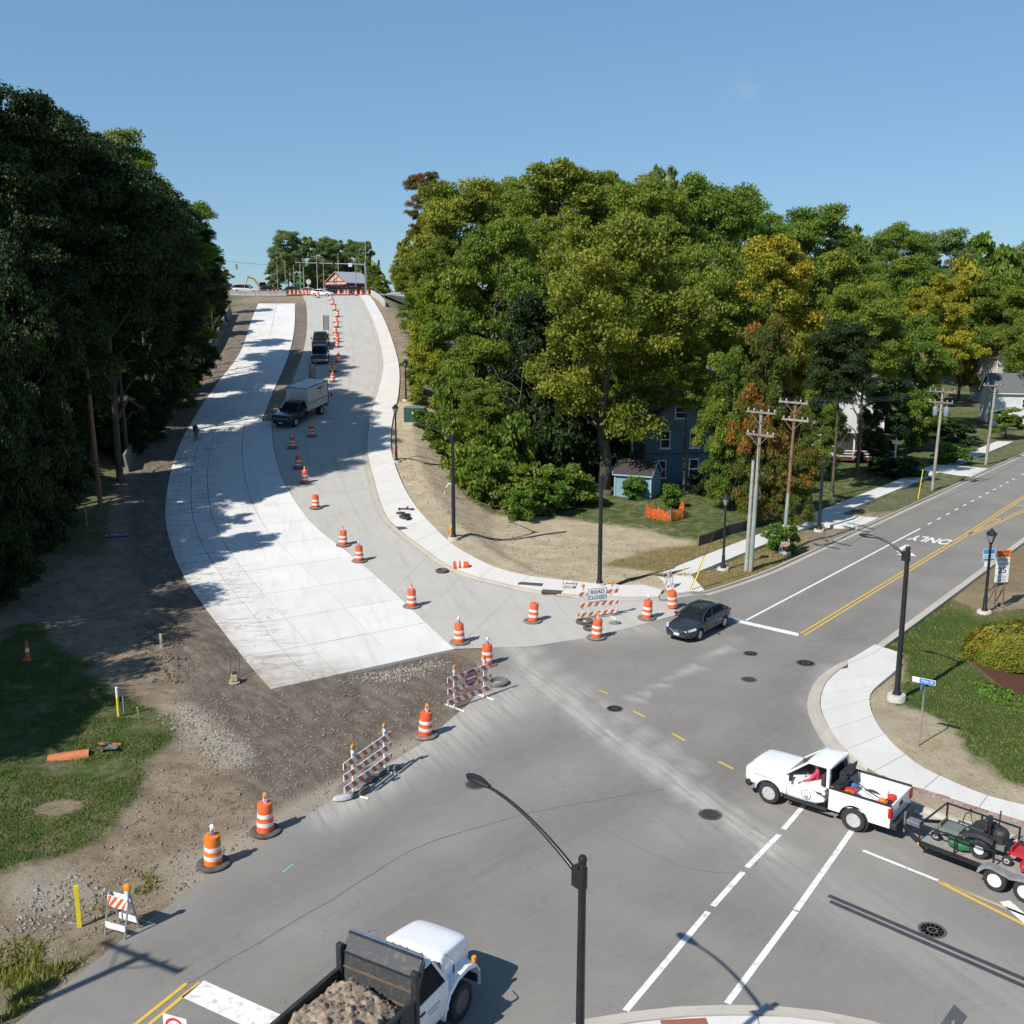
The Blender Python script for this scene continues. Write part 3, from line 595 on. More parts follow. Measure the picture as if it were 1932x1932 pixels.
# ------------------------------------------------------------------ vegetation
def leafmat(name, a, b_, c_, trans=.30, bright=(1.72,1.68,1.25)):
    m = bpy.data.materials.new(name); m.use_nodes = True; t = m.node_tree; t.nodes.clear(); n = NT(t); MATS[name] = m
    o = t.nodes.new('ShaderNodeOutputMaterial'); tint = n.attr('tint')
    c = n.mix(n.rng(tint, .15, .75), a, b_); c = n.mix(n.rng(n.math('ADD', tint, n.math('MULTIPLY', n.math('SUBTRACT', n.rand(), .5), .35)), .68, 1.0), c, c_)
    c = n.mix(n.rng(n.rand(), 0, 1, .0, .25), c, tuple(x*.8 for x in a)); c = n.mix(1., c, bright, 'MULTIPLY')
    df = t.nodes.new('ShaderNodeBsdfPrincipled'); df.inputs['Roughness'].default_value = .55; df.inputs['Specular IOR Level'].default_value = .25; t.links.new(c, df.inputs['Base Color'])
    tr = t.nodes.new('ShaderNodeBsdfTranslucent'); t.links.new(n.mix(1., c, (1.25,1.3,.6), 'MULTIPLY'), tr.inputs[0])
    mx = t.nodes.new('ShaderNodeMixShader'); mx.inputs[0].default_value = trans; t.links.new(df.outputs[0], mx.inputs[1]); t.links.new(tr.outputs[0], mx.inputs[2]); t.links.new(mx.outputs[0], o.inputs[0])
    return m
LEAF = dict(
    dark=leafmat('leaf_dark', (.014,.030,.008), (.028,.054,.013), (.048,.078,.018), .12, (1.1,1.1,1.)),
    green=leafmat('leaf_green', (.050,.088,.016), (.096,.145,.026), (.165,.205,.035)),
    mid=leafmat('leaf_mid', (.060,.095,.016), (.118,.155,.026), (.20,.205,.034)),
    olive=leafmat('leaf_olive', (.072,.100,.017), (.142,.165,.028), (.235,.220,.036)),
    yellow=leafmat('leaf_yellow', (.105,.120,.016), (.225,.205,.025), (.37,.265,.032)),
    gold=leafmat('leaf_gold', (.070,.098,.016), (.135,.150,.024), (.30,.235,.03)),
    lime=leafmat('leaf_lime', (.075,.125,.015), (.17,.20,.022), (.29,.265,.03)),
    orange=leafmat('leaf_orange', (.045,.075,.016), (.085,.090,.020), (.30,.10,.03)),
    brown=leafmat('leaf_brown', (.07,.055,.02), (.12,.075,.03), (.18,.09,.04)),
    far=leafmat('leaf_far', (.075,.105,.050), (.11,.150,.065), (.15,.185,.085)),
    hedge=leafmat('leaf_hedge', (.04,.075,.012), (.15,.15,.022), (.26,.17,.03)),
    weed=leafmat('leaf_weed', (.04,.085,.015), (.075,.135,.022), (.13,.17,.04)),
    conifer=leafmat('leaf_conifer', (.012,.028,.010), (.022,.045,.016), (.03,.055,.018)))
BARK = pm('bark', (.115,.092,.072), (.065,.052,.042), 3, .95, bump=.8)
BARKL = pm('bark_light', (.22,.20,.17), (.13,.115,.10), 3, .95, bump=.6)
def leaf_mesh(name, C, N, S, tint, aspect=.62):
    """C centres, N normals, S sizes -> one mesh of bent leaf-spray quads"""
    n = len(C); N = N/(np.linalg.norm(N, axis=1, keepdims=True)+1e-9)
    r = RNG.normal(size=(n, 3)); A = np.cross(N, r); A /= np.linalg.norm(A, axis=1, keepdims=True)+1e-9; B = np.cross(N, A)
    S = S[:, None]; k = .22*S*N
    V = np.stack([C-A*S-k, C-B*S*aspect, C+A*S-k, C+B*S*aspect], 1).reshape(-1, 3)
    me = bpy.data.meshes.new(name); me.vertices.add(4*n); me.vertices.foreach_set('co', V.astype(np.float32).ravel())
    me.loops.add(4*n); me.loops.foreach_set('vertex_index', np.arange(4*n, dtype=np.int32))
    me.polygons.add(n); me.polygons.foreach_set('loop_start', np.arange(0, 4*n, 4, dtype=np.int32))
    me.update(calc_edges=True); setattr_(me, 'tint', np.repeat(tint, 4)); return me
def rsph(n):
    v = RNG.normal(size=(n, 3)); return v/np.linalg.norm(v, axis=1, keepdims=True)
def crown(R_, z0, z1, nc, nl, ls, prof, rc=(.2,.36), depth=(.45,1.), droop=0., flat=.75):
    """boughs round an uneven envelope, sprays of leaves round each bough: lobes, gaps and a ragged outline"""
    nb = max(10, nc//6); t = (np.arange(nb)+RNG.random(nb))/nb; az = np.arange(nb)*2.4+RNG.normal(size=nb)*.5
    pr_ = np.array([prof(x) for x in t]); lump = 1+.30*(RNG.random(nb)-.5)
    rad = R_*pr_*lump*(depth[0]+(depth[1]-depth[0])*np.sqrt(RNG.random(nb)))*.80
    bc = np.stack([rad*np.cos(az), rad*np.sin(az), z0+(z1-z0)*t], 1); br_ = R_*(.26+.22*RNG.random(nb))*(.55+.5*pr_)
    bt = RNG.random(nb)
    kb = np.repeat(np.arange(nb), (7*(br_/br_.mean())**1.5).astype(int)+3); m = len(kb); d = rsph(m); d[:,2] = np.where(d[:,2] < -.3, -d[:,2], d[:,2])
    cc = bc[kb]+d*(br_[kb]*(.45+.75*RNG.random(m)))[:,None]*np.array([1,1,.8]); rr = R_*(rc[0]+(rc[1]-rc[0])*RNG.random(m))*.62
    ct = .6*bt[kb]+.4*RNG.random(m)
    tot = nc*nl; per = rr**2; cnt = (tot*per/per.sum()).astype(int)+4; k = np.repeat(np.arange(m), cnt); n = len(k)
    e = rsph(n); e[:,2] = np.where(e[:,2] < -.35, -e[:,2]*.8, e[:,2]); f = (.30+.85*RNG.random(n)**.8)[:, None]
    C = cc[k]+e*f*rr[k][:, None]*np.array([1.1,1.1,flat]); C[:,2] -= droop*RNG.random(n)*rr[k]
    nrm = e*.6+rsph(n)*.95+np.array([0,0,.3]); tint = np.clip(.60*ct[k]+.40*RNG.random(n), 0, 1)
    return C, nrm, ls*(.5+1.0*RNG.random(n)), tint, bc
def trunk_mesh(name, h, r, cc, nlimb, z_start):
    mb = MB(); N = 7; wob = [(RNG.normal()*.02*h*k/N, RNG.normal()*.02*h*k/N) for k in range(N)]
    pts = [(wob[k][0], wob[k][1], h*k/(N-1)-(.4 if k == 0 else 0)) for k in range(N)]
    mb.tube(pts, r, 9, r*.22); mb.cyl((0,0,-.4), (0,0,.5), r*1.45, r*.95, 9)
    idx = RNG.choice(len(cc), min(nlimb, len(cc)), replace=False)
    for i in idx:
        e = cc[i]; zs = min(h*.93, max(z_start, e[2]-.55*math.hypot(e[0], e[1]))); f = zs/h*(N-1); k = min(int(f), N-2); u = f-k
        s = [pts[k][j]+(pts[k+1][j]-pts[k][j])*u for j in range(2)]+[zs]
        mid = [(s[j]+e[j])/2+RNG.normal()*.25 for j in range(3)]; mid[2] += .3
        q = [(s[j]+mid[j])/2 for j in range(3)]; q2 = [(e[j]+mid[j])/2+RNG.normal()*.1 for j in range(3)]
        mb.tube([s, q, mid, q2, e], r*.30*(1-.5*zs/h), 5, .03)
    me = mb.mesh(name); me.polygons.foreach_set('use_smooth', [True]*len(me.polygons)); return me
PROTO = {}
def proto(kind, R_, z0, z1, nc, nl, ls, prof, tr, nlimb=14, **kw):
    C, N_, S_, T_, cc = crown(R_, z0, z1, nc, nl, ls, prof, **kw)
    me = leaf_mesh(kind+'_crown', C, N_, S_, T_); tm = trunk_mesh(kind+'_trunk', z1*.86, tr, cc, nlimb, max(z0*.8, z1*.2))
    me.materials.append(LEAF['green']); tm.materials.append(BARK)
    PROTO[kind] = (me, tm, R_*1.12, z1+R_*.1)
egg = lambda t: max(.22, math.sin(math.pi*min(1, (t*.80+.15)))**.55)
dome = lambda t: max(.22, (1-t**4.2)**.5*(.78+.22*min(1, t*4)))
tallp = lambda t: max(.24, (1-t**4.5)**.5*(.62+.38*min(1, t*2.5)))
cone = lambda t: max(.03, (1-t)*.95+.04)
proto('broad_a', 6, 3.5, 15.5, 150, 488, .128, egg, .36)
proto('broad_b', 6.4, 3.0, 14.5, 162, 488, .128, dome, .38)
proto('edge_a', 5.6, .8, 14.5, 162, 488, .128, dome, .32, rc=(.2,.34))
proto('edge_b', 5.2, .6, 16.5, 175, 455, .128, tallp, .34)
proto('tall_a', 5.0, 4.0, 20, 162, 488, .128, tallp, .36)
proto('airy_a', 6.6, 5.0, 18, 142, 478, .125, egg, .40, rc=(.16,.30), depth=(.35,1.05), droop=.7, flat=.6)
proto('airy_b', 6.0, 4.0, 17, 127, 499, .125, dome, .36, rc=(.16,.30), depth=(.35,1.05), droop=.6, flat=.6)
proto('conifer_a', 3.4, .8, 16, 170, 110, .20, cone, .25, 4, rc=(.16,.26), droop=.9, flat=.5)
proto('small_a', 2.6, 1.4, 5.6, 55, 150, .15, egg, .12, 12)
proto('bush_a', 1.5, .15, 2.1, 46, 110, .11, dome, .05, 6, rc=(.26,.42))
proto('bush_b', 1.9, .15, 2.6, 52, 120, .12, dome, .05, 6, rc=(.24,.40))
proto('far_a', 5.5, 1.5, 14, 90, 120, .38, egg, .3)
def tree(name, kind, x, y, sxy, sz, leaf, label, group=None, cat='tree', z=None, bark=None):
    cm, tm, R_, Ht = PROTO[kind]
    zb = (Hs(x, y) if z is None else z)-.1
    o = empty(name, (x, y, zb), random.uniform(0, 6.28), label, cat, group)
    for nm, me, m in (('crown', cm, LEAF[leaf]), ('trunk', tm, bark)):
        if nm == 'crown' and cat == 'shrub': nm = 'foliage'
        if nm == 'trunk' and cat == 'shrub': nm = 'stem'
        c = bpy.data.objects.new(nm, me); COL.objects.link(c); c.parent = o; c.scale = (sxy, sxy, sz)
        if me is cm and sz > 1.25*sxy and kind[:4] in ('broa', 'tall', 'airy'): c.scale = (sxy*1.08, sxy*1.08, 1.25*sxy); c.location = (0, 0, (sz-1.25*sxy)*Ht)
        if m: c.material_slots[0].link = 'OBJECT'; c.material_slots[0].material = m
    return o
def tree_px(name, kind, u, vtop, hw, y, leaf, label, group=None, cat='tree', bark=None):
    """tree standing at depth y whose crown tops out at (u, vtop) and is 2*hw wide"""
    a, b_ = (u-966)/1932, (966-vtop)/1932
    d = Vector((a, math.cos(PITCH)+b_*math.sin(PITCH), -math.sin(PITCH)+b_*math.cos(PITCH))); k = y/d.y
    x = d.x*k; zt = CAM_H+d.z*k; zb = Hs(x, y); cm, tm, R_, Ht = PROTO[kind]
    h = max(zt-zb, 2.); w_ = hw/1932*k
    return tree(name, kind, x, y, w_/R_, h/Ht, leaf, label, group, cat, bark=bark)
ORD = ['first','second','third','fourth','fifth','sixth','seventh','eighth','ninth','tenth','eleventh','twelfth','thirteenth','fourteenth','fifteenth','sixteenth','seventeenth','eighteenth','nineteenth','twentieth']+['twenty-'+w_ for w_ in ('first','second','third','fourth','fifth','sixth','seventh','eighth','ninth')]+['thirtieth']+['thirty-'+w_ for w_ in ('first','second','third','fourth','fifth','sixth','seventh','eighth','ninth')]
def rank(L): q_ = sorted(range(len(L)), key=lambda i: L[i][0]); return {i: ORD[k] for k, i in enumerate(q_)}
GR_R = 'trees of the wood on the right'; GR_L = 'trees of the wood on the left'; GR_F = 'trees beyond the hilltop crossing'
# right wood: foreground trees described one by one
RT = [
 ('edge_a', 818, 535, 56, 112, 'lime', 'bright yellow-green tree leaning over the sidewalk halfway up the hill'),
 ('edge_b', 792, 640, 34, 117, 'green', 'slim green tree right behind the upper sidewalk lamp post'),
 ('edge_b', 935, 420, 105, 106, 'green', 'tall dense green tree behind the tangled shrubs at the dirt bank'),
 ('airy_a', 1150, 415, 175, 91, 'gold', 'big golden-green tree with thick bare trunk beside the blue shed'),
 ('edge_a', 1010, 560, 90, 98, 'dark', 'dark green tree left of the thick bare trunk by the shed'),
 ('tall_a', 1062, 318, 120, 132, 'olive', 'highest olive-green tree topping the right wood'),
 ('broad_a', 868, 350, 112, 138, 'olive', 'olive-yellow tree at the left end of the right wood skyline'),
 ('airy_b', 806, 325, 50, 150, 'brown', 'tree with brown-red crown top peeking over the left end of the right wood'),
 ('broad_b', 1215, 345, 105, 138, 'mid', 'rounded green tree on the skyline right of the highest olive tree'),
 ('broad_a', 1340, 345, 115, 146, 'green', 'broad green tree on the skyline above the blue house'),
 ('airy_a', 1310, 470, 120, 112, 'mid', 'green tree whose crown hangs over the blue house roof'),
 ('edge_b', 1462, 455, 110, 118, 'yellow', 'yellow-topped tree above the red-orange maple'),
 ('edge_a', 1450, 604, 64, 80, 'orange', 'red-orange autumn maple beside the two utility poles'),
 ('edge_a', 1378, 660, 58, 86, 'green', 'green maple standing right of the blue house'),
 ('broad_a', 1545, 395, 85, 172, 'green', 'green tree on the skyline above the utility poles'),
 ('edge_b', 1560, 480, 95, 132, 'mid', 'green-yellow tree between the maple and the spruce'),
 ('airy_b', 1655, 535, 70, 128, 'yellow', 'golden tree standing left of the dark spruce'),
 ('conifer_a', 1690, 620, 42, 118, 'conifer', 'dark spruce behind the lawn with two trunks'),
 ('airy_b', 1778, 520, 72, 142, 'yellow', 'yellow-green tree near the white houses on the right'),
 ('edge_a', 1510, 770, 46, 79, 'orange', 'low rust-coloured tree behind the second utility pole'),
 ('broad_a', 1640, 540, 80, 100, 'mid', 'tree with tall bare trunk on the shaded lawn'),
 ('broad_a', 1590, 610, 66, 92, 'dark', 'dark tree in front of the white porch house'),
 ('edge_a', 1740, 600, 70, 122, 'green', 'green tree behind the third utility pole'),
 ('small_a', 1800, 790, 52, 118, 'dark', 'small dark tree on the verge by the third utility pole'),
 ('small_a', 1902, 770, 42, 134, 'green', 'small spreading tree beside the far street lamp pole'),
 ('edge_a', 900, 640, 85, 100, 'mid', 'lush green tree over the shrubs at the dirt bank'),
 ('edge_a', 1558, 700, 48, 101, 'green', 'green tree screening the left half of the white porch house'),
 ('edge_a', 1655, 730, 36, 108, 'dark', 'dark low tree screening the right end of the white porch house'),
 ('airy_b', 1300, 640, 52, 91.5, 'mid', 'small loose tree hanging before the right half of the blue house'),
 ('edge_b', 1200, 560, 80, 104, 'green', 'green tree close behind the golden tree by the shed'),
]
for k, u, v, hw, y, lf, lb in RT:
    o = tree_px('tree', k, u, v, hw, y, lf, lb, GR_R)
    if u == 1150:
        for c_ in o.children:
            if c_.name.startswith('trunk'): c_.scale = (c_.scale[0]*1.45, c_.scale[1]*1.45, c_.scale[2])
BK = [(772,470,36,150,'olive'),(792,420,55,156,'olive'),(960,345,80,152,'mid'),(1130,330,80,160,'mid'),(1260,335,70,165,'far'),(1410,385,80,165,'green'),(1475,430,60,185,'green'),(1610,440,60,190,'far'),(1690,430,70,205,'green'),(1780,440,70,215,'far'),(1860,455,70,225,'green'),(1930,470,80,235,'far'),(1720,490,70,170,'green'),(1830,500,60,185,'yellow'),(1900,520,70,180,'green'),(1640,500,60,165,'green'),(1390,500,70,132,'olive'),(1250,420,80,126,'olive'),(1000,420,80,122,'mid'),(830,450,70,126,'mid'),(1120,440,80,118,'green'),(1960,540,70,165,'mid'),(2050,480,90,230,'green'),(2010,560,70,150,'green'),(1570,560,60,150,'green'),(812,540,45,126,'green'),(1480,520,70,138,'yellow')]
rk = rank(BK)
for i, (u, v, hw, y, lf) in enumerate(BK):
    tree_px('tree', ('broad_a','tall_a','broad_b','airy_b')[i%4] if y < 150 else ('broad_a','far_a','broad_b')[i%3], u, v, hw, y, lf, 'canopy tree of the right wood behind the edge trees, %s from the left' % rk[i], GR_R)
# shrubs along the edge of the right wood
SH = [(880,800,62,88,'mid','bush_b'),(930,850,60,85,'green','bush_b'),(905,735,60,93,'mid','edge_a'),(985,880,55,84,'mid','bush_b'),(1030,905,48,82,'weed','bush_a'),(975,790,60,90,'green','bush_b'),(1060,880,60,86,'green','bush_b'),(1100,905,40,86,'weed','bush_a'),(840,780,40,96,'green','bush_b'),(985,925,34,80,'weed','bush_a'),(800,795,26,103,'weed','bush_a'),(1390,910,36,88,'mid','bush_a'),(1480,990,36,71,'weed','bush_b'),(1330,900,40,92,'dark','bush_b'),(1265,935,26,86,'weed','bush_a'),(1195,920,28,89,'weed','bush_a'),(1700,880,50,103,'dark','bush_b'),(1790,865,40,112,'weed','bush_b'),(1060,760,60,94,'dark','bush_b'),(1120,800,60,96,'dark','bush_b'),(870,700,50,99,'green','bush_b')]
rk = rank(SH)
for i, (u, v, hw, y, lf, k) in enumerate(SH):
    tree_px('shrub', k, u, v, hw, y, lf, ('leafy shrub at the foot of the right wood, %s shrub from the left', 'low bush at the foot of the right wood, %s shrub from the left')[k == 'bush_a'] % rk[i], 'shrubs along the right wood', 'shrub')
# left wood: shade put into the dark leaf colour, lit edges into the green
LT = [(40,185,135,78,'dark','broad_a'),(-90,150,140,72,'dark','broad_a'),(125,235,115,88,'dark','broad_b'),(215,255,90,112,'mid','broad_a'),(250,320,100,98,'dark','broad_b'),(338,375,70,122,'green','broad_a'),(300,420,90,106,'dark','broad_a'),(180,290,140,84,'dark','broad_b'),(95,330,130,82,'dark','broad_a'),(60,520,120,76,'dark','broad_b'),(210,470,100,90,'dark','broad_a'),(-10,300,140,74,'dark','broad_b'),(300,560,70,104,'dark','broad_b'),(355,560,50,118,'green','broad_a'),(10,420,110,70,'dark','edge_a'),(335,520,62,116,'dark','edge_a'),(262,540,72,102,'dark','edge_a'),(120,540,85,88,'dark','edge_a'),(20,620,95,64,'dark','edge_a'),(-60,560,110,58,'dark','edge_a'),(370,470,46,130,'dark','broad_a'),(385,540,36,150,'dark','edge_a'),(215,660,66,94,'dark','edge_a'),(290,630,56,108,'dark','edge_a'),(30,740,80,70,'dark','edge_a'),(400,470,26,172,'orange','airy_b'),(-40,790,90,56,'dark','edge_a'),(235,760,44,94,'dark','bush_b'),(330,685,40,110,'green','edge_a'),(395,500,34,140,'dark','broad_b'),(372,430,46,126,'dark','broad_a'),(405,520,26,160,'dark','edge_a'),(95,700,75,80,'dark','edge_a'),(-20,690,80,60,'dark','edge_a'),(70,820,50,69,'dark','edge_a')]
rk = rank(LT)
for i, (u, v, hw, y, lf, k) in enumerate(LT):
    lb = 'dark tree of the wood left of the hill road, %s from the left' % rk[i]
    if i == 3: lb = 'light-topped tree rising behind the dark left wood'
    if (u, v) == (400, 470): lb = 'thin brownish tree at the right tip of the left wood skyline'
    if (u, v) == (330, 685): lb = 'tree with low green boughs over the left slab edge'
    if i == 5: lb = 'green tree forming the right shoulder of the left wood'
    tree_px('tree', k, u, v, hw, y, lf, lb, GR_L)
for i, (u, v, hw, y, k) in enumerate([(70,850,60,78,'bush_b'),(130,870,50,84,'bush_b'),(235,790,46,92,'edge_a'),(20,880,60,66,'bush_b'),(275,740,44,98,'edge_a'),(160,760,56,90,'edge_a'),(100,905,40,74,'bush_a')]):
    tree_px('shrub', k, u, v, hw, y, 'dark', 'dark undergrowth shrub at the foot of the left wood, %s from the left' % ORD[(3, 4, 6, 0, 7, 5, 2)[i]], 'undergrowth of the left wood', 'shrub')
# trees left of the picture whose shade falls into it
for x, y, s in [(-33.5,28.5,1.02),(-35,36,1.1),(-36.5,44,1.15),(-38,52,1.2),(-40,60,1.25),(-45,33,1.1)]:
    tree('tree', 'broad_a', x, y, s, s*1.05, 'dark', 'tall tree on the left verge outside the picture shading the grass', 'trees shading the left verge')
# beyond the hilltop
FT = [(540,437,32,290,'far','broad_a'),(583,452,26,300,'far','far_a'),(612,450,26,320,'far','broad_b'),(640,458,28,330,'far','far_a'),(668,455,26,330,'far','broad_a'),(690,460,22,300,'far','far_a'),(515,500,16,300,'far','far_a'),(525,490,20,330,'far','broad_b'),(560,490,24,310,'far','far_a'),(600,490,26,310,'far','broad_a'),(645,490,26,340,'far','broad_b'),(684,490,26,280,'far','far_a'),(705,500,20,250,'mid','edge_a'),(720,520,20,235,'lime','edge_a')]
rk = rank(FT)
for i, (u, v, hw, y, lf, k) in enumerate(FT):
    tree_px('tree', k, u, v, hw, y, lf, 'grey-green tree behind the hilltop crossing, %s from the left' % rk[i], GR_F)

# leafless saplings against the dark edge of the right wood
def bare(u, v, h, label, seed):
    rr = random.Random(seed); p = at(u, v); o = empty('bare_sapling', p, 0, label, 'tree', 'leafless saplings'); mb = MB(); pts = [(0,0,-.3)]; x = y = 0
    for k in range(8): x += rr.uniform(-.35,.35); y += rr.uniform(-.2,.2); pts.append((x, y, h*(k+1)/8))
    mb.tube(pts, .09, 7, .02); mb.build('trunk', BARKL, o, smooth=60)
    for k in range(3, 8):
        a = pts[k]; s_ = rr.choice((-1, 1)); L_ = h*.22*rr.uniform(.6,1.2); mb = MB(); mb.tube([a, (a[0]+s_*L_*.4,a[1],a[2]+L_*.35), (a[0]+s_*L_*.9,a[1]-.1,a[2]+L_*.55), (a[0]+s_*L_*1.15,a[1],a[2]+L_*1.1)], .045, 5, .012); mb.build('branch', BARKL, o)
bare(985, 905, 9.5, 'thin pale leafless sapling in front of the dark shrubs on the dirt bank', 3); bare(1035, 900, 8.0, 'second pale leafless sapling nearer the golden tree trunk', 8)
# ------------------------------------------------------------------ work-zone furniture
m, t, b = nmat('drum_orange'); n = NT(t); b.inputs['Roughness'].default_value = .5
c = n.mix(n.rng(n.rand(), 0, 1), (.84,.13,.025), (.66,.085,.025)); c = n.mix(n.math('MULTIPLY', n.rng(n.noise(4, 6, .75), .48, .72), .55), c, (.42,.16,.09))
t.links.new(c, b.inputs['Base Color']); ORANGE = m; ORANGE2 = pm('drum_amber', (.78,.20,.02), (.66,.15,.02), 6, .5)
SHEETW = pm('sheeting_white', (.78,.78,.78), (.52,.50,.47), 5, .4, contrast=(.5,.75), det=8); SHEETO = pm('sheeting_orange', (.74,.13,.025), (.62,.10,.02), 7, .4)
RUBBER = pm('rubber', (.055,.053,.05), (.10,.095,.088), 5, .9, bump=.3); RUBBERD = pm('rubber_dusty', (.20,.185,.165), (.11,.105,.10), 4, .95, bump=.3)
AMBER = pm('amber_lens', (.85,.30,.01), (.70,.22,.01), 8, .2, spec=.6); CLEAR = pm('clear_lens', (.80,.84,.88), (.6,.66,.74), 8, .15); BLUEB = pm('battery_blue', (.10,.14,.36), (.25,.33,.5), 5, .5)
BLACKM = pm('black_metal', (.012,.013,.015), (.02,.021,.024), 4, .35, spec=.5); GALV = pm('galvanised', (.42,.44,.45), (.30,.32,.33), 5, .45, metal=.6)
DARK = pm('dark_plastic', (.02,.02,.022), (.035,.035,.036), 5, .6); STEEL = pm('steel_grey', (.30,.30,.30), (.2,.2,.2), 6, .5, metal=.5)
WOOD = pm('weathered_wood', (.27,.225,.18), (.17,.14,.115), 2.5, .9, bump=.5); WOODB = pm('brown_wood', (.24,.14,.085), (.16,.095,.06), 2.5, .9, bump=.5); WOODG = pm('pole_grey', (.33,.32,.28), (.22,.21,.185), 2, .9, bump=.4); GREENP = pm('pole_green_guard', (.27,.32,.28), (.20,.24,.21), 2, .8)
WPAINT = pm('white_post', (.76,.74,.66), (.62,.60,.52), 5, .6); CONC = pm('cast_concrete', (.50,.47,.41), (.40,.37,.32), 4, .9, bump=.3); YEL = pm('yellow_plastic', (.80,.66,.03), (.7,.56,.03), 4, .5); BLUEW = pm('pale_blue', (.55,.66,.75), (.45,.55,.65), 4, .5)
def stripes_on(mb, L, z0, h, y, flip, w_=.15, off=0.):
    s = 1 if flip else -1; k = -L/2-.4+off
    while k < L/2+.4:
        pts = [(k, z0), (k+w_, z0), (k+w_+s*h*.8, z0+h), (k+s*h*.8, z0+h)]
        pts = [(min(max(a, -L/2+.004), L/2-.004), b_) for a, b_ in pts]
        if max(p[0] for p in pts)-min(p[0] for p in pts) > .03:
            for yy in ((y,)): mb.poly([(a, yy, b_) for a, b_ in (pts if yy < 0 else pts[::-1])])
        k += 2*w_
def drum_meshes():
    D = {}
    prof = [(.285,.07),(.285,.26),(.272,.27),(.272,.40),(.268,.41),(.268,.55),(.256,.56),(.256,.69),(.248,.70),(.240,1.0),(.225,1.035),(.10,1.05),(0,1.05)]
    mb = MB(); mb.lathe(prof, n=20); mb.beam((-.10,0,1.08), (.10,0,1.08), .05, .03); mb.box((-.10,0,1.06), (.03,.05,.04)); mb.box((.10,0,1.06), (.03,.05,.04)); D['drum'] = mb.mesh('drum')
    for k, (a, b_, r1, r2) in enumerate(((.275,.405,.2745,.2735), (.565,.695,.2585,.2575))):
        mb = MB(); mb.lathe([(r1,a),(r1+.001,a+.005),(r2+.001,b_-.005),(r2,b_)], n=20); D['band%d' % k] = mb.mesh('reflective_band')
    mb = MB(); mb.lathe([(.27,.0),(.47,.0),(.52,.03),(.515,.07),(.44,.105),(.34,.10),(.275,.075)], n=24, close=True); D['base'] = mb.mesh('base_ring')
    mb = MB(); mb.box((0,0,1.12), (.10,.16,.14)); D['lamp'] = mb.mesh('warning_light')
    mb = MB(); mb.lathe([(.0,-.055),(.07,-.055),(.105,-.035),(.105,.035),(.07,.055),(0,.055)], c=(0,0,1.29), n=14, M=Matrix.Rotation(R(90), 3, 'Y')); D['lens'] = mb.mesh('lens')
    for k in ('drum', 'band0', 'band1', 'base', 'lens'): D[k].polygons.foreach_set('use_smooth', [True]*len(D[k].polygons)); D[k].set_sharp_from_angle(angle=R(35))
    for k, m_ in (('drum', ORANGE), ('band0', SHEETW), ('band1', SHEETW), ('base', RUBBERD), ('lamp', BLUEB), ('lens', AMBER)): D[k].materials.append(m_)
    return D
DM = drum_meshes()
def put(name, me, parent, m=None):
    o = bpy.data.objects.new(name, me); COL.objects.link(o); o.parent = parent
    if m: o.material_slots[0].link = 'OBJECT'; o.material_slots[0].material = m
    return o
def barrel(p, label, group, light=None, tilt=(0,0), sc=1., base=True, amberbody=False, basem=None):
    o = empty('traffic_barrel', p, random.uniform(0, 6.28) if not light else random.uniform(-.5,.5), label, 'barrel', group)
    o.scale = (sc,)*3
    d = put('drum', DM['drum'], o, ORANGE2 if amberbody else None); parts = [d]
    for k in (0, 1): parts.append(put('reflective_band', DM['band%d' % k], o))
    if base: put('base_ring', DM['base'], o, basem)
    if light:
        l = put('warning_light', DM['lamp'], o, BLUEB if light != 'amber' else BLUEW); put('lens', DM['lens'], l, CLEAR if light != 'amber' else AMBER); parts.append(l)
    jx, jy = random.uniform(-.035,.035), random.uniform(-.035,.035)
    for q in parts: q.rotation_euler = (tilt[0]+jx, tilt[1]+jy, 0)
    return o
GB = 'orange work-zone barrels'
NB = [(403,1634,'clear','nearest orange barrel with a white-lens lamp on the lower left road edge',(0.05,0)),
 (501,1572,'amber','orange barrel with amber lamp second nearest on the lower left road edge',(0,0)),
 (802,1390,'amber','orange barrel with amber lamp between the two near striped barricades',(.06,.08)),
 (919,1256,'clear','orange barrel with clear lamp behind the do-not-enter barricade',(0,0)),
 (867,1214,'clear','orange barrel with clear lamp at the right corner of the slab end',(0,0)),
 (777,1146,'amber','orange barrel with amber lamp above the slab end corner in the slab edge row',(0,0)),
 (678,1060,'clear','orange barrel with clear lamp in the middle of the slab edge row',(0,0)),
 (648,1030,'amber','orange barrel with amber lamp just uphill of the clear-lamp barrel mid row',(0,0)),
 (596,960,None,'orange barrel without lamp at the bend of the slab edge row',(0,0)),
 (575,912,'amber','orange barrel in the slab edge row at the lower rim of the big tree shadow',(0,0)),
 (563,884,None,'orange barrel in the slab edge row at the tip of the tree shadow',(0,0)),
 (552,846,'amber','shaded orange barrel just downhill of the box truck cab',(0,0)),
 (588,824,'amber','shaded orange barrel right of the box truck front wheel',(0,0)),
 (1005,1174,None,'leaning orange barrel left of the road-closed barricade',(.05,-.10)),
 (1125,1205,'amber','orange barrel with amber lamp standing in front of the road-closed barricade',(.04,.06)),
 (1220,1168,'clear','orange barrel with white-lens lamp between the road-closed barricade and the dark car',(.0,.06)),
 (1269,1148,None,'orange barrel right behind the dark car hood at the ramp',(0,.10))]
for u, v, l, lb, tl in NB: barrel(at(u, v, .035), lb, GB, l, tl, basem=RUBBER if u in (403, 501) else None, amberbody=(u == 403), base=(u != 1269))
UB = [(628,721),(629,702),(639,684),(637,656),(637,646),(634,640),(633,629),(636,618),(634,609),(637,598),(632,586),(628,575),(625,567),(600,562)]
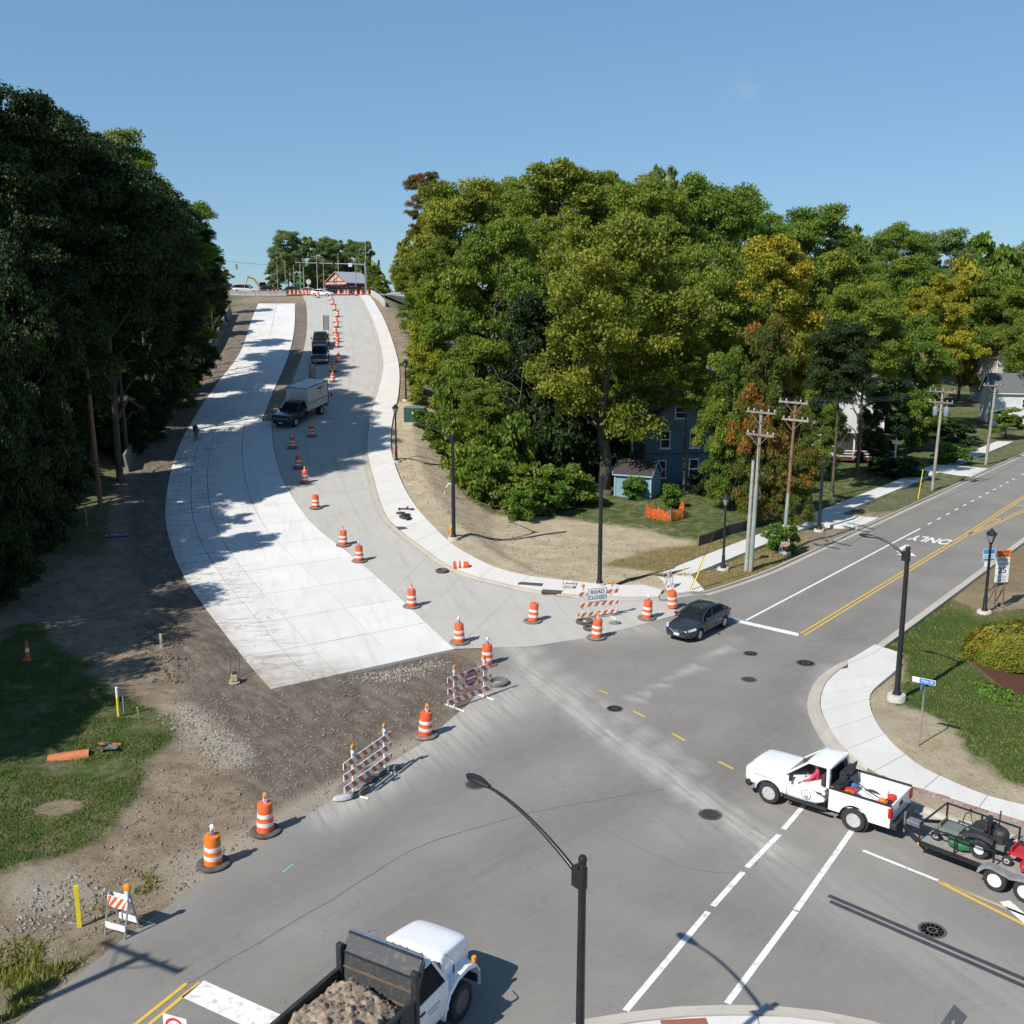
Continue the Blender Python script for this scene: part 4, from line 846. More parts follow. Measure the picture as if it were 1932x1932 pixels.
ordn = ['lowest','second','third','fourth','fifth','sixth','seventh','eighth','ninth','tenth','eleventh','twelfth','thirteenth']
for k, (u, v) in enumerate(UB):
    barrel(at(u, v, .035), ('orange barrel in the line up the hill beside the black pickups, %s from below' % ordn[k]) if k < 13 else 'orange barrel in front of the white sedan at the hilltop', GB, 'amber' if k in (0, 2) else None, basem=RUBBER)
# barrel lying on its side on the gutter with its ring base off
p = at(868, 1075, .28); o = empty('traffic_barrel', p, 0, 'orange barrel lying on its side at the kerb beside its loose ring', 'barrel', GB, rot=(0, R(90), R(8)))
d = put('drum', DM['drum'], o); d.location = (0,0,-.5)
for k in (0, 1): q = put('reflective_band', DM['band%d' % k], o); q.location = (0,0,-.5)
def ring(u, v, label, r=.5, m=None, tilt=0):
    mb = MB(); mb.lathe([(r*.55,.0),(r*.95,.0),(r,.06),(r*.97,.13),(r*.78,.17),(r*.6,.14)], n=26, close=True)
    o = mb.build('tyre_ring', m or RUBBER, smooth=50); o.location = at(u, v, .04); o.rotation_euler = (tilt, 0, 0); return tag(o, label, 'tyre ring', 'rubber ballast rings')
ring(834, 1080, 'loose black rubber ring beside the barrel lying on its side', .42)
ring(666, 1494, 'rubber ring holding down the left foot of the near striped barricade', .56, RUBBERD)
ring(938, 1291, 'flat dusty rubber ring right of the do-not-enter barricade', .55, RUBBERD)
ring(1103, 1176, 'rubber ring at the left foot of the road-closed barricade', .5)
ring(1117, 1188, 'rubber ring between the road-closed barricade and the barrel in front of it', .5)
for u, v, lb in ((706,1462,'black flat ring at the right foot of the near striped barricade'),):
    ring(u, v, lb, .45)
def sandbag(u, v, lb, m=None, s=1., rz=0.):
    mb = MB(); mb.lathe([(0,0),(.16,.0),(.24,.05),(.22,.11),(.12,.15),(0,.155)], n=14)
    o = mb.build('sandbag', m or DARK, smooth=60); o.location = at(u, v, .02); o.scale = (1.5*s, .8*s, s); o.rotation_euler = (0,0,rz); return tag(o, lb, 'sandbag', 'ballast sandbags')
sandbag(690, 1478, 'black slumped sandbag under the near striped barricade', None, 1.3, .5); sandbag(742, 1452, 'grey slumped sandbag right of the near striped barricade', pm('bag_grey', (.2,.2,.2), (.12,.12,.12), 6, .9), 1.0, .4)
sandbag(1160, 1178, 'grey sandbag on the right foot of the road-closed barricade', MATS['bag_grey'], 1.0); sandbag(648, 1510, 'pale grey torn bag at the left foot of the near striped barricade', pm('bag_pale', (.42,.43,.44), (.3,.3,.31), 6, .9), 1.1, .4)
def bar3(pL, pR, label, over, zs, h=.25, flip=False, sign=None, feet=1.2, postm=None):
    """three-rail barricade whose posts stand at pL and pR"""
    pL, pR = Vector(pL), Vector(pR); c = (pL+pR)/2; d = (pR-pL); W = d.length
    o = empty('striped_barricade', c, math.atan2(d.y, d.x), label, 'barricade', 'three-rail barricades'); L = W+over[0]+over[1]; sh = (over[1]-over[0])/2
    pmt = postm or WPAINT
    for sx in (-1, 1):
        mb = MB(); mb.box((sx*W/2, .03, zs[0]/2+.1), (.05,.05,zs[0]+.2)); p = mb.build('post', pmt, o)
        mb = MB(); mb.box((sx*W/2, 0, .04), (.05,feet,.05)); mb.build('foot', pmt, o)
        mb = MB(); mb.box((sx*W/2, -.01, zs[0]+.20), (.11,.12,.12)); l = mb.build('warning_light', BLUEW, o); mb = MB(); mb.lathe([(0,-.05),(.07,-.05),(.10,-.03),(.10,.03),(.07,.05),(0,.05)], c=(sx*W/2,-.01,zs[0]+.36), n=14, M=rotx90()); mb.build('lens', AMBER, l, smooth=40)
    for k, z in enumerate(zs):
        mb = MB(); mb.box((sh, -.02, z-h/2), (L, .03, h)); r = mb.build('rail', SHEETW, o)
        mb = MB(); stripes_on(mb, L, z-h, h, -.038, flip, .215, k*.08); s = mb.build('rail_stripes', SHEETO, r); s.location = (sh, 0, 0)
        mb = MB(); stripes_on(mb, L, z-h, h, .0, flip, .215, k*.08)
    return o
b1 = bar3(at(668,1502), at(727,1458), 'three-rail orange-white barricade with two amber lamps on the gravel edge', (.62,.42), (1.50,1.07,.62), flip=False)
b2 = bar3(at(858,1337), at(914,1316), 'three-rail barricade carrying the round do-not-enter sign', (.42,.42), (1.52,1.0,.50), flip=False)
RED = pm('sign_red', (.38,.012,.025), (.32,.012,.022), 6, .4); BLK = pm('sign_black', (.015,.015,.018), (.02,.02,.022), 6, .5)
def disc(name, m, parent, r, y, z, x=0, t=.006, n=32):
    mb = MB(); mb.lathe([(0,-t/2),(r,-t/2),(r,t/2),(0,t/2)], c=(x,y,z), n=n, M=rotx90()); return mb.build(name, m, parent)
mb = MB(); mb.box((.05,-.05,1.17), (.78,.008,.78)); sg = mb.build('sign_plate', SHEETW, b2); disc('red_disc', RED, sg, .375, -.058, 1.17, .05)
mb = MB(); mb.box((.05,-.066,1.17), (.60,.006,.11)); mb.build('white_bar', SHEETW, sg)
text('lettering', 'DO NOT', .165, SHEETW, sg, (.05,-.066,1.345), (R(90),0,0)); text('lettering', 'ENTER', .165, SHEETW, sg, (.05,-.066,.985), (R(90),0,0))
b3 = bar3(at(1099,1171), at(1153,1164), 'three-rail barricade with the white road-closed board near the dark car', (.33,.42), (1.62,.98,.45), h=.23, flip=True)
mb = MB(); mb.box((-.02,-.06,1.40), (1.16,.01,.76)); sg = mb.build('sign_plate', SHEETW, b3); mb = MB()
for z_, hh, xx, ww in ((1.40+.36,.012,-.02,1.12), (1.40-.36,.012,-.02,1.12)): mb.box((xx,-.066,z_), (ww,.004,hh))
for xx in (-.02-.555,-.02+.555): mb.box((xx,-.066,1.40), (.012,.004,.73))
mb.build('sign_border', BLK, sg); text('lettering', 'ROAD', .30, BLK, sg, (-.02,-.068,1.555), (R(90),0,0), (1,1), .004); text('lettering', 'CLOSED', .30, BLK, sg, (-.02,-.068,1.245), (R(90),0,0), (1,1), .004)
def aframe(p, heading, label, w_=.62, rot=None, sc=1., light=True):
    o = empty('a_frame_barricade', p, heading, label, 'barricade', 'small folding barricades'); o.scale = (sc,)*3
    if rot: o.rotation_euler = rot
    for s in (-1, 1):
        for x in (-w_/2, w_/2):
            mb = MB(); mb.beam((x, s*.26, 0), (x, s*.02, 1.05), .04, .03); mb.build('leg', GALV, o)
        mb = MB(); mb.beam((-w_/2, s*.075, .83), (w_/2, s*.075, .83), .02, .30); bd = mb.build('striped_board', SHEETW, o)
        mb = MB(); stripes_on(mb, w_, .68, .30, s*.088, s < 0, .10); mb.build('board_stripes', SHEETO, bd)
        mb = MB(); mb.beam((-w_/2, s*.215, .26), (w_/2, s*.215, .26), .02, .16); mb.build('lower_board', SHEETW, o)
    if light:
        mb = MB(); mb.box((w_/2-.05, 0, 1.10), (.11,.11,.14)); l = mb.build('warning_light', BLUEW, o); mb = MB(); mb.lathe([(0,-.05),(.07,-.05),(.10,-.03),(.10,.03),(.07,.05),(0,.05)], c=(w_/2-.05,0,1.26), n=14, M=rotx90()); mb.build('lens', AMBER, l, smooth=40)
    return o
aframe(at(231,1758), R(-22), 'small folding barricade with amber lamp on the lower left verge', sc=1.12)
aframe(at(1480,1050), R(20), 'small folding barricade with amber lamp at the foot of the second utility pole', sc=1.05)
aframe(at(1262,1113,.17), R(70), 'small folding barricade half collapsed on the corner ramp', sc=.95, light=False)
aframe(at(1074,1106,.16), R(5), 'small folding barricade lying flat beside the corner light pole', rot=(R(84),0,R(-8)), light=False)
def vsign(p, label, heading, w_=.62, h=1.9, z0=.9):
    """tall narrow board on two legs seen from behind"""
    o = empty('vertical_board_sign', p, heading, label, 'sign', 'tall boards on the hill')
    mb = MB(); mb.box((0,0,z0+h/2), (w_,.02,h)); b_ = mb.build('board', pm('board_grey', (.16,.165,.17), (.26,.265,.27), 3, .6), o)
    mb = MB()
    for x in (-w_/2+.04, w_/2-.04): mb.box((x,-.025,z0+h/2), (.07,.03,h))
    mb.build('stiffener', DARK, b_)
    for x in (-w_/2+.05, w_/2-.05): mb = MB(); mb.box((x,0,z0/2), (.05,.05,z0)); mb.build('leg', DARK, o)
    for x in (-w_/2+.05, w_/2-.05): mb = MB(); mb.box((x,0,.03), (.06,1.0,.06)); mb.build('foot', DARK, o)
    return o
vsign(at(616,634,.04), 'tall narrow board sign standing behind the upper black pickup', R(4), .82, 2.1, .8)
vsign(at(590,741,.04), 'tall narrow board sign standing just uphill of the box truck', R(40), .82, 2.3, .9)
def cone(p, label, h=.72):
    o = empty('traffic_cone', p, 0, label, 'cone', 'orange cones')
    mb = MB(); mb.box((0,0,.02), (.38,.38,.04)); mb.build('base', RUBBER if h < .8 else ORANGE, o)
    mb = MB(); mb.lathe([(.15,.04),(.03,h),(0,h)], n=16); mb.build('cone_body', ORANGE, o, smooth=50)
    mb = MB(); mb.lathe([(.104,h*.45),(.078,h*.64)], n=16); mb.build('reflective_collar', SHEETW, o, smooth=50); return o
cone(at(53,1246), 'orange traffic cone alone in the dark grass on the left', 1.0); cone(at(625,747,.04), 'small orange cone behind the box truck', .8)

# ------------------------------------------------------------------ lamp posts and poles
def street_light(p, h, arm_head, arm_len, rise, label, tilt=0., r=.115, base=True):
    o = empty('street_light', p, 0, label, 'street light', 'black street lights'); a = hd(arm_head); o.rotation_euler = (0, tilt, 0)
    if base: mb = MB(); mb.lathe([(.40,-.3),(.40,.14),(.37,.20),(0,.20)], n=20); mb.build('concrete_base', CONC, o, smooth=40)
    mb = MB(); mb.lathe([(r*1.9,.19),(r*1.9,.24),(r*1.5,.30),(r*1.25,.5),(r*.95,h),(0,h)], n=16); mb.build('pole', BLACKM, o, smooth=40)
    mb = MB(); mb.lathe([(r*1.08,h),(r*1.08,h+.06),(r*.8,h+.10),(0,h+.11)], n=16); mb.lathe([(r*1.25,h-.55),(r*1.25,h-.15)], n=16); mb.box((r*1.2*math.cos(a), r*1.2*math.sin(a), h-.35), (.2,.2,.4), rz=a); mb.build('pole_cap', BLACKM, o, smooth=40)
    A = lambda t, z: (math.cos(a)*t, math.sin(a)*t, z)
    mb = MB(); N = 10; pts = [A(.1+arm_len*k/N, h-.35+rise*math.sin(min(1, k/N*1.02)*math.pi/2)**.9) for k in range(N+1)]; mb.tube(pts, r*.62, 10, r*.42); arm = mb.build('arm', BLACKM, o, smooth=50)
    zt = h-.35+rise; mb = MB(); secs = []
    for t, ww, hh in ((0,.05,.04),(.12,.075,.055),(.25,.115,.07),(.45,.145,.085),(.62,.12,.07),(.74,.05,.04)):
        c = arm_len+.02+t; secs.append([(math.cos(a)*c-math.sin(a)*ww*math.cos(q), math.sin(a)*c+math.cos(a)*ww*math.cos(q), zt+.01+hh*math.sin(q)) for q in [2*math.pi*i/12 for i in range(12)]])
    mb.loft(secs); lum = mb.build('luminaire', BLACKM, arm, smooth=50)
    mb = MB(); mb.box((-.02+r, 0, h*.42), (.05,.09,.15)); mb.build('receptacle', GALV, o); return o
street_light((1.32,17.5,0), 6.85, -40, 2.75, .78, 'nearest black street light rising at the bottom centre edge', r=.078)
street_light(at(1691,1322,.1), 6.75, -45, 1.45, .6, 'black street light on the right corner verge beside the lawn', r=.10)
street_light(at(1131,1107,.05), 6.8, 31, 2.6, .75, 'black street light behind the road-closed barricade at the dirt lot')
street_light(at(856,1018), 7.3, -40, 3.2, .75, 'black street light on the dirt bank beside the curved sidewalk')
street_light(at(1545,1003), 5.4, 35, .6, .2, 'black lamp post far along the shaded right sidewalk')
GLASSL = pm('lantern_glass', (.34,.37,.38), (.26,.29,.31), 5, .15)
def lantern(p, h, label, base=True):
    o = empty('lantern_post', p, 0, label, 'lamp post', 'black lantern posts'); s = h/4.8
    if base: mb = MB(); mb.lathe([(.40,-.3),(.40,.12),(.37,.16),(0,.16)], n=20); mb.build('concrete_base', CONC, o, smooth=40)
    mb = MB(); mb.lathe([(.17,.15),(.17,.25),(.12,.32),(.115,.95),(.09,1.02),(.065,3.75*s),(.095,3.8*s),(.07,3.88*s),(0,3.9*s)], n=14); mb.build('pole', BLACKM, o, smooth=40)
    z = 3.88*s; mb = MB(); mb.lathe([(.06,z),(.10,z+.10),(.12,z+.16),(0,z+.17)], n=8); mb.lathe([(.30,z+.62),(.31,z+.66),(.17,z+.80),(.10,z+.86),(.08,z+.92),(0,z+.97)], n=8)
    for k in range(8): t = 2*math.pi*k/8; mb.beam((.11*math.cos(t), .11*math.sin(t), z+.14), (.25*math.cos(t), .25*math.sin(t), z+.63), .022, .022)
    hb = mb.build('lantern_head', BLACKM, o); mb = MB(); mb.lathe([(.10,z+.17),(.235,z+.62)], n=8); mb.build('lantern_glass', GLASSL, hb); return o
lantern(at(1857,1157), 4.9, 'black lantern post in front of the speed limit sign'); lantern(at(1364,1076,.02), 5.2, 'black lantern post between the sidewalk and the first utility pole')
lantern(at(748,872), 5.2, 'black lantern post at the sidewalk edge below the green utility cabinet'); lantern(at(766,756), 4.4, 'black lantern post above the green utility cabinet')
INS = pm('insulator', (.45,.46,.47), (.33,.34,.35), 5, .4)
def upole(p, top_h, lean, arms, label, m=WOODG, r=.14, name='utility_pole', guard=0, trans=0, armdir=R(128.4), light=None, armm=None):
    o = empty(name, p, 0, label, 'utility pole', 'wooden utility poles'); dx, dy = lean
    P_ = lambda z: (dx*z/top_h, dy*z/top_h, z)
    mb = MB(); mb.tube([P_(-.6), P_(top_h*.33), P_(top_h*.66), P_(top_h)], r, 12, r*.68); mb.build('pole', m, o, smooth=50)
    if guard: mb = MB(); mb.tube([P_(0), P_(guard*.5), P_(guard)], r*1.02+.012, 12, r*.86+.012); mb.build('pole_guard', GREENP, o, smooth=50)
    c, s = math.cos(armdir), math.sin(armdir)
    for z, L, off in arms:
        q = P_(z); mb = MB(); f = .14
        mb.beam((q[0]-c*(L/2-off)-s*f, q[1]-s*(L/2-off)+c*f, z), (q[0]+c*(L/2+off)-s*f, q[1]+s*(L/2+off)+c*f, z), .10, .13); a = mb.build('crossarm', armm or WOOD, o)
        mb = MB()
        for t in (-L/2+.1+off, -L/4+off, L/4+off, L/2-.1+off): mb.lathe([(.02,z+.06),(.05,z+.1),(.055,z+.17),(.03,z+.24),(0,z+.25)], c=(q[0]+c*t-s*f, q[1]+s*t+c*f, 0), n=8)
        mb.build('insulators', INS, a, smooth=60)
        for t in (-1, 1): mb = MB(); mb.beam((q[0]+c*t*.75-s*f, q[1]+s*t*.75+c*f, z-.05), (q[0]-s*f, q[1]+c*f, z-.75), .03, .03); mb.build('brace', WOOD, o)
    for k in range(trans):
        t = (-.55, .55, 0)[k]; q = P_(top_h*.78); mb = MB(); mb.lathe([(0,-.45),(.22,-.45),(.24,-.4),(.24,.35),(.2,.42),(0,.45)], c=(q[0]+c*t, q[1]+s*t, q[2]), n=14); mb.lathe([(.03,.4),(.05,.5),(.03,.62),(0,.63)], c=(q[0]+c*t, q[1]+s*t, q[2]), n=8); mb.build('transformer', pm('transformer_grey', (.22,.26,.31), (.17,.20,.25), 4, .5), o, smooth=50)
        mb = MB(); mb.beam(q, (q[0]+c*t*.6, q[1]+s*t*.6, q[2]), .08, .08); mb.build('bracket', STEEL, o)
    if light:
        a = hd(light); z = top_h*.63; mb = MB(); pts = [(math.cos(a)*t, math.sin(a)*t, z+.6*math.sin(t/2.6*math.pi/2)) for t in np.linspace(0, 2.6, 9)]; mb.tube(pts, .035, 8); ar = mb.build('lamp_arm', GALV, o, smooth=50)
        mb = MB(); mb.loft([[(math.cos(a)*(2.6+t)-math.sin(a)*w_*math.cos(q), math.sin(a)*(2.6+t)+math.cos(a)*w_*math.cos(q), z+.6+w_*.5*math.sin(q)) for q in [2*math.pi*i/10 for i in range(10)]] for t, w_ in ((0,.06),(.2,.13),(.5,.14),(.7,.05))]); mb.build('lamp_head', GALV, ar, smooth=60)
    return o
u1 = at(1416,1078); u2 = at(1478,1040); u3 = at(1759,925); u4 = at(1860,876)
upole(u1, 10.7, (.25,.1), [(10.55,2.3,-.1),(9.1,2.2,-.15)], 'grey utility pole with a crossarm nearest the street corner', WOODG, .145, guard=5.6)
upole((u1.x-.28, u1.y+.05, u1.z), 7.4, (.15,.05), [], 'cut-off old utility pole strapped to the left of the corner one', pm('pole_old', (.36,.36,.33), (.26,.26,.24), 2, .9), .15, name='utility_pole_stub')
upole(u2, 10.8, (.35,.1), [(10.6,2.4,.1),(9.4,2.2,-.2)], 'brown utility pole with two crossarms behind the small barricade', WOODB, .135, guard=4.2, armm=WOODG)
upole(u3, 9.6, (.3,.1), [(9.3,2.6,0),(8.3,2.4,0)], 'utility pole with two transformer cans on the far verge', WOODG, .16, trans=2)
upole(u4, 8.9, (.35,.1), [(8.6,2.0,.3)], 'utility pole carrying a curved street lamp arm by the white houses', WOODG, .17, light=75)
pl = at(190,955); upole(pl, 11.3, (-.25,0), [], 'bare brown wooden pole standing against the left wood', WOODB, .19)
upole((-17.9,16.7,0), 10.7, (0,0), [(10.45,2.9,0)], 'utility pole left of the picture whose shadow crosses the lower left road', WOODG, .17, trans=1, armdir=R(-27))
WIREM = pm('wire_black', (.02,.02,.022), (.03,.03,.03), 3, .6)
def wire(name, a, b_, sag, label, r=.02, grp='overhead wires'):
    a, b_ = Vector(a), Vector(b_); mb = MB(); N = 12
    mb.tube([a+(b_-a)*k/N-Vector((0,0,sag*4*(k/N)*(1-k/N))) for k in range(N+1)], r, 4); o = mb.build(name, WIREM); return tag(o, label, 'wire', grp)
for k, t in enumerate((-1.0, .0, 1.0)):
    c, s = math.cos(R(128.4)), math.sin(R(128.4)); w3 = ('left', 'middle', 'right')[k]
    wire('overhead_wire', u1+Vector((.25+c*t, .1+s*t, 10.8)), u2+Vector((.35+c*t, .1+s*t, 10.85)), .12, 'black overhead wire between the two corner utility poles, %s strand' % w3)
    wire('overhead_wire', u2+Vector((.35+c*t, .1+s*t, 10.85)), u3+Vector((.3+c*t, .1+s*t, 9.55)), .5, 'black overhead wire from the brown pole to the transformer pole, %s strand' % w3)
    wire('overhead_wire', u3+Vector((.3+c*t, .1+s*t, 9.55)), u4+Vector((.35+c*t, .1+s*t, 8.85)), .3, 'black overhead wire from the transformer pole to the lamp-arm pole, %s strand' % w3)
wire('guy_wire', u1+Vector((.2,.1,9.8)), at(1300,1118), 0, 'steel guy wire slanting from the corner pole to the dirt verge', .02, 'guy wires')
gq = at(1302,1118); ga = u1+Vector((.2,.1,9.8)); mb = MB(); mb.cyl(gq, gq+(ga-gq)*.20, .035); o = mb.build('guy_guard', YEL); tag(o, 'yellow plastic guard on the guy wire by the sidewalk', 'guy guard')
gq = at(1732,942); mb = MB(); mb.cyl(gq, gq+Vector((.45,.5,2.6)), .035); tag(mb.build('guy_guard', YEL), 'yellow guy guard leaning beside the transformer pole', 'guy guard')

# ------------------------------------------------------------------ signs
o = empty('speed_limit_sign', at(1884,1146), R(6), 'work-zone speed limit 25 sign on two wooden posts', 'sign')
SW = SHEETW
for x in (-.24,.26):
    mb = MB(); mb.box((x,.05,1.6), (.07,.07,3.2)); mb.build('post', WOODB, o)
    mb = MB(); mb.box((x,.0,.06), (.09,1.6,.10)); mb.build('skid', WOOD, o)
    mb = MB(); mb.beam((x,.75,.1), (x,.08,1.2), .05, .05); mb.build('brace', WOOD, o)
mb = MB(); mb.box((0,0,2.25), (.84,.012,1.48)); sp_ = mb.build('speed_plate', SW, o); mb = MB(); mb.box((.01,-.002,3.2), (.86,.012,.40)); wz = mb.build('work_zone_plate', pm('sign_orange', (.80,.17,.03), (.72,.15,.03), 6, .4), o)
text('lettering', 'WORK', .205, BLK, wz, (.01,-.012,3.29), (R(90),0,0), (1.05,1), .004); text('lettering', 'ZONE', .205, BLK, wz, (.01,-.012,3.10), (R(90),0,0), (1.05,1), .004)
text('lettering', 'SPEED', .23, BLK, sp_, (0,-.01,2.84), (R(90),0,0), (.95,1)); text('lettering', 'LIMIT', .23, BLK, sp_, (0,-.01,2.58), (R(90),0,0), (.95,1)); text('lettering', '25', .50, BLK, sp_, (0,-.01,2.20), (R(90),0,0), (1.1,1), .006)
mb = MB(); mb.box((0,-.008,1.93), (.8,.004,.012)); mb.build('sign_border', BLK, sp_); text('lettering', '$375 FINE', .145, BLK, sp_, (0,-.01,1.80), (R(90),0,0)); text('lettering', 'MINIMUM', .135, BLK, sp_, (0,-.01,1.62), (R(90),0,0))
o = empty('blue_notice_sign', at(1859,1121), R(8), 'blue and white notice board on a thin post behind the lantern post', 'sign')
SBL = pm('sign_blue', (.03,.20,.52), (.03,.17,.45), 6, .4); mb = MB(); mb.box((0,.04,1.4), (.05,.05,2.8)); mb.build('post', GALV, o)
mb = MB(); mb.box((0,0,2.45), (.78,.012,.74)); bp = mb.build('notice_plate', pm('sign_paleblue', (.50,.66,.80), (.44,.60,.75), 6, .4), o); mb = MB(); mb.box((0,-.009,2.66), (.70,.006,.26)); mb.build('blue_panel', SBL, bp)
mb = MB(); mb.box((0,-.009,2.16), (.70,.006,.10)); mb.build('blue_panel', SBL, bp); mb = MB(); mb.box((0,-.009,2.40), (.60,.006,.035)); mb.box((0,-.009,2.31), (.66,.006,.03)); mb.build('print_lines', pm('print_grey', (.2,.26,.33), (.2,.26,.33), 5, .5), bp)
mb = MB(); mb.lathe([(0,-.003),(.09,-.003),(.09,.003),(0,.003)], c=(-.2,-.015,2.66), n=6, M=rotx90()); mb.build('emblem', pm('emblem_teal', (.05,.36,.34), (.05,.3,.3), 5, .4), bp)
mb = MB(); mb.box((-.05,0,1.87), (.42,.012,.34)); mb.build('lower_plate', SW, o)
o = empty('street_name_sign', at(1733,1408), 0, 'street name sign with two crossed blades on a thin post', 'sign')
mb = MB(); mb.cyl((0,0,0), (.05,0,2.45), .03, n=10); mb.build('post', GALV, o, smooth=50)
mb = MB(); mb.box((0,0,2.68), (.86,.012,.21)); bl = mb.build('name_blade', SW, o); bl.rotation_euler = (0,0,R(-36)); mb = MB(); mb.box((.125,-.009,2.68), (.58,.006,.18)); mb.build('blue_panel', SBL, bl)
text('lettering', 'Main St', .15, SW, bl, (.125,-.014,2.68), (R(90),0,0)); text('lettering', 'Main St', .15, SW, bl, (-.1,.0075,2.68), (R(90),0,R(180)))
mb = MB(); mb.box((0,0,2.50), (.80,.012,.17)); b2_ = mb.build('name_blade', SBL, o); b2_.rotation_euler = (0,0,R(52))
mb = MB(); mb.box((-.28,-.009,2.50), (.2,.006,.15)); mb.build('white_panel', BLUEW, b2_)
q = gp(331,1941,2.0); o = empty('no_left_turn_sign', (q.x, q.y, 0), R(-20), 'white square prohibition sign with red ring at the bottom left edge', 'sign')
mb = MB(); mb.box((0,.03,1.15), (.05,.05,2.3)); mb.build('post', GALV, o); mb = MB(); mb.box((0,0,2.0), (.6,.01,.6)); sp_ = mb.build('sign_plate', SW, o)
mb = MB(); mb.lathe([(.20,-.003),(.26,-.003),(.26,.003),(.20,.003)], c=(0,-.009,2.0), n=32, M=rotx90(), close=True); mb.build('red_ring', pm('sign_red2', (.65,.03,.03), (.6,.03,.03), 5, .4), sp_)
mb = MB(); mb.box((.05,-.0085,1.93), (.05,.004,.26)); mb.box((-.03,-.0085,2.03), (.2,.004,.05)); mb.poly([(-.18,-.0105,2.03),(-.09,-.0105,1.95),(-.09,-.0105,2.11)]); mb.build('turn_arrow', BLK, sp_)
q = gp(1797,1925,2.3); o = empty('diamond_sign', (q.x, q.y, 0), R(25), 'back of a grey diamond sign at the bottom right edge', 'sign')
mb = MB(); mb.box((0,-.03,1.15), (.05,.05,2.3)); mb.build('post', GALV, o); mb = MB(); mb.box((0,0,0), (.62,.012,.62), M=Matrix.Rotation(R(45), 3, 'Y')); sp_ = mb.build('sign_plate', pm('sign_back', (.20,.21,.22), (.15,.16,.17), 4, .5, metal=.4), o); sp_.location = (0,0,2.25)

# ------------------------------------------------------------------ ironwork and small things on the ground
IRON = pm('cast_iron', (.075,.068,.062), (.13,.115,.10), 9, .7, metal=.3, bump=.4)
def manhole(u, v, label, r=.42, grate=False):
    o = empty('drain_grate' if grate else 'manhole_cover', gp(u, v, .024), R(20), label, 'grate' if grate else 'manhole', 'street ironwork')
    mb = MB(); mb.lathe([(r*.80,0),(r*.80,.010),(r,.010),(r*1.0,0)], n=28, close=True); mb.build('frame', IRON, o)
    mb = MB(); mb.lathe([(0,.003),(r*.79,.003)], n=28); mb.build('plate', pm('iron_dark', (.035,.032,.03), (.06,.055,.05), 8, .8), o)
    mb = MB()
    if grate:
        for k in np.arange(-r*.7, r*.71, r*.17): L_ = math.sqrt(max(0, (r*.79)**2-k*k)); mb.box((0,k,.008), (2*L_,r*.08,.010))
    else:
        for a in range(0, 360, 30): mb.box((math.cos(R(a))*r*.62, math.sin(R(a))*r*.62, .006), (r*.22,r*.07,.008), rz=R(a))
        mb.lathe([(r*.26,.004),(r*.26,.010),(r*.42,.010),(r*.42,.004)], n=24, close=True); mb.box((0,0,.006), (r*.3,r*.08,.008)); 
    mb.build('bars', IRON, o); return o
for u, v, lb, r, g in ((1416,1233,'manhole cover in front of the dark car',.36,0),(1520,1251,'manhole cover near the right corner kerb',.46,0),(1413,1282,'small drain cover in the middle of the crossing',.36,1),(1160,1337,'manhole cover on the dusty wheel track',.36,0),(1340,1537,'drain grate left of the white pickup tracks',.40,1),(898,1480,'slotted drain grate beside the near street light head',.40,1),(1759,1755,'manhole cover between the black stripes and the yellow line',.38,0)): manhole(u, v, lb, r, bool(g))
def stake(name, u, v, h, w_, m, label, lean=(0,0), top=None, rnd=False):
    o = empty(name, at(u, v), .3, label, 'marker post' if h > 1 else 'stake', 'marker posts and stakes'); mb = MB(); hh = h*.66 if top else h
    f = (lambda a, b_: mb.cyl((lean[0]*a/h, lean[1]*a/h, a-.05), (lean[0]*b_/h, lean[1]*b_/h, b_), w_/2, n=12)) if rnd else (lambda a, b_: mb.beam((lean[0]*a/h, lean[1]*a/h, a-.05), (lean[0]*b_/h, lean[1]*b_/h, b_), w_, w_*.5))
    f(0, hh); mb.build('shaft', m, o)
    if top: mb = MB(); f(hh+.05, h); mb.build('tip', top, o)
    return o
GREYB = pm('stake_grey', (.25,.30,.33), (.2,.24,.27), 5, .7); LIME = pm('stake_lime', (.36,.50,.08), (.3,.42,.08), 5, .7)
stake('marker_post', 224, 1352, 1.3, .11, YEL, 'yellow marker post with a white top at the grass edge', top=pm('post_white', (.78,.80,.84), (.7,.74,.8), 5, .5), rnd=True)
stake('survey_stake', 234, 1345, .75, .06, GREYB, 'grey stake beside the yellow-white marker post', rnd=True); stake('survey_stake', 266, 1372, .9, .04, WOOD, 'thin wooden stake with lime tip right of the marker post', (-.1,0), top=LIME)
stake('survey_stake', 150, 1748, 1.25, .12, YEL, 'flat yellow stake left of the small folding barricade'); stake('survey_stake', 304, 1222, .72, .12, pm('stake_cream', (.55,.50,.36), (.45,.40,.3), 5, .8), 'short cream stake stuck in the soil heap'); stake('survey_stake', 164, 992, 1.5, .07, pm('stake_dark_yellow', (.55,.42,.05), (.45,.35,.05), 5, .8), 'thin yellow stake in the shade of the left wood')
stake('marker_post', 1289, 1087, .75, .06, YEL, 'short yellow stake at the sidewalk corner by the ramp')
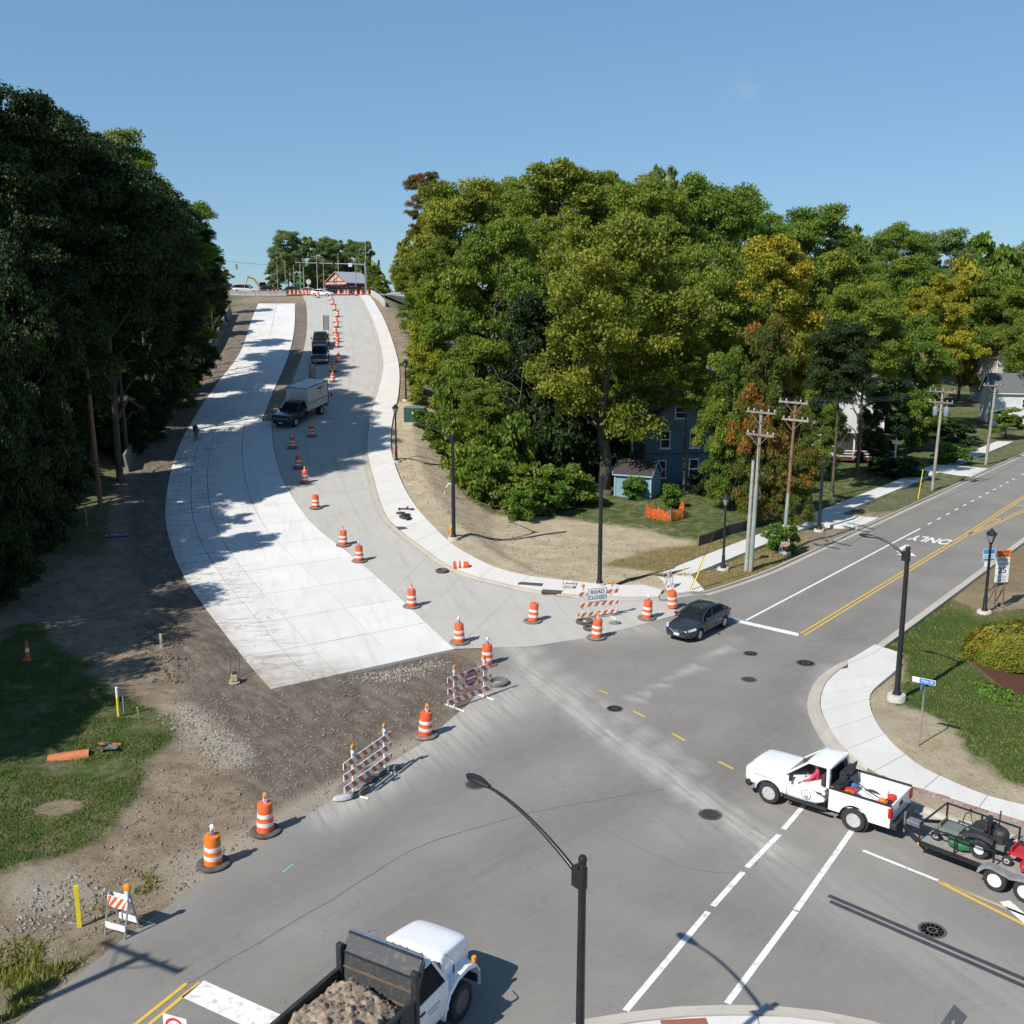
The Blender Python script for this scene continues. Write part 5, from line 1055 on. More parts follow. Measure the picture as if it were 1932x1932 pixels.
# plate compactor left by the slab
o = empty('plate_compactor', at(443,1288), R(-80), 'small tan plate compactor standing beside the slab edge', 'compactor'); TANP = pm('tan_paint', (.42,.33,.22), (.32,.26,.19), 6, .7)
mb = MB(); mb.prism([(-.34,-.24),(.30,-.24),(.38,-.1),(.38,.1),(.30,.24),(-.34,.24)], .02, .10); mb.build('base_plate', TANP, o, bevel=.02); mb = MB(); mb.box((.05,0,.28), (.36,.30,.30)); mb.build('engine', TANP, o, bevel=.03); mb = MB(); mb.box((.05,.0,.5), (.2,.2,.12)); mb.build('fuel_tank', DARK, o, bevel=.03)
mb = MB(); mb.tube([(-.2,-.2,.25),(-.55,-.2,.75),(-.72,-.2,1.05),(-.72,.2,1.05),(-.55,.2,.75),(-.2,.2,.25)], .018, 8); mb.build('handle', DARK, o)
# half pipe, junk, lying sign
mb = MB(); N = 9
for s, dz in ((.20,0),(.17,0)): pass
secs = [[(x, r_*math.cos(a), r_*math.sin(a)) for r_, rng in ((.26, range(0, N)), (.22, range(N-1, -1, -1))) for a in [math.pi*i/(N-1) for i in rng]] for x in (-.75,-.2,.45,.75)]
mb.loft(secs); o = mb.build('half_pipe', pm('clay_orange', (.50,.17,.06), (.38,.12,.05), 4, .8), smooth=50); o.location = at(131,1429); o.rotation_euler = (R(6),R(-4),R(12)); o.scale = (1,1,.8); tag(o, 'orange-brown half pipe lying upturned on the grass', 'pipe')
o = empty('debris_pile', at(203,1414), 0, 'heap of grey and orange scrap on the grass right of the half pipe', 'debris')
for k in range(7):
    mb = MB(); mb.beam((random.uniform(-.5,.3), random.uniform(-.3,.3), .08+.03*k), (random.uniform(-.2,.6), random.uniform(-.3,.3), .06+.02*k), random.uniform(.08,.24), .05); mb.build('scrap', (MATS['bag_grey'], MATS['clay_orange'], RUBBER)[k%3], o)
o = empty('fallen_sign', at(220,1010, .05), R(15), 'sign plate lying flat in the shade left of the slab', 'sign'); mb = MB(); mb.box((0,0,0), (1.5,1.0,.02)); pq = mb.build('sign_plate', pm('blue_sign_dark', (.05,.09,.16), (.04,.07,.12), 5, .5), o)
mb = MB(); [mb.box((x,y,.014), s_) for x, y, s_ in ((0,.44,(1.4,.06,.006)),(0,-.44,(1.4,.06,.006)),(-.67,0,(.06,.82,.006)),(.67,0,(.06,.82,.006)),(-.2,.1,(.5,.12,.006)),(.2,-.15,(.6,.12,.006)))]; mb.build('print_lines', BLUEW, pq)
# hydrants
def hydrant(p, label, m1, m2):
    o = empty('fire_hydrant', p, 0, label, 'hydrant', 'hydrants beside the sidewalk'); mb = MB(); mb.lathe([(.20,0),(.20,.06),(.13,.10),(.12,.55),(.15,.58),(.15,.62),(0,.63)], n=16); mb.build('barrel', m1, o, smooth=40)
    mb = MB(); mb.lathe([(.145,.62),(.15,.68),(.12,.80),(.05,.88),(.03,.95),(0,.95)], n=16); mb.build('bonnet', m2, o, smooth=40)
    for s in (-1, 1): mb = MB(); mb.cyl((0,s*.1,.45), (0,s*.23,.45), .07, n=12); mb.build('nozzle', m1, o, smooth=40)
    mb = MB(); mb.cyl((-.08,0,.42), (-.25,0,.42), .09, n=12); mb.build('nozzle', m1, o, smooth=40); return o
hydrant(at(745,868,.0), 'hydrant with orange bonnet and tan body beside the sidewalk lantern post', pm('hydrant_tan', (.46,.36,.22), (.36,.28,.17), 6, .6), ORANGE)
hydrant(at(852,1013), 'small orange hydrant against the light pole on the dirt bank', pm('hydrant_orange', (.62,.27,.08), (.5,.2,.06), 6, .6), pm('hydrant_orange2', (.72,.33,.10), (.6,.25,.08), 6, .6))
# utility cabinet
o = empty('utility_cabinet', at(784,800), R(-4), 'dark green utility cabinet on a concrete pad above the lantern post', 'cabinet'); GC = pm('cabinet_green', (.035,.085,.065), (.03,.072,.055), 3, .45)
mb = MB(); mb.box((0,0,.1), (2.3,1.9,.3)); mb.build('pad', CONC, o); mb = MB(); mb.box((0,0,.95), (2.1,1.6,1.4)); mb.build('body', GC, o, bevel=.03); mb = MB(); mb.box((0,0,1.71), (2.2,1.7,.12)); mb.build('lid', pm('cabinet_lid', (.13,.21,.17), (.1,.17,.14), 3, .45), o, bevel=.03)
for x in (-.15,.12): mb = MB(); mb.box((x,-.808,1.22), (.14,.006,.2)); mb.build('warning_label', SHEETW, o)
mb = MB(); mb.box((.55,-.82,1.5), (.5,.03,.04)); mb.build('handle', GALV, o)
# bent pipe arch, T-bar tool and bags on the sidewalk, kerb inlet, hoses
mb = MB(); q = at(838,932); mb.tube([(0,0,0),(.15,.05,.5),(.4,.05,.85),(.6,.05,.8),(.65,.1,0)], .05, 8); o = mb.build('bent_pipe', pm('pipe_white', (.68,.68,.64), (.6,.6,.56), 5, .6), smooth=60); o.location = q; tag(o, 'pale bent pipe sticking out of the dirt bank', 'pipe')
o = empty('t_bar_tool', at(766,966,.17), R(-5), 'dark T-shaped steel tool lying on the sidewalk bend', 'tool'); mb = MB(); mb.box((0,0,.06), (1.05,.08,.10)); mb.build('bar', DARK, o); mb = MB(); mb.box((0,.45,.06), (.08,.9,.08)); mb.build('stem', DARK, o)
for s in (-1,1): mb = MB(); mb.box((s*.52,0,.06), (.06,.4,.12)); mb.build('end_plate', DARK, o)
for k, (u, v) in enumerate(((756,974),(766,978),(770,984),(760,982))): sandbag(u, v, 'black sandbag in the small heap beside the T-shaped tool', DARK, 1.0+.1*k, k*.7).location.z += .17
def hose(pts, r, label, m=None):
    P_ = [at(u, v, r) for u, v in pts]; Q = []
    for a, b_ in zip(P_, P_[1:]): Q += [a+(b_-a)*t/4 for t in range(4)]
    mb = MB(); mb.tube([(*q_[:2], Hs(q_[0], q_[1])+r+.03*math.sin(i*2.1)**2) for i, q_ in enumerate(Q+[P_[-1]])], r, 6); o = mb.build('hose', m or RUBBER, smooth=60); return tag(o, label, 'hose', 'black hoses on the dirt')
hose([(870,1013),(930,1018),(1000,1015),(1068,1004)], .05, 'black hose running right from the dirt bank light pole'); hose([(756,866),(800,875),(850,880)], .05, 'black hose running right from the sidewalk lantern post')
hose([(1150,1103),(1185,1095),(1230,1085),(1252,1088),(1300,1075),(1370,1068)], .06, 'black hose across the dirt corner to the sidewalk')
# kerb inlets
for u, v, w_, lb in ((1000,1108,1.5,'open storm inlet in the kerb below the corner light pole'),(1040,1122,1.2,'second storm inlet nearer the road-closed barricade'),(755,1000,.9,'small inlet box in the gutter by the T-shaped tool')):
    q = at(u, v); o = empty('kerb_inlet', (q.x, q.y, q.z+.17), R(-15 if u > 900 else -58), lb, 'storm inlet', 'kerb inlets'); mb = MB(); mb.box((0,.1,.0), (w_,.55,.05)); mb.build('lid', IRON, o, bevel=.01); mb = MB(); mb.box((0,-.2,-.07), (w_*.9,.05,.09)); mb.build('throat', DARK, o)
# loose timber and form boards along the gutter
BOARD = pm('form_board', (.42,.30,.19), (.32,.23,.15), 4, .9)
for k, (a_, b_) in enumerate((((842,1068),(872,1072)),((1035,1124),(1075,1128)),((905,1094),(960,1106)))):
    p, q = at(*a_, .06), at(*b_, .06); mb = MB(); mb.beam(p, q, .14, .05); tag(mb.build('form_board', BOARD), 'brown form board left in the gutter, %s of three along the sidewalk curve' % ('uppermost','lowest','middle')[k], 'board', 'form boards')
# orange netting
o = empty('orange_netting', (0,0,0), 0, 'sagging orange plastic fence netting on the lawn by the blue shed', 'netting'); NETM = pm('net_orange', (.80,.16,.03), (.70,.12,.02), 6, .6)
npx = [at(1231,972), at(1218,976), at(1265,985), at(1289,978), at(1284,966)]; mb = MB()
for a, b_ in zip(npx, npx[1:]):
    N = max(4, int((b_-a).length/.11)); hh = [.85+.16*math.sin(i*.55+1)+.10*math.sin(i*1.7) for i in range(N+1)]; B_ = [a+(b_-a)*i/N+Vector((.06*math.sin(i*1.3), .06*math.cos(i*.9), 0)) for i in range(N+1)]
    for i in range(N):
        for z in np.arange(.05, 1.0, .10): mb.beam(B_[i]+Vector((.05*math.sin(z*9+i),.04*math.sin(z*7),z*hh[i])), B_[i+1]+Vector((.05*math.sin(z*9+i+1),.04*math.sin(z*7),z*hh[i+1])), .008, .034)
        mb.beam(B_[i], B_[i]+Vector((0,0,hh[i])), .036, .010, up=(0,1,0))
mb.build('net', NETM, o)
for p in npx[:4]: mb = MB(); mb.cyl(p-Vector((0,0,.1)), p+Vector((0,0,1.25)), .03, n=8); mb.build('post', GALV, o)
def silt(pts, h, label):
    o = empty('silt_fence', (0,0,0), 0, label, 'silt fence', 'black silt fences'); P_ = [at(u, v) for u, v in pts]; mb = MB(); secs = []
    for i, p in enumerate(P_): j = .03*math.sin(i*2.3); secs.append([(p.x+j, p.y, p.z-.05), (p.x+j, p.y+.03, p.z-.05), (p.x+j+.05, p.y+.08, p.z+h), (p.x+j+.05, p.y+.05, p.z+h)])
    mb.loft(secs); mb.build('fabric', DARK, o)
    for p in P_[::2]: mb = MB(); mb.box((p.x, p.y+.12, p.z+h/2), (.05,.05,h+.2)); mb.build('stake', WOOD, o)
silt([(1318,1031),(1345,1022),(1372,1010),(1400,1003),(1437,988)], .75, 'black silt fence slanting beside the sidewalk to the corner poles'); silt([(868,880),(876,893),(884,902),(893,908)], .8, 'dark silt fence against the shrubs on the dirt bank')
# retaining wall in the shade left of the slab
ro = empty('retaining_wall', (0,0,0), 0, 'low concrete retaining wall in the shade left of the slab', 'wall'); RL = offs(resample(SLAB_L, n=120), -3.4); RL = RL[(RL[:,1] > 86) & (RL[:,1] < 176)]
for k in range(0, len(RL)-4, 4):
    a = RL[k:k+5]; mb = MB(); secs = []
    for p in a: z = Hs(p[0], p[1]); z0_ = float(zr(p[1])); secs.append([(p[0]+.05,p[1],z0_-.2),(p[0]-.25,p[1],z0_-.2),(p[0]-.45,p[1],z0_+1.6),(p[0]-.25,p[1],z0_+1.6)])
    mb.loft(secs); mb.build('wall_panel', pm('weathered_wall', (.20,.19,.175), (.13,.125,.115), 1.2, .95, bump=.4), ro)
# ------------------------------------------------------------------ vehicles
def paint(name, c, rough=.28): return pm(name, c, tuple(x*.93 for x in c), 2, rough, coat=.7)
GLASS = pm('window_glass', (.010,.014,.016), (.016,.022,.024), 2, .12, spec=.04); TYRE = pm('tyre', (.018,.018,.019), (.035,.034,.033), 8, .9); RIM = pm('rim_alloy', (.56,.57,.59), (.42,.43,.45), 9, .35, metal=.25); RIMW = pm('rim_white', (.80,.81,.83), (.65,.66,.68), 9, .4)
CHROME = pm('chrome', (.70,.71,.73), (.55,.56,.58), 5, .15, metal=1.); LAMPG = pm('headlamp', (.62,.66,.70), (.40,.43,.46), 12, .1); TAIL = pm('tail_lamp', (.52,.01,.012), (.38,.008,.01), 8, .15); TRIM = pm('black_trim', (.018,.018,.02), (.03,.03,.032), 6, .6); SEATM = pm('seat_dark', (.03,.03,.032), (.045,.045,.048), 6, .8)
WHT = paint('white_paint', (.80,.81,.82)); GREYP = paint('grey_paint', (.022,.024,.030)); GREENT = paint('dark_green_paint', (.008,.022,.022)); BLKP = paint('black_paint', (.010,.011,.013)); SILV = paint('silver_paint', (.45,.47,.49)); GRN2 = paint('dark_teal_paint', (.015,.04,.035))
def frame_at(p, heading, lift=.03):
    """matrix of a vehicle standing on the ground at p, facing heading"""
    f = Vector((math.sin(R(heading)), math.cos(R(heading)), 0)); l = Vector((-f.y, f.x, 0)); g = lambda q: Vector((q.x, q.y, Hs(q.x, q.y)))
    p = Vector((p[0], p[1], 0)); a, b_ = g(p+f*1.6), g(p-f*1.6); c, d = g(p+l*.8), g(p-l*.8)
    x = (a-b_).normalized(); y = (c-d).normalized(); z = x.cross(y).normalized(); y = z.cross(x)
    M = Matrix((x, y, z)).transposed().to_4x4(); M.translation = Vector((p.x, p.y, Hs(p.x, p.y)+lift)); return M
def vehicle(name, p, heading, label, cat, group=None, sc=1., lift=.03):
    o = empty(name, (0,0,0), 0, label, cat, group); o.matrix_world = frame_at(p, heading, lift) @ Matrix.Scale(sc, 4); return o
def mirror_sec(x, half): return [(x, -y, z) for y, z in half] + [(x, y, z) for y, z in reversed(half[1:-1])]
def finalize(o):
    bpy.context.view_layer.update(); me = bpy.data.meshes.new_from_object(o.evaluated_get(bpy.context.evaluated_depsgraph_get())); o.modifiers.clear(); o.data = me
def shell(name, secs, m, parent, cuts=(), sub=2, smooth=35):
    """lofted body panel with wheel wells cut out; cuts = (x, z, r, inner_y, outer_y)"""
    mb = MB(); mb.loft([mirror_sec(x, h) for x, h in secs]); me = mb.mesh(name); bm = bmesh.new(); bm.from_mesh(me); bmesh.ops.recalc_face_normals(bm, faces=bm.faces[:]); bm.to_mesh(me); bm.free()
    o = mkobj(name, me, m)
    if sub: s = o.modifiers.new('s', 'SUBSURF'); s.levels = sub; s.render_levels = sub
    tmp = []
    if cuts:
        cb = MB()
        for x, z, r, yi, yo in cuts:
            for s in (-1, 1): cb.cyl((x, s*yi, z), (x, s*yo, z), r, n=24)
        me2 = cb.mesh('cut'); bm = bmesh.new(); bm.from_mesh(me2); bmesh.ops.recalc_face_normals(bm, faces=bm.faces[:]); bm.to_mesh(me2); bm.free()
        c = mkobj('cut', me2, None); b_ = o.modifiers.new('b', 'BOOLEAN'); b_.operation = 'DIFFERENCE'; b_.object = c; b_.solver = 'EXACT'; tmp.append(c)
    finalize(o)
    for c in tmp: bpy.data.objects.remove(c)
    o.data.polygons.foreach_set('use_smooth', [True]*len(o.data.polygons)); o.data.set_sharp_from_angle(angle=R(smooth))
    if parent: o.parent = parent
    return o
def wheel(parent, x, y, r, w_, side, rim=RIM, name='wheel', rr=.62, holes=0):
    M = Matrix.Rotation(R(90), 3, 'X'); h = w_/2
    mb = MB(); mb.lathe([(r*rr,-h*.9),(r*.88,-h),(r*.97,-h*.85),(r,-h*.5),(r,h*.5),(r*.97,h*.85),(r*.88,h),(r*rr,h*.9)], c=(x,y,r), n=26, M=M, close=True); t = mb.build(name, TYRE, parent, smooth=40)
    mb = MB(); ys = y+side*h*.55
    mb.lathe([(0,0),(r*.16,0),(r*.2,-side*.02),(r*rr*.7,-side*.015),(r*rr*.93,side*.0),(r*rr*.97,side*h*.28),(r*rr*1.01,side*h*.30)], c=(x,ys,r), n=20, M=Matrix.Rotation(R(-90), 3, 'X')); ri = mb.build('rim', rim, t, smooth=40)
    mb = MB()
    for k in range(holes or 6):
        a = 2*math.pi*k/(holes or 6)+.3; c = (x+r*rr*.56*math.cos(a), ys+side*.012, r+r*rr*.56*math.sin(a)); mb.cyl(c, (c[0], c[1]+side*.012, c[2]), r*.125, n=8)
    mb.cyl((x,ys,r), (x,ys+side*.03,r), r*.11, n=10); mb.build('wheel_holes', TRIM, t); return t
def pane(name, pts, m, parent, t=.012):
    a, b_, c = Vector(pts[0]), Vector(pts[1]), Vector(pts[2]); n_ = (b_-a).cross(c-a).normalized()*t; mb = MB(); k = len(pts)
    mb.add([Vector(p)+n_/2 for p in pts]+[Vector(p)-n_/2 for p in pts], [tuple(range(k)), tuple(reversed(range(k, 2*k)))]+[(i, k+i, k+(i+1)%k, (i+1)%k) for i in range(k)]); return mb.build(name, m, parent)
def sedan(name, p, heading, label, pt, group=None, sc=1., kind='sedan', detail=True):
    o = vehicle(name, p, heading, label, 'car' if kind == 'sedan' else kind, group, sc); w0 = .885
    def hs(zb, w_, zt): return [(0,zb),(w_*.84,zb),(w_*.965,zb+.10),(w_,zb+.34),(w_*.975,zt-.16),(w_*.90,zt-.03),(w_*.55,zt+.02),(0,zt+.035)]
    if kind == 'sedan':
        S = [(2.32,hs(.32,.52,.60)),(2.27,hs(.25,.68,.68)),(2.05,hs(.22,.82,.76)),(1.5,hs(.22,.88,.86)),(.95,hs(.22,w0,.94)),(0,hs(.22,w0,.96)),(-1.2,hs(.22,w0,1.0)),(-1.75,hs(.24,.87,1.03)),(-2.12,hs(.30,.80,1.0)),(-2.28,hs(.40,.66,.86))]
        Gh = [(1.12,.90,.02,.74),(.75,.92,.26,.70),(.30,.93,.45,.63),(-.1,.94,.51,.61),(-.7,.95,.51,.60),(-1.15,.97,.41,.61),(-1.85,1.0,.02,.66)]; fa, ra, wr = 1.36, -1.34, .32; roofx = (.34,-1.12); zc = .95
    else:
        S = [(2.38,hs(.40,.60,.85)),(2.30,hs(.30,.80,.95)),(2.0,hs(.28,.90,1.02)),(1.4,hs(.28,.94,1.08)),(.9,hs(.28,.95,1.12)),(0,hs(.28,.95,1.13)),(-1.6,hs(.28,.95,1.15)),(-2.2,hs(.32,.92,1.13)),(-2.36,hs(.40,.84,1.02))]
        Gh = [(1.0,1.08,.02,.80),(.6,1.09,.35,.76),(.25,1.10,.62,.72),(-.4,1.10,.68,.71),(-1.6,1.10,.66,.71),(-2.05,1.10,.58,.71),(-2.32,1.08,.05,.74)]; fa, ra, wr = 1.42, -1.42, .37; roofx = (.25,-2.05); zc = 1.12
    b_ = shell('body', S, pt, o, [(fa, wr, wr*1.17, .55, 1.2), (ra, wr, wr*1.17, .55, 1.2)], 2 if detail else 1)
    gsec = [(x, [(0,zb-.08),(wr_*1.17,zb-.08),(wr_*1.12,zb+.03),(wr_*.98,zb+h*.82),(wr_*.80,zb+h*.98),(0,zb+h*1.03)]) for x, zb, h, wr_ in Gh]
    g_ = shell('windows', gsec, GLASS, o, (), 1, 50)
    rs = [(x, [(0,zb+h*.80),(wr_*.70,zb+h*.80),(wr_*.93,zb+h*.86),(wr_*.86,zb+h*.98+.004),(wr_*.6,zb+h*1.02+.006),(0,zb+h*1.035+.008)]) for x, zb, h, wr_ in Gh if roofx[1]-.05 <= x <= roofx[0]+.05]
    shell('roof', rs, pt, o, (), 1, 50)
    G0 = {round(x, 2): (zb, h, w_) for x, zb, h, w_ in Gh}; xs = [q[0] for q in Gh]
    for s in (-1, 1):
        def e(i, up): x, zb, h, w_ = Gh[i]; return (x, s*w_*(.955 if up else 1.125), zb+h*(.86 if up else 0)+.02)
        ri = next(i for i in range(len(Gh)) if Gh[i][0] <= roofx[0]+.05); rj = max(i for i in range(len(Gh)) if Gh[i][0] >= roofx[1]-.05)
        mb = MB(); mb.tube([e(0,0), e(1,1), e(ri,1), e((ri+rj)//2,1), e(rj,1), e(len(Gh)-1,0)], .036, 6); mb.build('roof_rail', pt, o, smooth=60); mb = MB(); mb.tube([(-.22,s*Gh[3][3]*.965,Gh[3][1]+Gh[3][2]*.86), (-.15,s*Gh[3][3]*1.13,Gh[3][1]+.02)], .035, 6); mb.build('centre_pillar', pt, o, smooth=60)
        wheel(o, fa, s*(w0-.12), wr, .21, s); wheel(o, ra, s*(w0-.12), wr, .21, s)
        fx = S[1][0]; mb = MB(); secs = [[(x, s*y, z) for x, y, z in q] for q in ([(fx-.42,.86,zc-.17),(fx-.40,.88,zc-.27),(fx-.05,.66,zc-.34),(fx+.0,.62,zc-.26)],)]
        mb.loft([[(x+.015, y+s*.01, z+.01) for x, y, z in secs[0]], [(x-.08, y-s*.06, z) for x, y, z in secs[0]]]); mb.build('headlight', LAMPG, o)
        rx = S[-2][0]; mb = MB(); mb.box((rx+.05, s*.68, zc-.10), (.16,.22,.14)); mb.build('tail_light', TAIL, o, bevel=.03)
        mb = MB(); mb.box((.78, s*(Gh[1][3]*1.12+.16), zc+.07), (.10,.20,.13)); mb.build('mirror', pt, o, bevel=.03)
        for hx in (-.15, -1.0): mb = MB(); mb.box((hx, s*(w0+.002), zc-.14), (.2,.02,.035)); mb.build('door_handle', pt if kind != 'sedan' else CHROME, o)
        mb = MB(); [mb.box((hx, s*(w0-.002), .62), (.012,.012,.56)) for hx in (.72,-.22,-1.08)]; mb.build('door_seams', TRIM, o)
    fx = S[0][0]; mb = MB(); mb.box((fx-.04,0,zc-.36), (.10,.84,.15)); mb.build('grille', TRIM, o, bevel=.02); mb = MB(); mb.box((fx-.03,0,.36), (.12,1.1,.12)); mb.build('lower_grille', TRIM, o, bevel=.03)
    mb = MB(); mb.box((fx+.02,0,.44), (.02,.32,.15)); mb.build('number_plate', pm('plate', (.55,.66,.72), (.45,.56,.64), 9, .4), o); mb = MB(); mb.lathe([(.0,-.012),(.075,-.012),(.075,.012),(0,.012)], c=(fx+.012,0,zc-.35), n=16, M=Matrix.Rotation(R(90), 3, 'Y')); mb.build('badge', CHROME, o)
    mb = MB(); mb.tube([(fx+.0,-.42,zc-.28),(fx+.025,-.14,zc-.42),(fx+.025,.14,zc-.42),(fx+.0,.42,zc-.28)], .016, 6); mb.build('grille_trim', CHROME, o)
    return o
sedan('sedan', (9.96,52.42), 219, 'dark grey sedan waiting at the stop line beside the barrels', GREYP)

def truck_front(o, pt, cab_back=-2.10, open_left=False, roofz=1.88, bumper=TRIM, wheels=True, wr=.39, chrome=False):
    """hood and cab of a pickup; x = 0 at the front axle"""
    def hs(zb, w_, bl, hd_): return [(0,zb),(w_*.90,zb),(w_*.975,zb+.08),(w_,zb+.32),(w_*.99,bl),(w_*.93,(bl+hd_)/2+.02),(w_*.80,hd_-.01),(0,hd_+.02)]
    S = [(.93,hs(.56,.90,1.02,1.12)),(.925,hs(.55,.92,1.03,1.13)),(.90,hs(.53,.95,1.05,1.15)),(.84,hs(.52,.975,1.07,1.18)),(.6,hs(.50,.99,1.08,1.20)),(0,hs(.50,.998,1.09,1.22)),(-.45,hs(.48,.998,1.10,1.23)),(-.60,hs(.46,.99,1.10,1.20)),(-1.3,hs(.44,.99,1.10,1.19)),(cab_back,hs(.44,.985,1.10,1.19))]
    b_ = shell('body', S, pt, o, [(0, wr, .49, .62, 1.3)], 1, 40)
    rz = roofz; A = lambda s: (-.48, s*.87, 1.20); B = lambda s: (-1.28, s*.72, rz-.05); C_ = lambda s: (cab_back+.10, s*.74, rz-.04); D = lambda s: (cab_back+.03, s*.88, 1.20)
    secs = [(x, [(0,z-.07),(w_*.9,z-.07),(w_,z-.04),(w_*.93,z+.01),(w_*.6,z+.035),(0,z+.045)]) for x, w_, z in ((-1.21,.73,rz-.05),(-1.23,.74,rz-.04),(-1.34,.765,rz),(-1.65,.78,rz+.01),(cab_back+.18,.775,rz),(cab_back+.05,.755,rz-.035),(cab_back+.03,.75,rz-.045))]
    shell('roof', secs, pt, o, (), 2, 50)
    for s in (-1, 1):
        mb = MB(); mb.beam(A(s), B(s), .07, .07); mb.beam(D(s), C_(s), .10, .16, up=(0,1,0)); mb.beam(B(s), C_(s), .06, .07); mb.build('pillars', pt, o, bevel=.015)
        q = lambda p, k: (p[0], p[1]*k, p[2])
        if not (open_left and s == 1): pane('side_window', [q(A(s),.985), q(D(s),.985), q(C_(s),.985), q(B(s),.985)], GLASS, o)
        mb = MB(); mb.box((-.83, s*1.08, 1.27), (.10,.22,.22)); mb.build('mirror', TRIM, o, bevel=.03)
        mb = MB(); mb.box((cab_back+.30, s*.995, .98), (.20,.025,.04)); mb.build('door_handle', TRIM, o); mb = MB(); mb.box((-.66,s*.991,.78), (.012,.012,.56)); mb.box((cab_back+.08,s*.988,.80), (.012,.012,.62)); mb.build('door_seams', TRIM, o)
        mb = MB(); mb.loft([[(.93,s*.80,.80),(.88,s*.93,.80),(.86,s*.92,1.02),(.90,s*.80,1.0)], [(.70,s*.80,.80),(.66,s*.955,.80),(.66,s*.945,1.02),(.70,s*.80,1.0)]]); mb.build('headlight', LAMPG, o)
        mb = MB(); mb.box((.87,s*.925,.90), (.06,.05,.16)); mb.build('marker_light', AMBER, o)
        if wheels: wheel(o, 0, s*.87, wr, .27, s)
    for s in (-1, 1):
        mb = MB(); mb.tube([(.50*math.cos(a), s*.992, wr+.50*math.sin(a)) for a in np.linspace(R(8), R(172), 12)], .028, 6); mb.build('arch_lip', pt, o, smooth=60); mb = MB(); mb.beam((.78,s*1.0,1.00), (cab_back+.1,s*.998,1.02), .012,.02); mb.build('body_crease', pt, o); mb = MB(); mb.beam((-.55,s*.93,.44), (cab_back,s*.93,.44), .10,.08); mb.build('rocker_panel', TRIM, o)
    mb = MB(); mb.add([(.86,-.93,1.168),(.86,.93,1.168),(.85,.93,1.172),(.85,-.93,1.172)], [(0,1,2,3)]); mb.build('hood_seam', TRIM, o)
    pane('windshield', [A(-1), A(1), B(1), B(-1)], GLASS, o); mb = MB(); [mb.beam((-.52,y0,1.235), (-.85,y0+.45,1.49), .02,.02) for y0 in (-.55,.1)]; mb.build('wipers', TRIM, o); pane('rear_window', [q(D(1),.92), q(D(-1),.92), q(C_(-1),.95), q(C_(1),.95)], GLASS, o)
    mb = MB(); mb.box((.90,0,.86), (.08,1.5,.24)); mb.build('grille', TRIM, o, bevel=.02); mb = MB(); mb.prism([(.80,-.98),(.98,-.82),(1.03,-.4),(1.03,.4),(.98,.82),(.80,.98),(.70,.98),(.70,-.98)], .42, .70); mb.build('front_bumper', bumper, o, bevel=.03)
    if chrome: mb = MB(); mb.box((.95,0,.93), (.02,1.45,.03)); mb.box((.95,0,.80), (.02,1.45,.03)); mb.box((.95,-.72,.86), (.02,.05,.26)); mb.box((.95,.72,.86), (.02,.05,.26)); mb.build('grille_trim', CHROME, o); mb = MB(); mb.box((1.04,0,.52), (.02,.32,.15)); mb.build('number_plate', MATS['plate'], o)
    mb = MB(); mb.box((-1.0,0,1.03), (.5,1.6,.25)); mb.build('dashboard', SEATM, o, bevel=.04)
    mb = MB(); mb.box((cab_back+.28,0,1.15), (.16,1.5,.75)); mb.box((cab_back+.5,0,.85), (.5,1.5,.2)); mb.build('seat', SEATM, o, bevel=.05)
    mb = MB(); mb.lathe([(.17,-.012),(.19,-.012),(.19,.012),(.17,.012)], c=(-1.12,.40,1.22), n=20, M=Matrix.Rotation(R(65), 3, 'Y'), close=True); mb.build('steering_wheel', TRIM, o)
    return b_
def arch_panel(x0, x1, z0, z1, ax, ar, wr, y0, y1):
    pts = [(x0,z0)]; a0 = math.asin(max(-1, min(1, (z0-wr)/ar)))
    for k in range(13):
        a = math.pi-a0-(math.pi-2*a0)*k/12; pts.append((ax-ar*math.cos(math.pi-a)*-1 if False else ax+ar*math.cos(a), wr+ar*math.sin(a)))
    if x0 > x1: pts = [(x0,z0)]+[(ax+ar*math.cos(a), wr+ar*math.sin(a)) for a in [a0+(math.pi-2*a0)*k/12 for k in range(13)]]
    pts += [(x1,z0),(x1,z1),(x0,z1)]; mb = MB(); mb.prism(pts, -y1, -y0, M=rotx90()); return mb
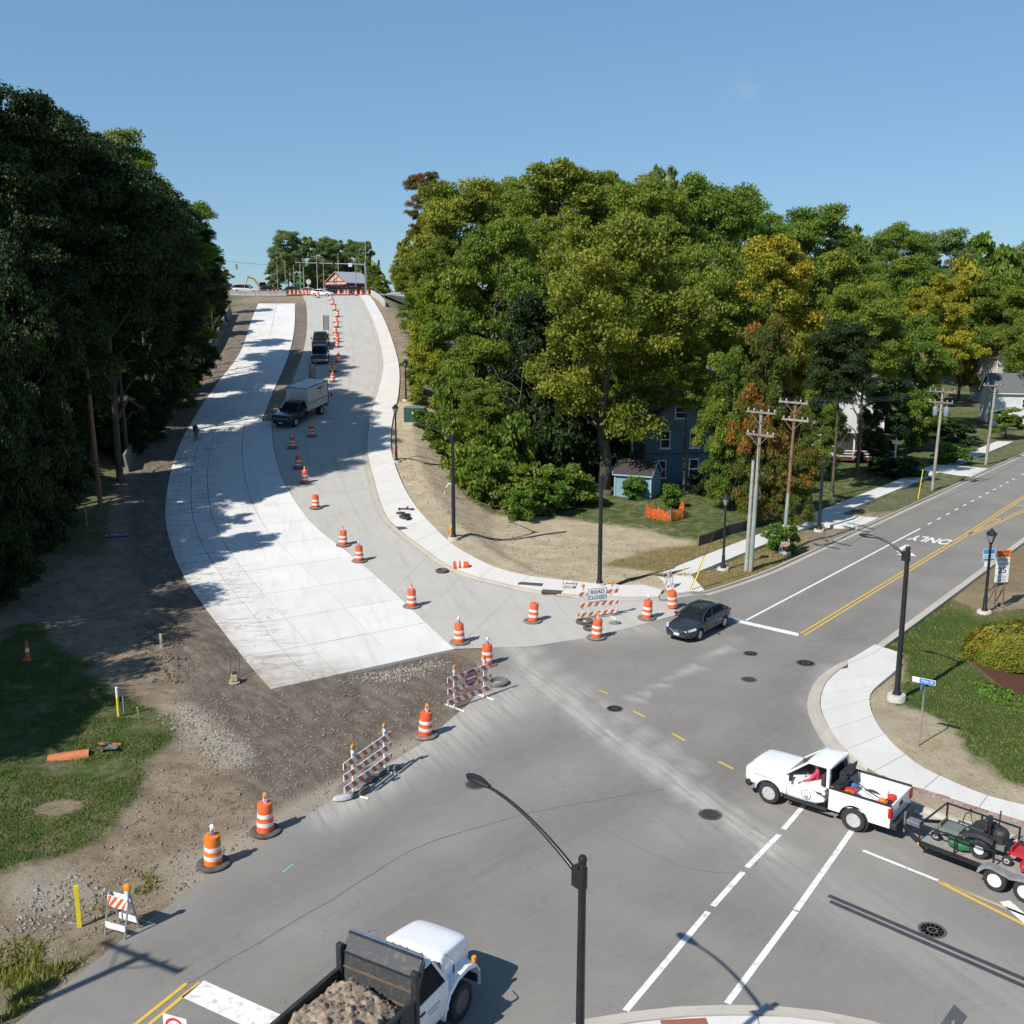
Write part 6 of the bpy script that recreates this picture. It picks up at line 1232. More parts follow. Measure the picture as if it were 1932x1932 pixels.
def pickup_bed(o, pt, x0=-2.14, x1=-4.2, ax=-3.02, wr=.39, zt=1.27, cap=TRIM):
    for s in (-1, 1):
        mb = arch_panel(x0, x1, .50, zt-.03, ax, .50, wr, min(s*.89, s*.99), max(s*.89, s*.99)); mb.build('bed_side', pt, o, bevel=.015)
        mb = MB(); mb.box(((x0+x1)/2, s*.94, zt-.012), (x0-x1, .13, .035)); mb.build('rail_cap', cap, o, bevel=.01); mb = MB(); mb.box((ax,s*.76,.86), (.95,.22,.22)); mb.build('wheel_well', pt, o, bevel=.04)
        mb = MB(); mb.box((x1+.02,s*.93,1.02), (.12,.15,.36)); mb.build('tail_light', TAIL, o, bevel=.02); wheel(o, ax, s*.87, wr, .27, s)
        mb = MB(); mb.cyl((ax,s*.60,wr), (ax,s*.88,wr), .47, n=20); mb.build('wheel_housing', TRIM, o)
    mb = MB(); mb.box(((x0+x1)/2,0,.74), (x0-x1-.02,1.78,.06)); mb.build('bed_floor', pt, o); mb = MB(); mb.box((x0-.03,0,.98), (.05,1.78,.54)); mb.build('bed_front', pt, o); mb = MB(); mb.box((x1+.035,0,.92), (.06,1.70,.62)); tg = mb.build('tailgate', pt, o, bevel=.015)
    mb = MB(); mb.box((x1+.0,0,1.02), (.015,.3,.12)); mb.build('handle', TRIM, tg); mb = MB(); mb.box((x1-.10,0,.56), (.20,1.86,.20)); mb.build('rear_bumper', TRIM, o, bevel=.03)
    mb = MB(); mb.box(((x0+x1)/2,0,.55), (x0-x1,1.1,.18)); mb.box((-1.4,0,.42), (2.6,1.0,.2)); mb.build('chassis', TRIM, o)
FA = (9.56,33.8); PH = -50.2
pk = vehicle('pickup_truck', FA, PH, 'white landscaping pickup with open driver window towing a trailer', 'pickup', lift=.025)
truck_front(pk, WHT, open_left=True); pickup_bed(pk, WHT)
INKT = pm('decal_grey', (.30,.32,.34), (.24,.26,.28), 8, .5)
text('phone_lettering', '847-426-1305', .125, INKT, pk, (.20,1.002,.985), (R(90),0,R(180)), (1.05,1)); 
for x, s in ((-2.45,'DESIGN'),(-2.95,'INSTALL'),(-3.55,'MAINTAIN')): text('side_lettering', s, .085, INKT, pk, (x,.996,1.15), (R(90),0,R(180)), (1.2,1))
mb = MB(); mb.lathe([(.155,-.003),(.175,-.003),(.175,.003),(.155,.003)], c=(-1.35,.999,.78), n=28, M=rotx90(), close=True)
for a, L_ in ((90,.26),(60,.13),(120,.13),(35,.10),(145,.10)): mb.beam((-1.35,1.0,.66), (-1.35+L_*math.cos(R(a)), 1.0, .66+L_*math.sin(R(a))), .006, .018)
mb.build('door_emblem', INKT, pk); mb = MB(); mb.box((-1.93,.0,1.80), (.05,.34,.05)); mb.build('brake_light', TAIL, pk)
# loose load in the bed, each its own thing
def load(name, f, label, cat, x, y, z, rz=0, m=None, bevel=0, smooth=None):
    mb = MB(); f(mb); o = mb.build(name, m, None, smooth, bevel); o.matrix_world = pk.matrix_world @ Matrix.Translation((x, y, z)) @ Matrix.Rotation(rz, 4, 'Z'); return tag(o, label, cat, 'tools in the white pickup bed')
PLR = pm('plastic_red', (.55,.05,.03), (.45,.04,.03), 6, .5); PLO = pm('plastic_orange', (.80,.20,.03), (.7,.15,.02), 6, .5)
load('water_cooler', lambda mb: mb.lathe([(0,0),(.17,0),(.19,.3),(.20,.33),(0,.36)], n=18), 'red round cooler behind the pickup cab', 'cooler', -2.62, .30, .78, m=PLR, smooth=40)
load('bucket', lambda mb: mb.lathe([(0,.02),(.14,.02),(.18,.34),(.185,.35),(.165,.34),(.13,.04),(0,.04)], n=18), 'open orange bucket in the pickup bed', 'bucket', -2.66, .62, .78, m=PLO, smooth=40)
load('tool_rack', lambda mb: [mb.box((0,0,.25), (.30,1.6,.5)), mb.box((.02,-.3,.62), (.22,.9,.28)), mb.tube([(-.05,-.7,.5),(-.12,-.7,.9),(-.12,.6,.95),(-.05,.6,.5)], .03, 8)], 'black tool box and rack behind the pickup cab', 'tool box', -2.27, 0, .78, m=TRIM, bevel=.03)
load('jerry_can', lambda mb: mb.box((0,0,.17), (.22,.3,.34)), 'blue can beside the black tool box', 'can', -2.52, -.22, .78, m=pm('plastic_blue', (.05,.16,.42), (.04,.13,.35), 6, .5), bevel=.03)
load('string_trimmer', lambda mb: [mb.tube([(.55,-.1,.55),(-.2,.05,.28),(-.85,.1,.1)], .02, 8), mb.box((-.9,.1,.12), (.25,.16,.16)), mb.lathe([(0,0),(.12,0),(.10,.06),(0,.07)], c=(.58,-.1,.52), n=12)], 'string trimmer lying across the pickup bed', 'trimmer', -2.95, .05, .84, m=TRIM)
load('leaf_blower', lambda mb: [mb.box((0,0,.16), (.30,.26,.30)), mb.tube([(.1,0,.2),(.35,.05,.22),(.6,.1,.12)], .05, 10), mb.lathe([(0,0),(.13,0),(.10,.08),(0,.09)], c=(0,0,.3), n=14)], 'orange and black blower near the pickup tailgate', 'blower', -3.72, .38, .78, m=PLO, bevel=.03)
load('backpack_sprayer', lambda mb: mb.lathe([(0,0),(.15,0),(.17,.1),(.15,.32),(.06,.36),(0,.37)], n=14), 'red container in the pickup bed corner by the tailgate', 'container', -3.85, -.15, .78, m=PLR, smooth=40)
load('chain_coil', lambda mb: [mb.lathe([(.10,0),(.14,0),(.14,.05),(.10,.05)], c=(k*.16-.4, .05*(k%2), 0), n=12, close=True) for k in range(6)], 'string of dark coils and fittings on the pickup bed floor', 'coils', -3.35, .40, .79, m=STEEL)

# trailer with two mowers
tr = vehicle('utility_trailer', (15.15,28.43), -44, 'black tandem-axle trailer loaded with mowers behind the pickup', 'trailer', lift=.025)
DECK = pm('deck_plank', (.32,.29,.26), (.22,.20,.18), 3, .9, bump=.4)
for k in range(7):
    mb = MB(); mb.box((.2,-.84+.28*k,.56), (4.4,.265,.04)); mb.build('deck_plank', DECK, tr, bevel=.006)
mb = MB()
for y in (-.99,.99): mb.beam((2.44,y,.52), (-2.05,y,.52), .07,.13)
for x in (2.42,1.3,.2,-.9,-2.0): mb.beam((x,-.98,.50), (x,.98,.50), .06,.08)
mb.beam((2.42,.9,.50), (3.55,.05,.50), .07,.10); mb.beam((2.42,-.9,.50), (3.55,-.05,.50), .07,.10); mb.beam((2.4,0,.5), (3.75,0,.5), .08,.10); mb.build('frame', BLACKM, tr, bevel=.005)
for s in (-1, 1):
    for x in (2.40,1.30,.15): mb = MB(); mb.beam((x,s*1.0,.5), (x,s*1.0,1.14), .05,.05, up=(0,1,0)); mb.build('rail_post', BLACKM, tr)
    mb = MB(); mb.beam((2.42,s*1.0,1.14), (.12,s*1.0,1.14), .045,.045); mb.build('top_rail', BLACKM, tr)
    for x in (0, -.86): wheel(tr, x, s*1.13, .34, .22, s, RIMW, rr=.60, holes=8)
    mb = MB(); N = 11; prof = []
    for x, z in ((.52,.42),(.47,.60),(.34,.72),(.15,.775),(-.25,.70),(-.43,.66),(-.61,.70),(-1.0,.775),(-1.2,.72),(-1.33,.60),(-1.38,.42)): prof.append((x, z))
    secs = [[(x, s*1.0, z), (x, s*1.27, z), (x, s*1.27, z-.02), (x, s*1.0, z-.02)] for x, z in prof]; mb.loft(secs); mb.build('fender', GALV, tr, smooth=30)
    mb = MB(); mb.poly([(.52,s*1.262,.42)]+[(x, s*1.262, z) for x, z in prof[1:-1]]+[(-1.38,s*1.262,.42),(-1.30,s*1.262,.42)]+[(x*.93-.03, s*1.262, z-.10) for x, z in prof[1:-1]][::-1]+[(.45,s*1.262,.42)]); mb.build('fender_skirt', GALV, tr)
    mb = MB(); mb.box((2.42,s*.97,.48), (.06,.12,.10)); mb.build('marker_light', AMBER if s > 0 else TAIL, tr)
mb = MB(); mb.beam((2.42,-1.0,1.14), (2.42,1.0,1.14), .045,.045); mb.build('top_rail', BLACKM, tr); mb = MB(); mb.box((3.72,0,.55), (.3,.12,.12)); mb.build('coupler', STEEL, tr, bevel=.02); mb = MB(); mb.tube([(3.25,.2,.25),(3.25,.2,.95)], .035, 8); mb.build('jack', STEEL, tr)
mb = MB(); mb.box((3.0,0,.60), (.45,.3,.16)); mb.build('tongue_box', STEEL, tr, bevel=.02)
for s in (-1,1): mb = MB(); mb.tube([(3.3,s*.1,.5),(3.6,s*.2,.35),(3.9,s*.18,.42),(4.1,s*.1,.5)], .018, 6); mb.build('safety_chain', pm('cable_teal', (.12,.42,.42), (.1,.35,.36), 5, .5), tr)
def mower(x, y, rz, label, deckm, bodym, tankm):
    o = empty('riding_mower', (0,0,0), 0, label, 'mower', 'mowers on the trailer'); o.matrix_world = tr.matrix_world @ Matrix.Translation((x, y, .585)) @ Matrix.Rotation(rz, 4, 'Z')
    mb = MB(); mb.loft([[(a*k+.18, b_*k, z) for a, b_ in ((.42,-.35),(.42,.35),(.30,.62),(-.12,.70),(-.36,.52),(-.36,-.52),(-.12,-.70),(.30,-.62))] for z, k in ((.10,1.0),(.22,1.0),(.28,.93),(.30,.80))]); dk = mb.build('cutting_deck', deckm, o, smooth=30)
    mb = MB(); [mb.lathe([(0,.30),(.12,.30),(.10,.38),(0,.39)], c=(.18+dx,dy,0), n=12) for dx, dy in ((.05,-.42),(.12,0),(.05,.42))]; mb.build('spindle_covers', TRIM, dk)
    for s in (-1, 1):
        wheel(o, -.42, s*.52, .29, .26, s, RIMW, rr=.50); wheel(o, .95, s*.40, .15, .12, s, RIMW, name='caster_wheel', rr=.5)
        mb = MB(); mb.beam((-.6,s*.30,.32), (.92,s*.30,.38), .07,.06); mb.beam((.92,s*.30,.38), (.95,s*.40,.42), .06,.06); mb.tube([(.95,s*.40,.42),(.95,s*.31,.30),(.95,s*.31,.15)], .025, 6); mb.build('frame_rail', bodym, o)
        mb = MB(); mb.loft([[(xx, s*.46-wd, zz-.11), (xx, s*.46+wd, zz-.11), (xx, s*.46+wd*.8, zz), (xx, s*.46-wd*.8, zz)] for xx, zz, wd in ((.12,.60,.12),(-.1,.72,.15),(-.45,.76,.16),(-.78,.66,.13))]); mb.build('fuel_tank', tankm, o, smooth=40)
        mb = MB(); mb.tube([(.12,s*.30,.55),(.22,s*.34,.85),(.20,s*.20,1.10),(.12,s*.10,1.12)], .018, 8); mb.build('control_lever', TRIM, o)
        mb = MB(); mb.tube([(-.60,s*.42,.7),(-.62,s*.42,1.25)], .022, 8); mb.build('roll_bar', TRIM, o)
    mb = MB(); mb.box((.62,0,.40), (.60,.62,.03)); mb.box((.90,0,.48), (.04,.62,.16)); mb.build('foot_plate', bodym, o, bevel=.01)
    mb = MB(); mb.box((-.18,0,.68), (.46,.46,.14)); mb.box((-.42,0,.92), (.14,.44,.42)); mb.build('seat', TRIM, o, bevel=.05)
    mb = MB(); mb.lathe([(0,.45),(.24,.45),(.26,.75),(.20,.86),(.10,.90),(0,.90)], c=(-.80,0,0), n=16); mb.box((-.82,.18,.62), (.30,.18,.28)); mb.cyl((-.9,-.2,.55), (-1.05,.15,.5), .07, n=10); mb.build('engine', TRIM, o, smooth=40)
    mb = MB(); mb.box((-.55,0,.40), (.95,.56,.18)); mb.build('chassis', bodym, o); return o
GRM = pm('mower_green', (.02,.15,.06), (.02,.11,.05), 5, .5); RDM = pm('mower_red', (.50,.02,.03), (.38,.02,.03), 5, .5); GYD = pm('mower_grey', (.16,.19,.16), (.12,.14,.12), 5, .6)
mower(1.12, .15, .03, 'green-decked black riding mower at the front of the trailer', GRM, GYD, TRIM); mower(-1.02, .12, 0, 'red riding mower at the right picture edge on the trailer', RDM, RDM, pm('tank_grey', (.07,.075,.085), (.05,.055,.06), 5, .4))

# ------------------------------------------------------------------ dump truck at the bottom edge
DH = 30.; DT = (-2.2,22.35)
dt = vehicle('dump_truck', DT, DH, 'white-cab dump truck with a black body full of soil', 'dump truck', lift=.025)
def hs2(zb, w_, zt, r_=.08): return [(0,zb),(w_*.95,zb),(w_,zb+.06),(w_,zt-r_*1.6),(w_*.97,zt-r_*.5),(w_*.88,zt),(0,zt+.03)]
shell('hood', [(.99,hs2(.95,.70,1.66)),(.98,hs2(.93,.72,1.68)),(.90,hs2(.80,.76,1.78)),(.5,hs2(.75,.79,1.86)),(-.1,hs2(.75,.82,1.93)),(-.36,hs2(.75,.84,1.95)),(-.37,hs2(.75,.84,1.95))], WHT, dt, (), 1, 40)
for s in (-1, 1):
    mb = MB(); prof = [(.98,.62),(.97,.95),(.80,1.22),(.45,1.34),(.0,1.33),(-.35,1.15),(-.52,.85),(-.60,.62)]
    mb.loft([[(x, s*.66, z), (x, s*1.06, z-.05), (x, s*1.08, z-.14), (x, s*1.02, z-.16), (x, s*.66, z-.10)] for x, z in prof]); mb.build('fender', WHT, dt, smooth=40)
    wheel(dt, .2, s*.93, .47, .26, s, pm('rim_dark', (.12,.12,.12), (.08,.08,.08), 8, .6)); mb = MB(); mb.box((.80,s*1.0,1.27), (.12,.10,.14)); mb.build('turn_signal', AMBER, dt, bevel=.02)
    mb = MB(); mb.prism([(-.36,.62),(-.36,1.40),(-.44,1.46),(-1.62,1.46),(-1.62,.62)], -s*1.03 if s > 0 else -s*.97, -s*.97 if s > 0 else -s*1.03, M=rotx90()); dr = mb.build('door', WHT, dt, bevel=.02)
    mb = MB(); mb.box((-1.45,s*1.04,1.22), (.18,.03,.05)); mb.build('handle', TRIM, dr); mb = MB(); mb.box((-.45,s*1.25,1.75), (.06,.05,.42)); mb.tube([(-.4,s*1.0,1.45),(-.45,s*1.22,1.5),(-.45,s*1.24,2.0),(-.4,s*.95,2.1)], .015, 6); mb.build('mirror', CHROME, dt)
    pane('side_window', [(-.50,s*1.0,1.46),(-1.58,s*1.0,1.46),(-1.52,s*.86,2.12),(-.85,s*.86,2.12)], GLASS, dt); mb = MB(); mb.beam((-.42,s*1.0,1.44),(-.82,s*.86,2.14),.07,.07); mb.build('front_pillar', WHT, dt); mb = MB(); mb.beam((-1.62,s*1.0,1.44),(-1.56,s*.86,2.14),.1,.12); mb.build('rear_pillar', WHT, dt)
    wheel(dt, -4.1, s*.86, .47, .28, s, MATS['rim_dark']); wheel(dt, -4.1, s*.55, .47, .24, s, MATS['rim_dark'])
text('door_lettering', 'J. TRUCKING', .12, INKT, dt, (-1.0,-1.034,1.15), (R(90),0,0)) if False else None
mb = MB(); mb.box((-1.0,-1.033,1.12), (.5,.004,.035)); mb.box((-1.0,-1.033,1.02), (.38,.004,.03)); mb.build('door_print', INKT, dt)
pane('windshield', [(-.40,-.98,1.46),(-.40,.98,1.46),(-.80,.84,2.12),(-.80,-.84,2.12)], GLASS, dt)
shell('roof', [(x, [(0,z-.1),(w_*.92,z-.1),(w_,z-.05),(w_*.95,z+.02),(w_*.6,z+.05),(0,z+.06)]) for x, w_, z in ((-.72,.86,2.13),(-.86,.90,2.18),(-1.2,.92,2.19),(-1.55,.91,2.17),(-1.64,.88,2.13))], WHT, dt, (), 2, 50)
mb = MB(); mb.box((-1.62,0,1.4), (.06,1.9,1.5)); mb.box((-1.0,0,.62), (1.3,1.9,.1)); mb.build('cab_rear', WHT, dt); mb = MB(); mb.box((-.36,0,1.2), (.06,1.9,.55)); mb.build('cowl', WHT, dt)
for y in (-.62,-.2,0,.2,.62): mb = MB(); mb.box((-.92,y,2.265), (.14,.06,.05)); mb.build('clearance_light', pm('lamp_red_amber', (.5,.12,.04), (.4,.1,.03), 5, .3), dt, bevel=.015)
for y in (-.42,.0): mb = MB(); mb.box((.35,y-.1,1.845), (.06,.22,.012)); mb.build('hood_vent', TRIM, dt) if False else None
mb = MB(); mb.box((1.02,0,.62), (.12,2.0,.26)); mb.build('front_bumper', TRIM, dt, bevel=.03); mb = MB(); mb.box((1.0,0,1.2), (.05,1.0,.55)); mb.build('grille', TRIM, dt)
mb = MB(); mb.beam((.9,.4,.62), (-5.2,.4,.72), .1,.2); mb.beam((.9,-.4,.62), (-5.2,-.4,.72), .1,.2); mb.box((-1.9,-.75,.7), (.9,.4,.4)); mb.build('chassis', TRIM, dt)
BODYM = pm('dump_body', (.020,.023,.027), (.060,.058,.055), 3.5, .55, contrast=(.5,.8), det=8); BODYIN = pm('dump_body_worn', (.045,.048,.052), (.13,.12,.105), 9, .7, contrast=(.52,.80), det=8)
RUST = pm('rust_edge', (.20,.12,.07), (.12,.08,.05), 6, .8)
bx0, bx1, bz = -1.78, -5.3, 1.0
mb = MB(); mb.box(((bx0+bx1)/2,0,bz), (bx0-bx1,2.1,.08)); mb.build('body_floor', BODYIN, dt)
for s in (-1, 1):
    mb = MB(); mb.box(((bx0+bx1)/2,s*1.07,bz+.40), (bx0-bx1,.06,.86)); mb.build('body_side', BODYM, dt); mb = MB(); mb.box(((bx0+bx1)/2,s*1.08,bz+.85), (bx0-bx1+.02,.11,.10)); mb.build('top_rail', BODYM, dt, bevel=.015)
    mb = MB(); [mb.box((x,s*1.13,bz+.4), (.10,.06,.8)) for x in (-2.4,-3.1,-3.8,-4.5,-5.1)]; mb.build('side_stakes', BODYM, dt); mb = MB(); mb.box((bx0+.02,s*1.06,bz+.75), (.14,.16,1.5)); mb.build('corner_post', BODYM, dt, bevel=.02)
# headboard in three bent plates with a cab shield
hb = [(bx0,bz+.02),(bx0+.02,bz+.55),(bx0+.04,bz+.95),(bx0+.06,bz+1.30),(bx0+.36,bz+1.62)]
for k, (a, b_) in enumerate(zip(hb, hb[1:])):
    mb = MB(); y = 1.04; mb.add([(a[0],-y,a[1]+.005),(a[0],y,a[1]+.005),(b_[0],y,b_[1]-.005),(b_[0],-y,b_[1]-.005),(a[0]+.04,-y,a[1]+.005),(a[0]+.04,y,a[1]+.005),(b_[0]+.04,y,b_[1]-.005),(b_[0]+.04,-y,b_[1]-.005)], [(3,2,1,0),(4,5,6,7),(0,1,5,4),(1,2,6,5),(2,3,7,6),(3,0,4,7)]); mb.build('headboard_plate', BODYIN if k < 4 else BODYM, dt)
    mb = MB(); mb.box((b_[0]-.012,0,b_[1]), (.05,2.08,.03)); mb.build('headboard_rib', RUST if k < 2 else BODYM, dt)
for s in (-1, 1): mb = MB(); mb.prism([(hb[3][0]-.02,hb[3][1]-.3),(hb[4][0]+.02,hb[4][1]-.02),(hb[4][0]+.06,hb[4][1]-.2),(hb[3][0]+.12,hb[3][1]-.4)], -s*1.07 if s > 0 else -s*1.03, -s*1.03 if s > 0 else -s*1.07, M=rotx90()); mb.build('shield_gusset', BODYM, dt)
mb = MB(); mb.tube([(hb[4][0]+.05,1.02,hb[4][1]+.02),(hb[4][0]+.06,-1.02,hb[4][1]+.02)], .03, 8); mb.build('shield_edge', CHROME, dt)
# soil heap in the body
nxx, nyy = 110, 64
A_, B_g = np.meshgrid(np.arange(nxx+1)/nxx, np.arange(nyy+1)/nyy, indexing='ij'); XX = bx0-.12+(bx1+.08-bx0+.12)*A_; YY = -1.0+2.0*B_g
ED = np.minimum(A_/.14, 1)*np.minimum((1-A_)/.1, 1)*np.sin(np.pi*np.clip(B_g, 1e-4, 1-1e-4))**.55; n3 = fbm(XX, YY, .17, 4, 71)-.5
ZZ = bz+.40+.72*ED**.8+(fbm(XX, YY, .55, 4, 50)-.5)*.42+np.abs(fbm(XX, YY, .28, 3, 60)-.5)*.3+n3*.20+np.abs(n3)*.15
V = [tuple(q_) for q_ in np.stack([XX.ravel(), YY.ravel(), ZZ.ravel()], 1)]
F = [(i*(nyy+1)+j, (i+1)*(nyy+1)+j, (i+1)*(nyy+1)+j+1, i*(nyy+1)+j+1) for i in range(nxx) for j in range(nyy)]
me = bpy.data.meshes.new('soil_load'); me.from_pydata(V, [], F); me.update()
SOIL = pm('load_soil', (.34,.27,.20), (.12,.092,.066), 4.5, .95, bump=1., det=7); so = mkobj('soil_load', me, SOIL, smooth=70); so.matrix_world = dt.matrix_world.copy(); tag(so, 'heap of brown clods filling the dump truck body', 'soil heap')
clod_me = []
for k in range(5):
    bm = bmesh.new(); bmesh.ops.create_icosphere(bm, subdivisions=1, radius=1)
    for v_ in bm.verts: v_.co *= random.uniform(.7,1.25)
    q = bpy.data.meshes.new('clod'); bm.to_mesh(q); bm.free(); q.materials.append(SOIL); clod_me.append(q)
for k in range(110):
    i, j = random.randrange(4, nxx-4), random.randrange(4, nyy-4); p = V[i*(nyy+1)+j]; r_ = random.uniform(.02,.065); c = put('clod', random.choice(clod_me), so); c.location = (p[0], p[1], p[2]+r_*.3); c.scale = (r_*1.3, r_, r_*.8); c.rotation_euler = (random.random()*3, random.random()*3, random.random()*3)

# ------------------------------------------------------------------ vehicles on the hill
f0 = at(531,809); hb_ = 199
def behind(p, head, d): return (p[0]-math.sin(R(head))*d, p[1]-math.cos(R(head))*d)
bt = vehicle('box_truck', behind(f0, hb_, 1.05), hb_, 'dark green box truck with a grey-white cargo box turning onto the slab', 'truck', sc=1.12)
truck_front(bt, GREENT, roofz=1.92, wr=.42, chrome=True, bumper=TRIM)
BOXW = pm('box_panel', (.60,.61,.60), (.52,.53,.52), 2, .5)
mb = MB(); sec = [(-.0,.90),(-.0,2.80),(-.06,2.98),(-.25,3.05),(-3.7,3.05),(-3.7,.90)]
x0 = -2.12; mb.prism([(x0+a, z) for a, z in sec], -1.12, 1.12, M=rotx90()); mb.build('cargo_box', BOXW, bt, bevel=.02)
mb = MB()
for s in (-1,1):
    mb.beam((x0-.3,s*1.13,3.05), (x0-3.7,s*1.13,3.05), .05,.07); mb.beam((x0-3.68,s*1.13,.9), (x0-3.68,s*1.13,3.05), .05,.07, up=(0,1,0)); mb.beam((x0-.02,s*1.13,1.62), (x0-3.68,s*1.13,1.62), .02,.05); mb.beam((x0-.0,s*1.13,.92), (x0-3.68,s*1.13,.92), .05,.10)
mb.beam((x0-.08,-1.12,2.97), (x0-.08,1.12,2.97), .06,.06); mb.build('box_trim', DARK, bt)
mb = MB(); mb.poly([(x0-2.9,1.126,2.72),(x0-1.5,1.126,2.72),(x0-1.75,1.126,2.60),(x0-2.2,1.126,2.52),(x0-2.65,1.126,2.60)]); mb.build('wing_emblem', DARK, bt); mb = MB()
for s in (1,): pass
text('side_lettering', 'Hauling', .42, INKT, bt, (x0-2.2,1.128,2.25), (R(90),0,R(180))) if False else None
mb.box((x0-2.2,1.127,2.32), (.9,.004,.10)); mb.box((x0-2.2,1.127,2.14), (.62,.004,.08)); mb.build('side_print', INKT, bt)
mb = MB(); mb.beam((-1.6,.4,.66), (x0-3.6,.4,.66), .1,.22); mb.beam((-1.6,-.4,.66), (x0-3.6,-.4,.66), .1,.22); mb.build('chassis', TRIM, bt); mb = MB(); mb.box((-1.6,0,1.97), (.16,.16,.12)); mb.build('beacon', AMBER, bt)
for s in (-1,1): wheel(bt, x0-2.5, s*.95, .42, .24, s); wheel(bt, x0-2.5, s*.66, .42, .22, s)
mb = MB(); mb.box((x0-3.72,0,.62), (.08,2.1,.12)); mb.build('rear_bumper', DARK, bt)
f1 = at(603,689)
bp = vehicle('pickup_truck', behind(f1, 172, 1.0), 172, 'black pickup with chrome grille facing downhill beside the barrel line', 'pickup', sc=1.05); truck_front(bp, BLKP, roofz=1.9, chrome=True, bumper=CHROME); pickup_bed(bp, BLKP)
f2 = at(603,662)
bp2 = vehicle('pickup_truck', behind(f2, 174, 1.0), 174, 'second black truck parked uphill right behind the chrome-grilled one', 'pickup', sc=1.05); truck_front(bp2, BLKP, roofz=1.95, bumper=TRIM); pickup_bed(bp2, BLKP)

# ------------------------------------------------------------------ people
SKIN = pm('skin', (.42,.24,.16), (.36,.20,.13), 8, .6); PINK = pm('shirt_pink', (.62,.05,.12), (.52,.04,.10), 7, .8); CAPB = pm('cap_blue', (.10,.16,.28), (.08,.12,.22), 7, .8)
def skin_body(name, joints, edges, m, parent, root=0, sub=2):
    me = bpy.data.meshes.new(name); me.from_pydata([j[:3] for j in joints], edges, []); me.update(); o = mkobj(name, me, None); s = o.modifiers.new('skin', 'SKIN'); s.use_smooth_shade = True
    for k, v_ in enumerate(me.skin_vertices[0].data): r_ = joints[k][3]; v_.radius = (r_, joints[k][4] if len(joints[k]) > 4 else r_); v_.use_root = (k == root)
    q = o.modifiers.new('s', 'SUBSURF'); q.levels = sub; q.render_levels = sub; finalize(o); o.data.materials.clear(); o.data.materials.append(m); o.data.polygons.foreach_set('use_smooth', [True]*len(o.data.polygons))
    if parent: o.parent = parent
    return o
pr = empty('person', (0,0,0), 0, 'driver in a pink-red shirt and blue cap resting an arm on the pickup door', 'person'); pr.matrix_world = pk.matrix_world @ Matrix.Translation((-1.48,.43,.93))
J = [(0,0,0,.17,.15),(0,0,.25,.16,.13),(-.02,0,.45,.19,.12),(-.02,0,.56,.07,.07),(-.01,0,.64,.06,.06),(.0,.17,.47,.075),(.12,.33,.30,.055),(.30,.50,.255,.042),(.0,-.19,.47,.075),(.14,-.24,.26,.055),(.36,-.10,.28,.042),(.22,.09,.0,.09),(.45,.10,.05,.07),(.22,-.09,.0,.09),(.45,-.10,.05,.07)]
E_ = [(0,1),(1,2),(2,3),(3,4),(2,5),(5,6),(6,7),(2,8),(8,9),(9,10),(0,11),(11,12),(0,13),(13,14)]
skin_body('body', J, E_, PINK, pr)
def head(parent, c, m_hair, cap=None, face=(1,0)):
    mb = MB(); n1 = 14; secs = []
    for z, rx, ry, dx in ((-.13,.045,.045,-.01),(-.105,.07,.06,.005),(-.06,.088,.070,.01),(0,.098,.076,.0),(.05,.098,.076,-.008),(.09,.08,.066,-.012),(.12,.04,.036,-.012)): secs.append([(c[0]+dx+rx*math.cos(a), c[1]+ry*math.sin(a), c[2]+z) for a in [2*math.pi*i/n1 for i in range(n1)]])
    mb.loft(secs); mb.cyl((c[0],c[1],c[2]-.2), (c[0],c[1],c[2]-.08), .05, n=10); mb.lathe([(0,0),(.018,0),(.012,.04),(0,.045)], c=(c[0]+.10,c[1],c[2]-.04), n=8)
    for s in (-1,1): mb.lathe([(0,-.025),(.018,0),(0,.025)], c=(c[0]-.005,c[1]+s*.08,c[2]-.01), n=8)
    h = mb.build('head', SKIN, parent, smooth=60)
    mb = MB(); [mb.lathe([(0,-.008),(.012,0),(0,.008)], c=(c[0]+.086,c[1]+s*.032,c[2]+.005), n=8) for s in (-1,1)]; mb.box((c[0]+.088,c[1],c[2]-.075), (.01,.045,.01)); mb.build('face_features', TRIM, h)
    mb = MB(); mb.lathe([(.104,.03),(.104,.06),(.085,.11),(.04,.135),(0,.14)], c=c, n=16)
    if cap: mb.add([(c[0]+.07,c[1]-.07,c[2]+.045),(c[0]+.19,c[1]-.05,c[2]+.03),(c[0]+.19,c[1]+.05,c[2]+.03),(c[0]+.07,c[1]+.07,c[2]+.045),(c[0]+.07,c[1]-.07,c[2]+.055),(c[0]+.19,c[1]-.05,c[2]+.04),(c[0]+.19,c[1]+.05,c[2]+.04),(c[0]+.07,c[1]+.07,c[2]+.055)], [(3,2,1,0),(4,5,6,7),(0,1,5,4),(1,2,6,5),(2,3,7,6),(3,0,4,7)])
    mb.build('cap' if cap else 'hair', cap or m_hair, h, smooth=40); return h
head(pr, (.02,.0,.77), TRIM, CAPB)
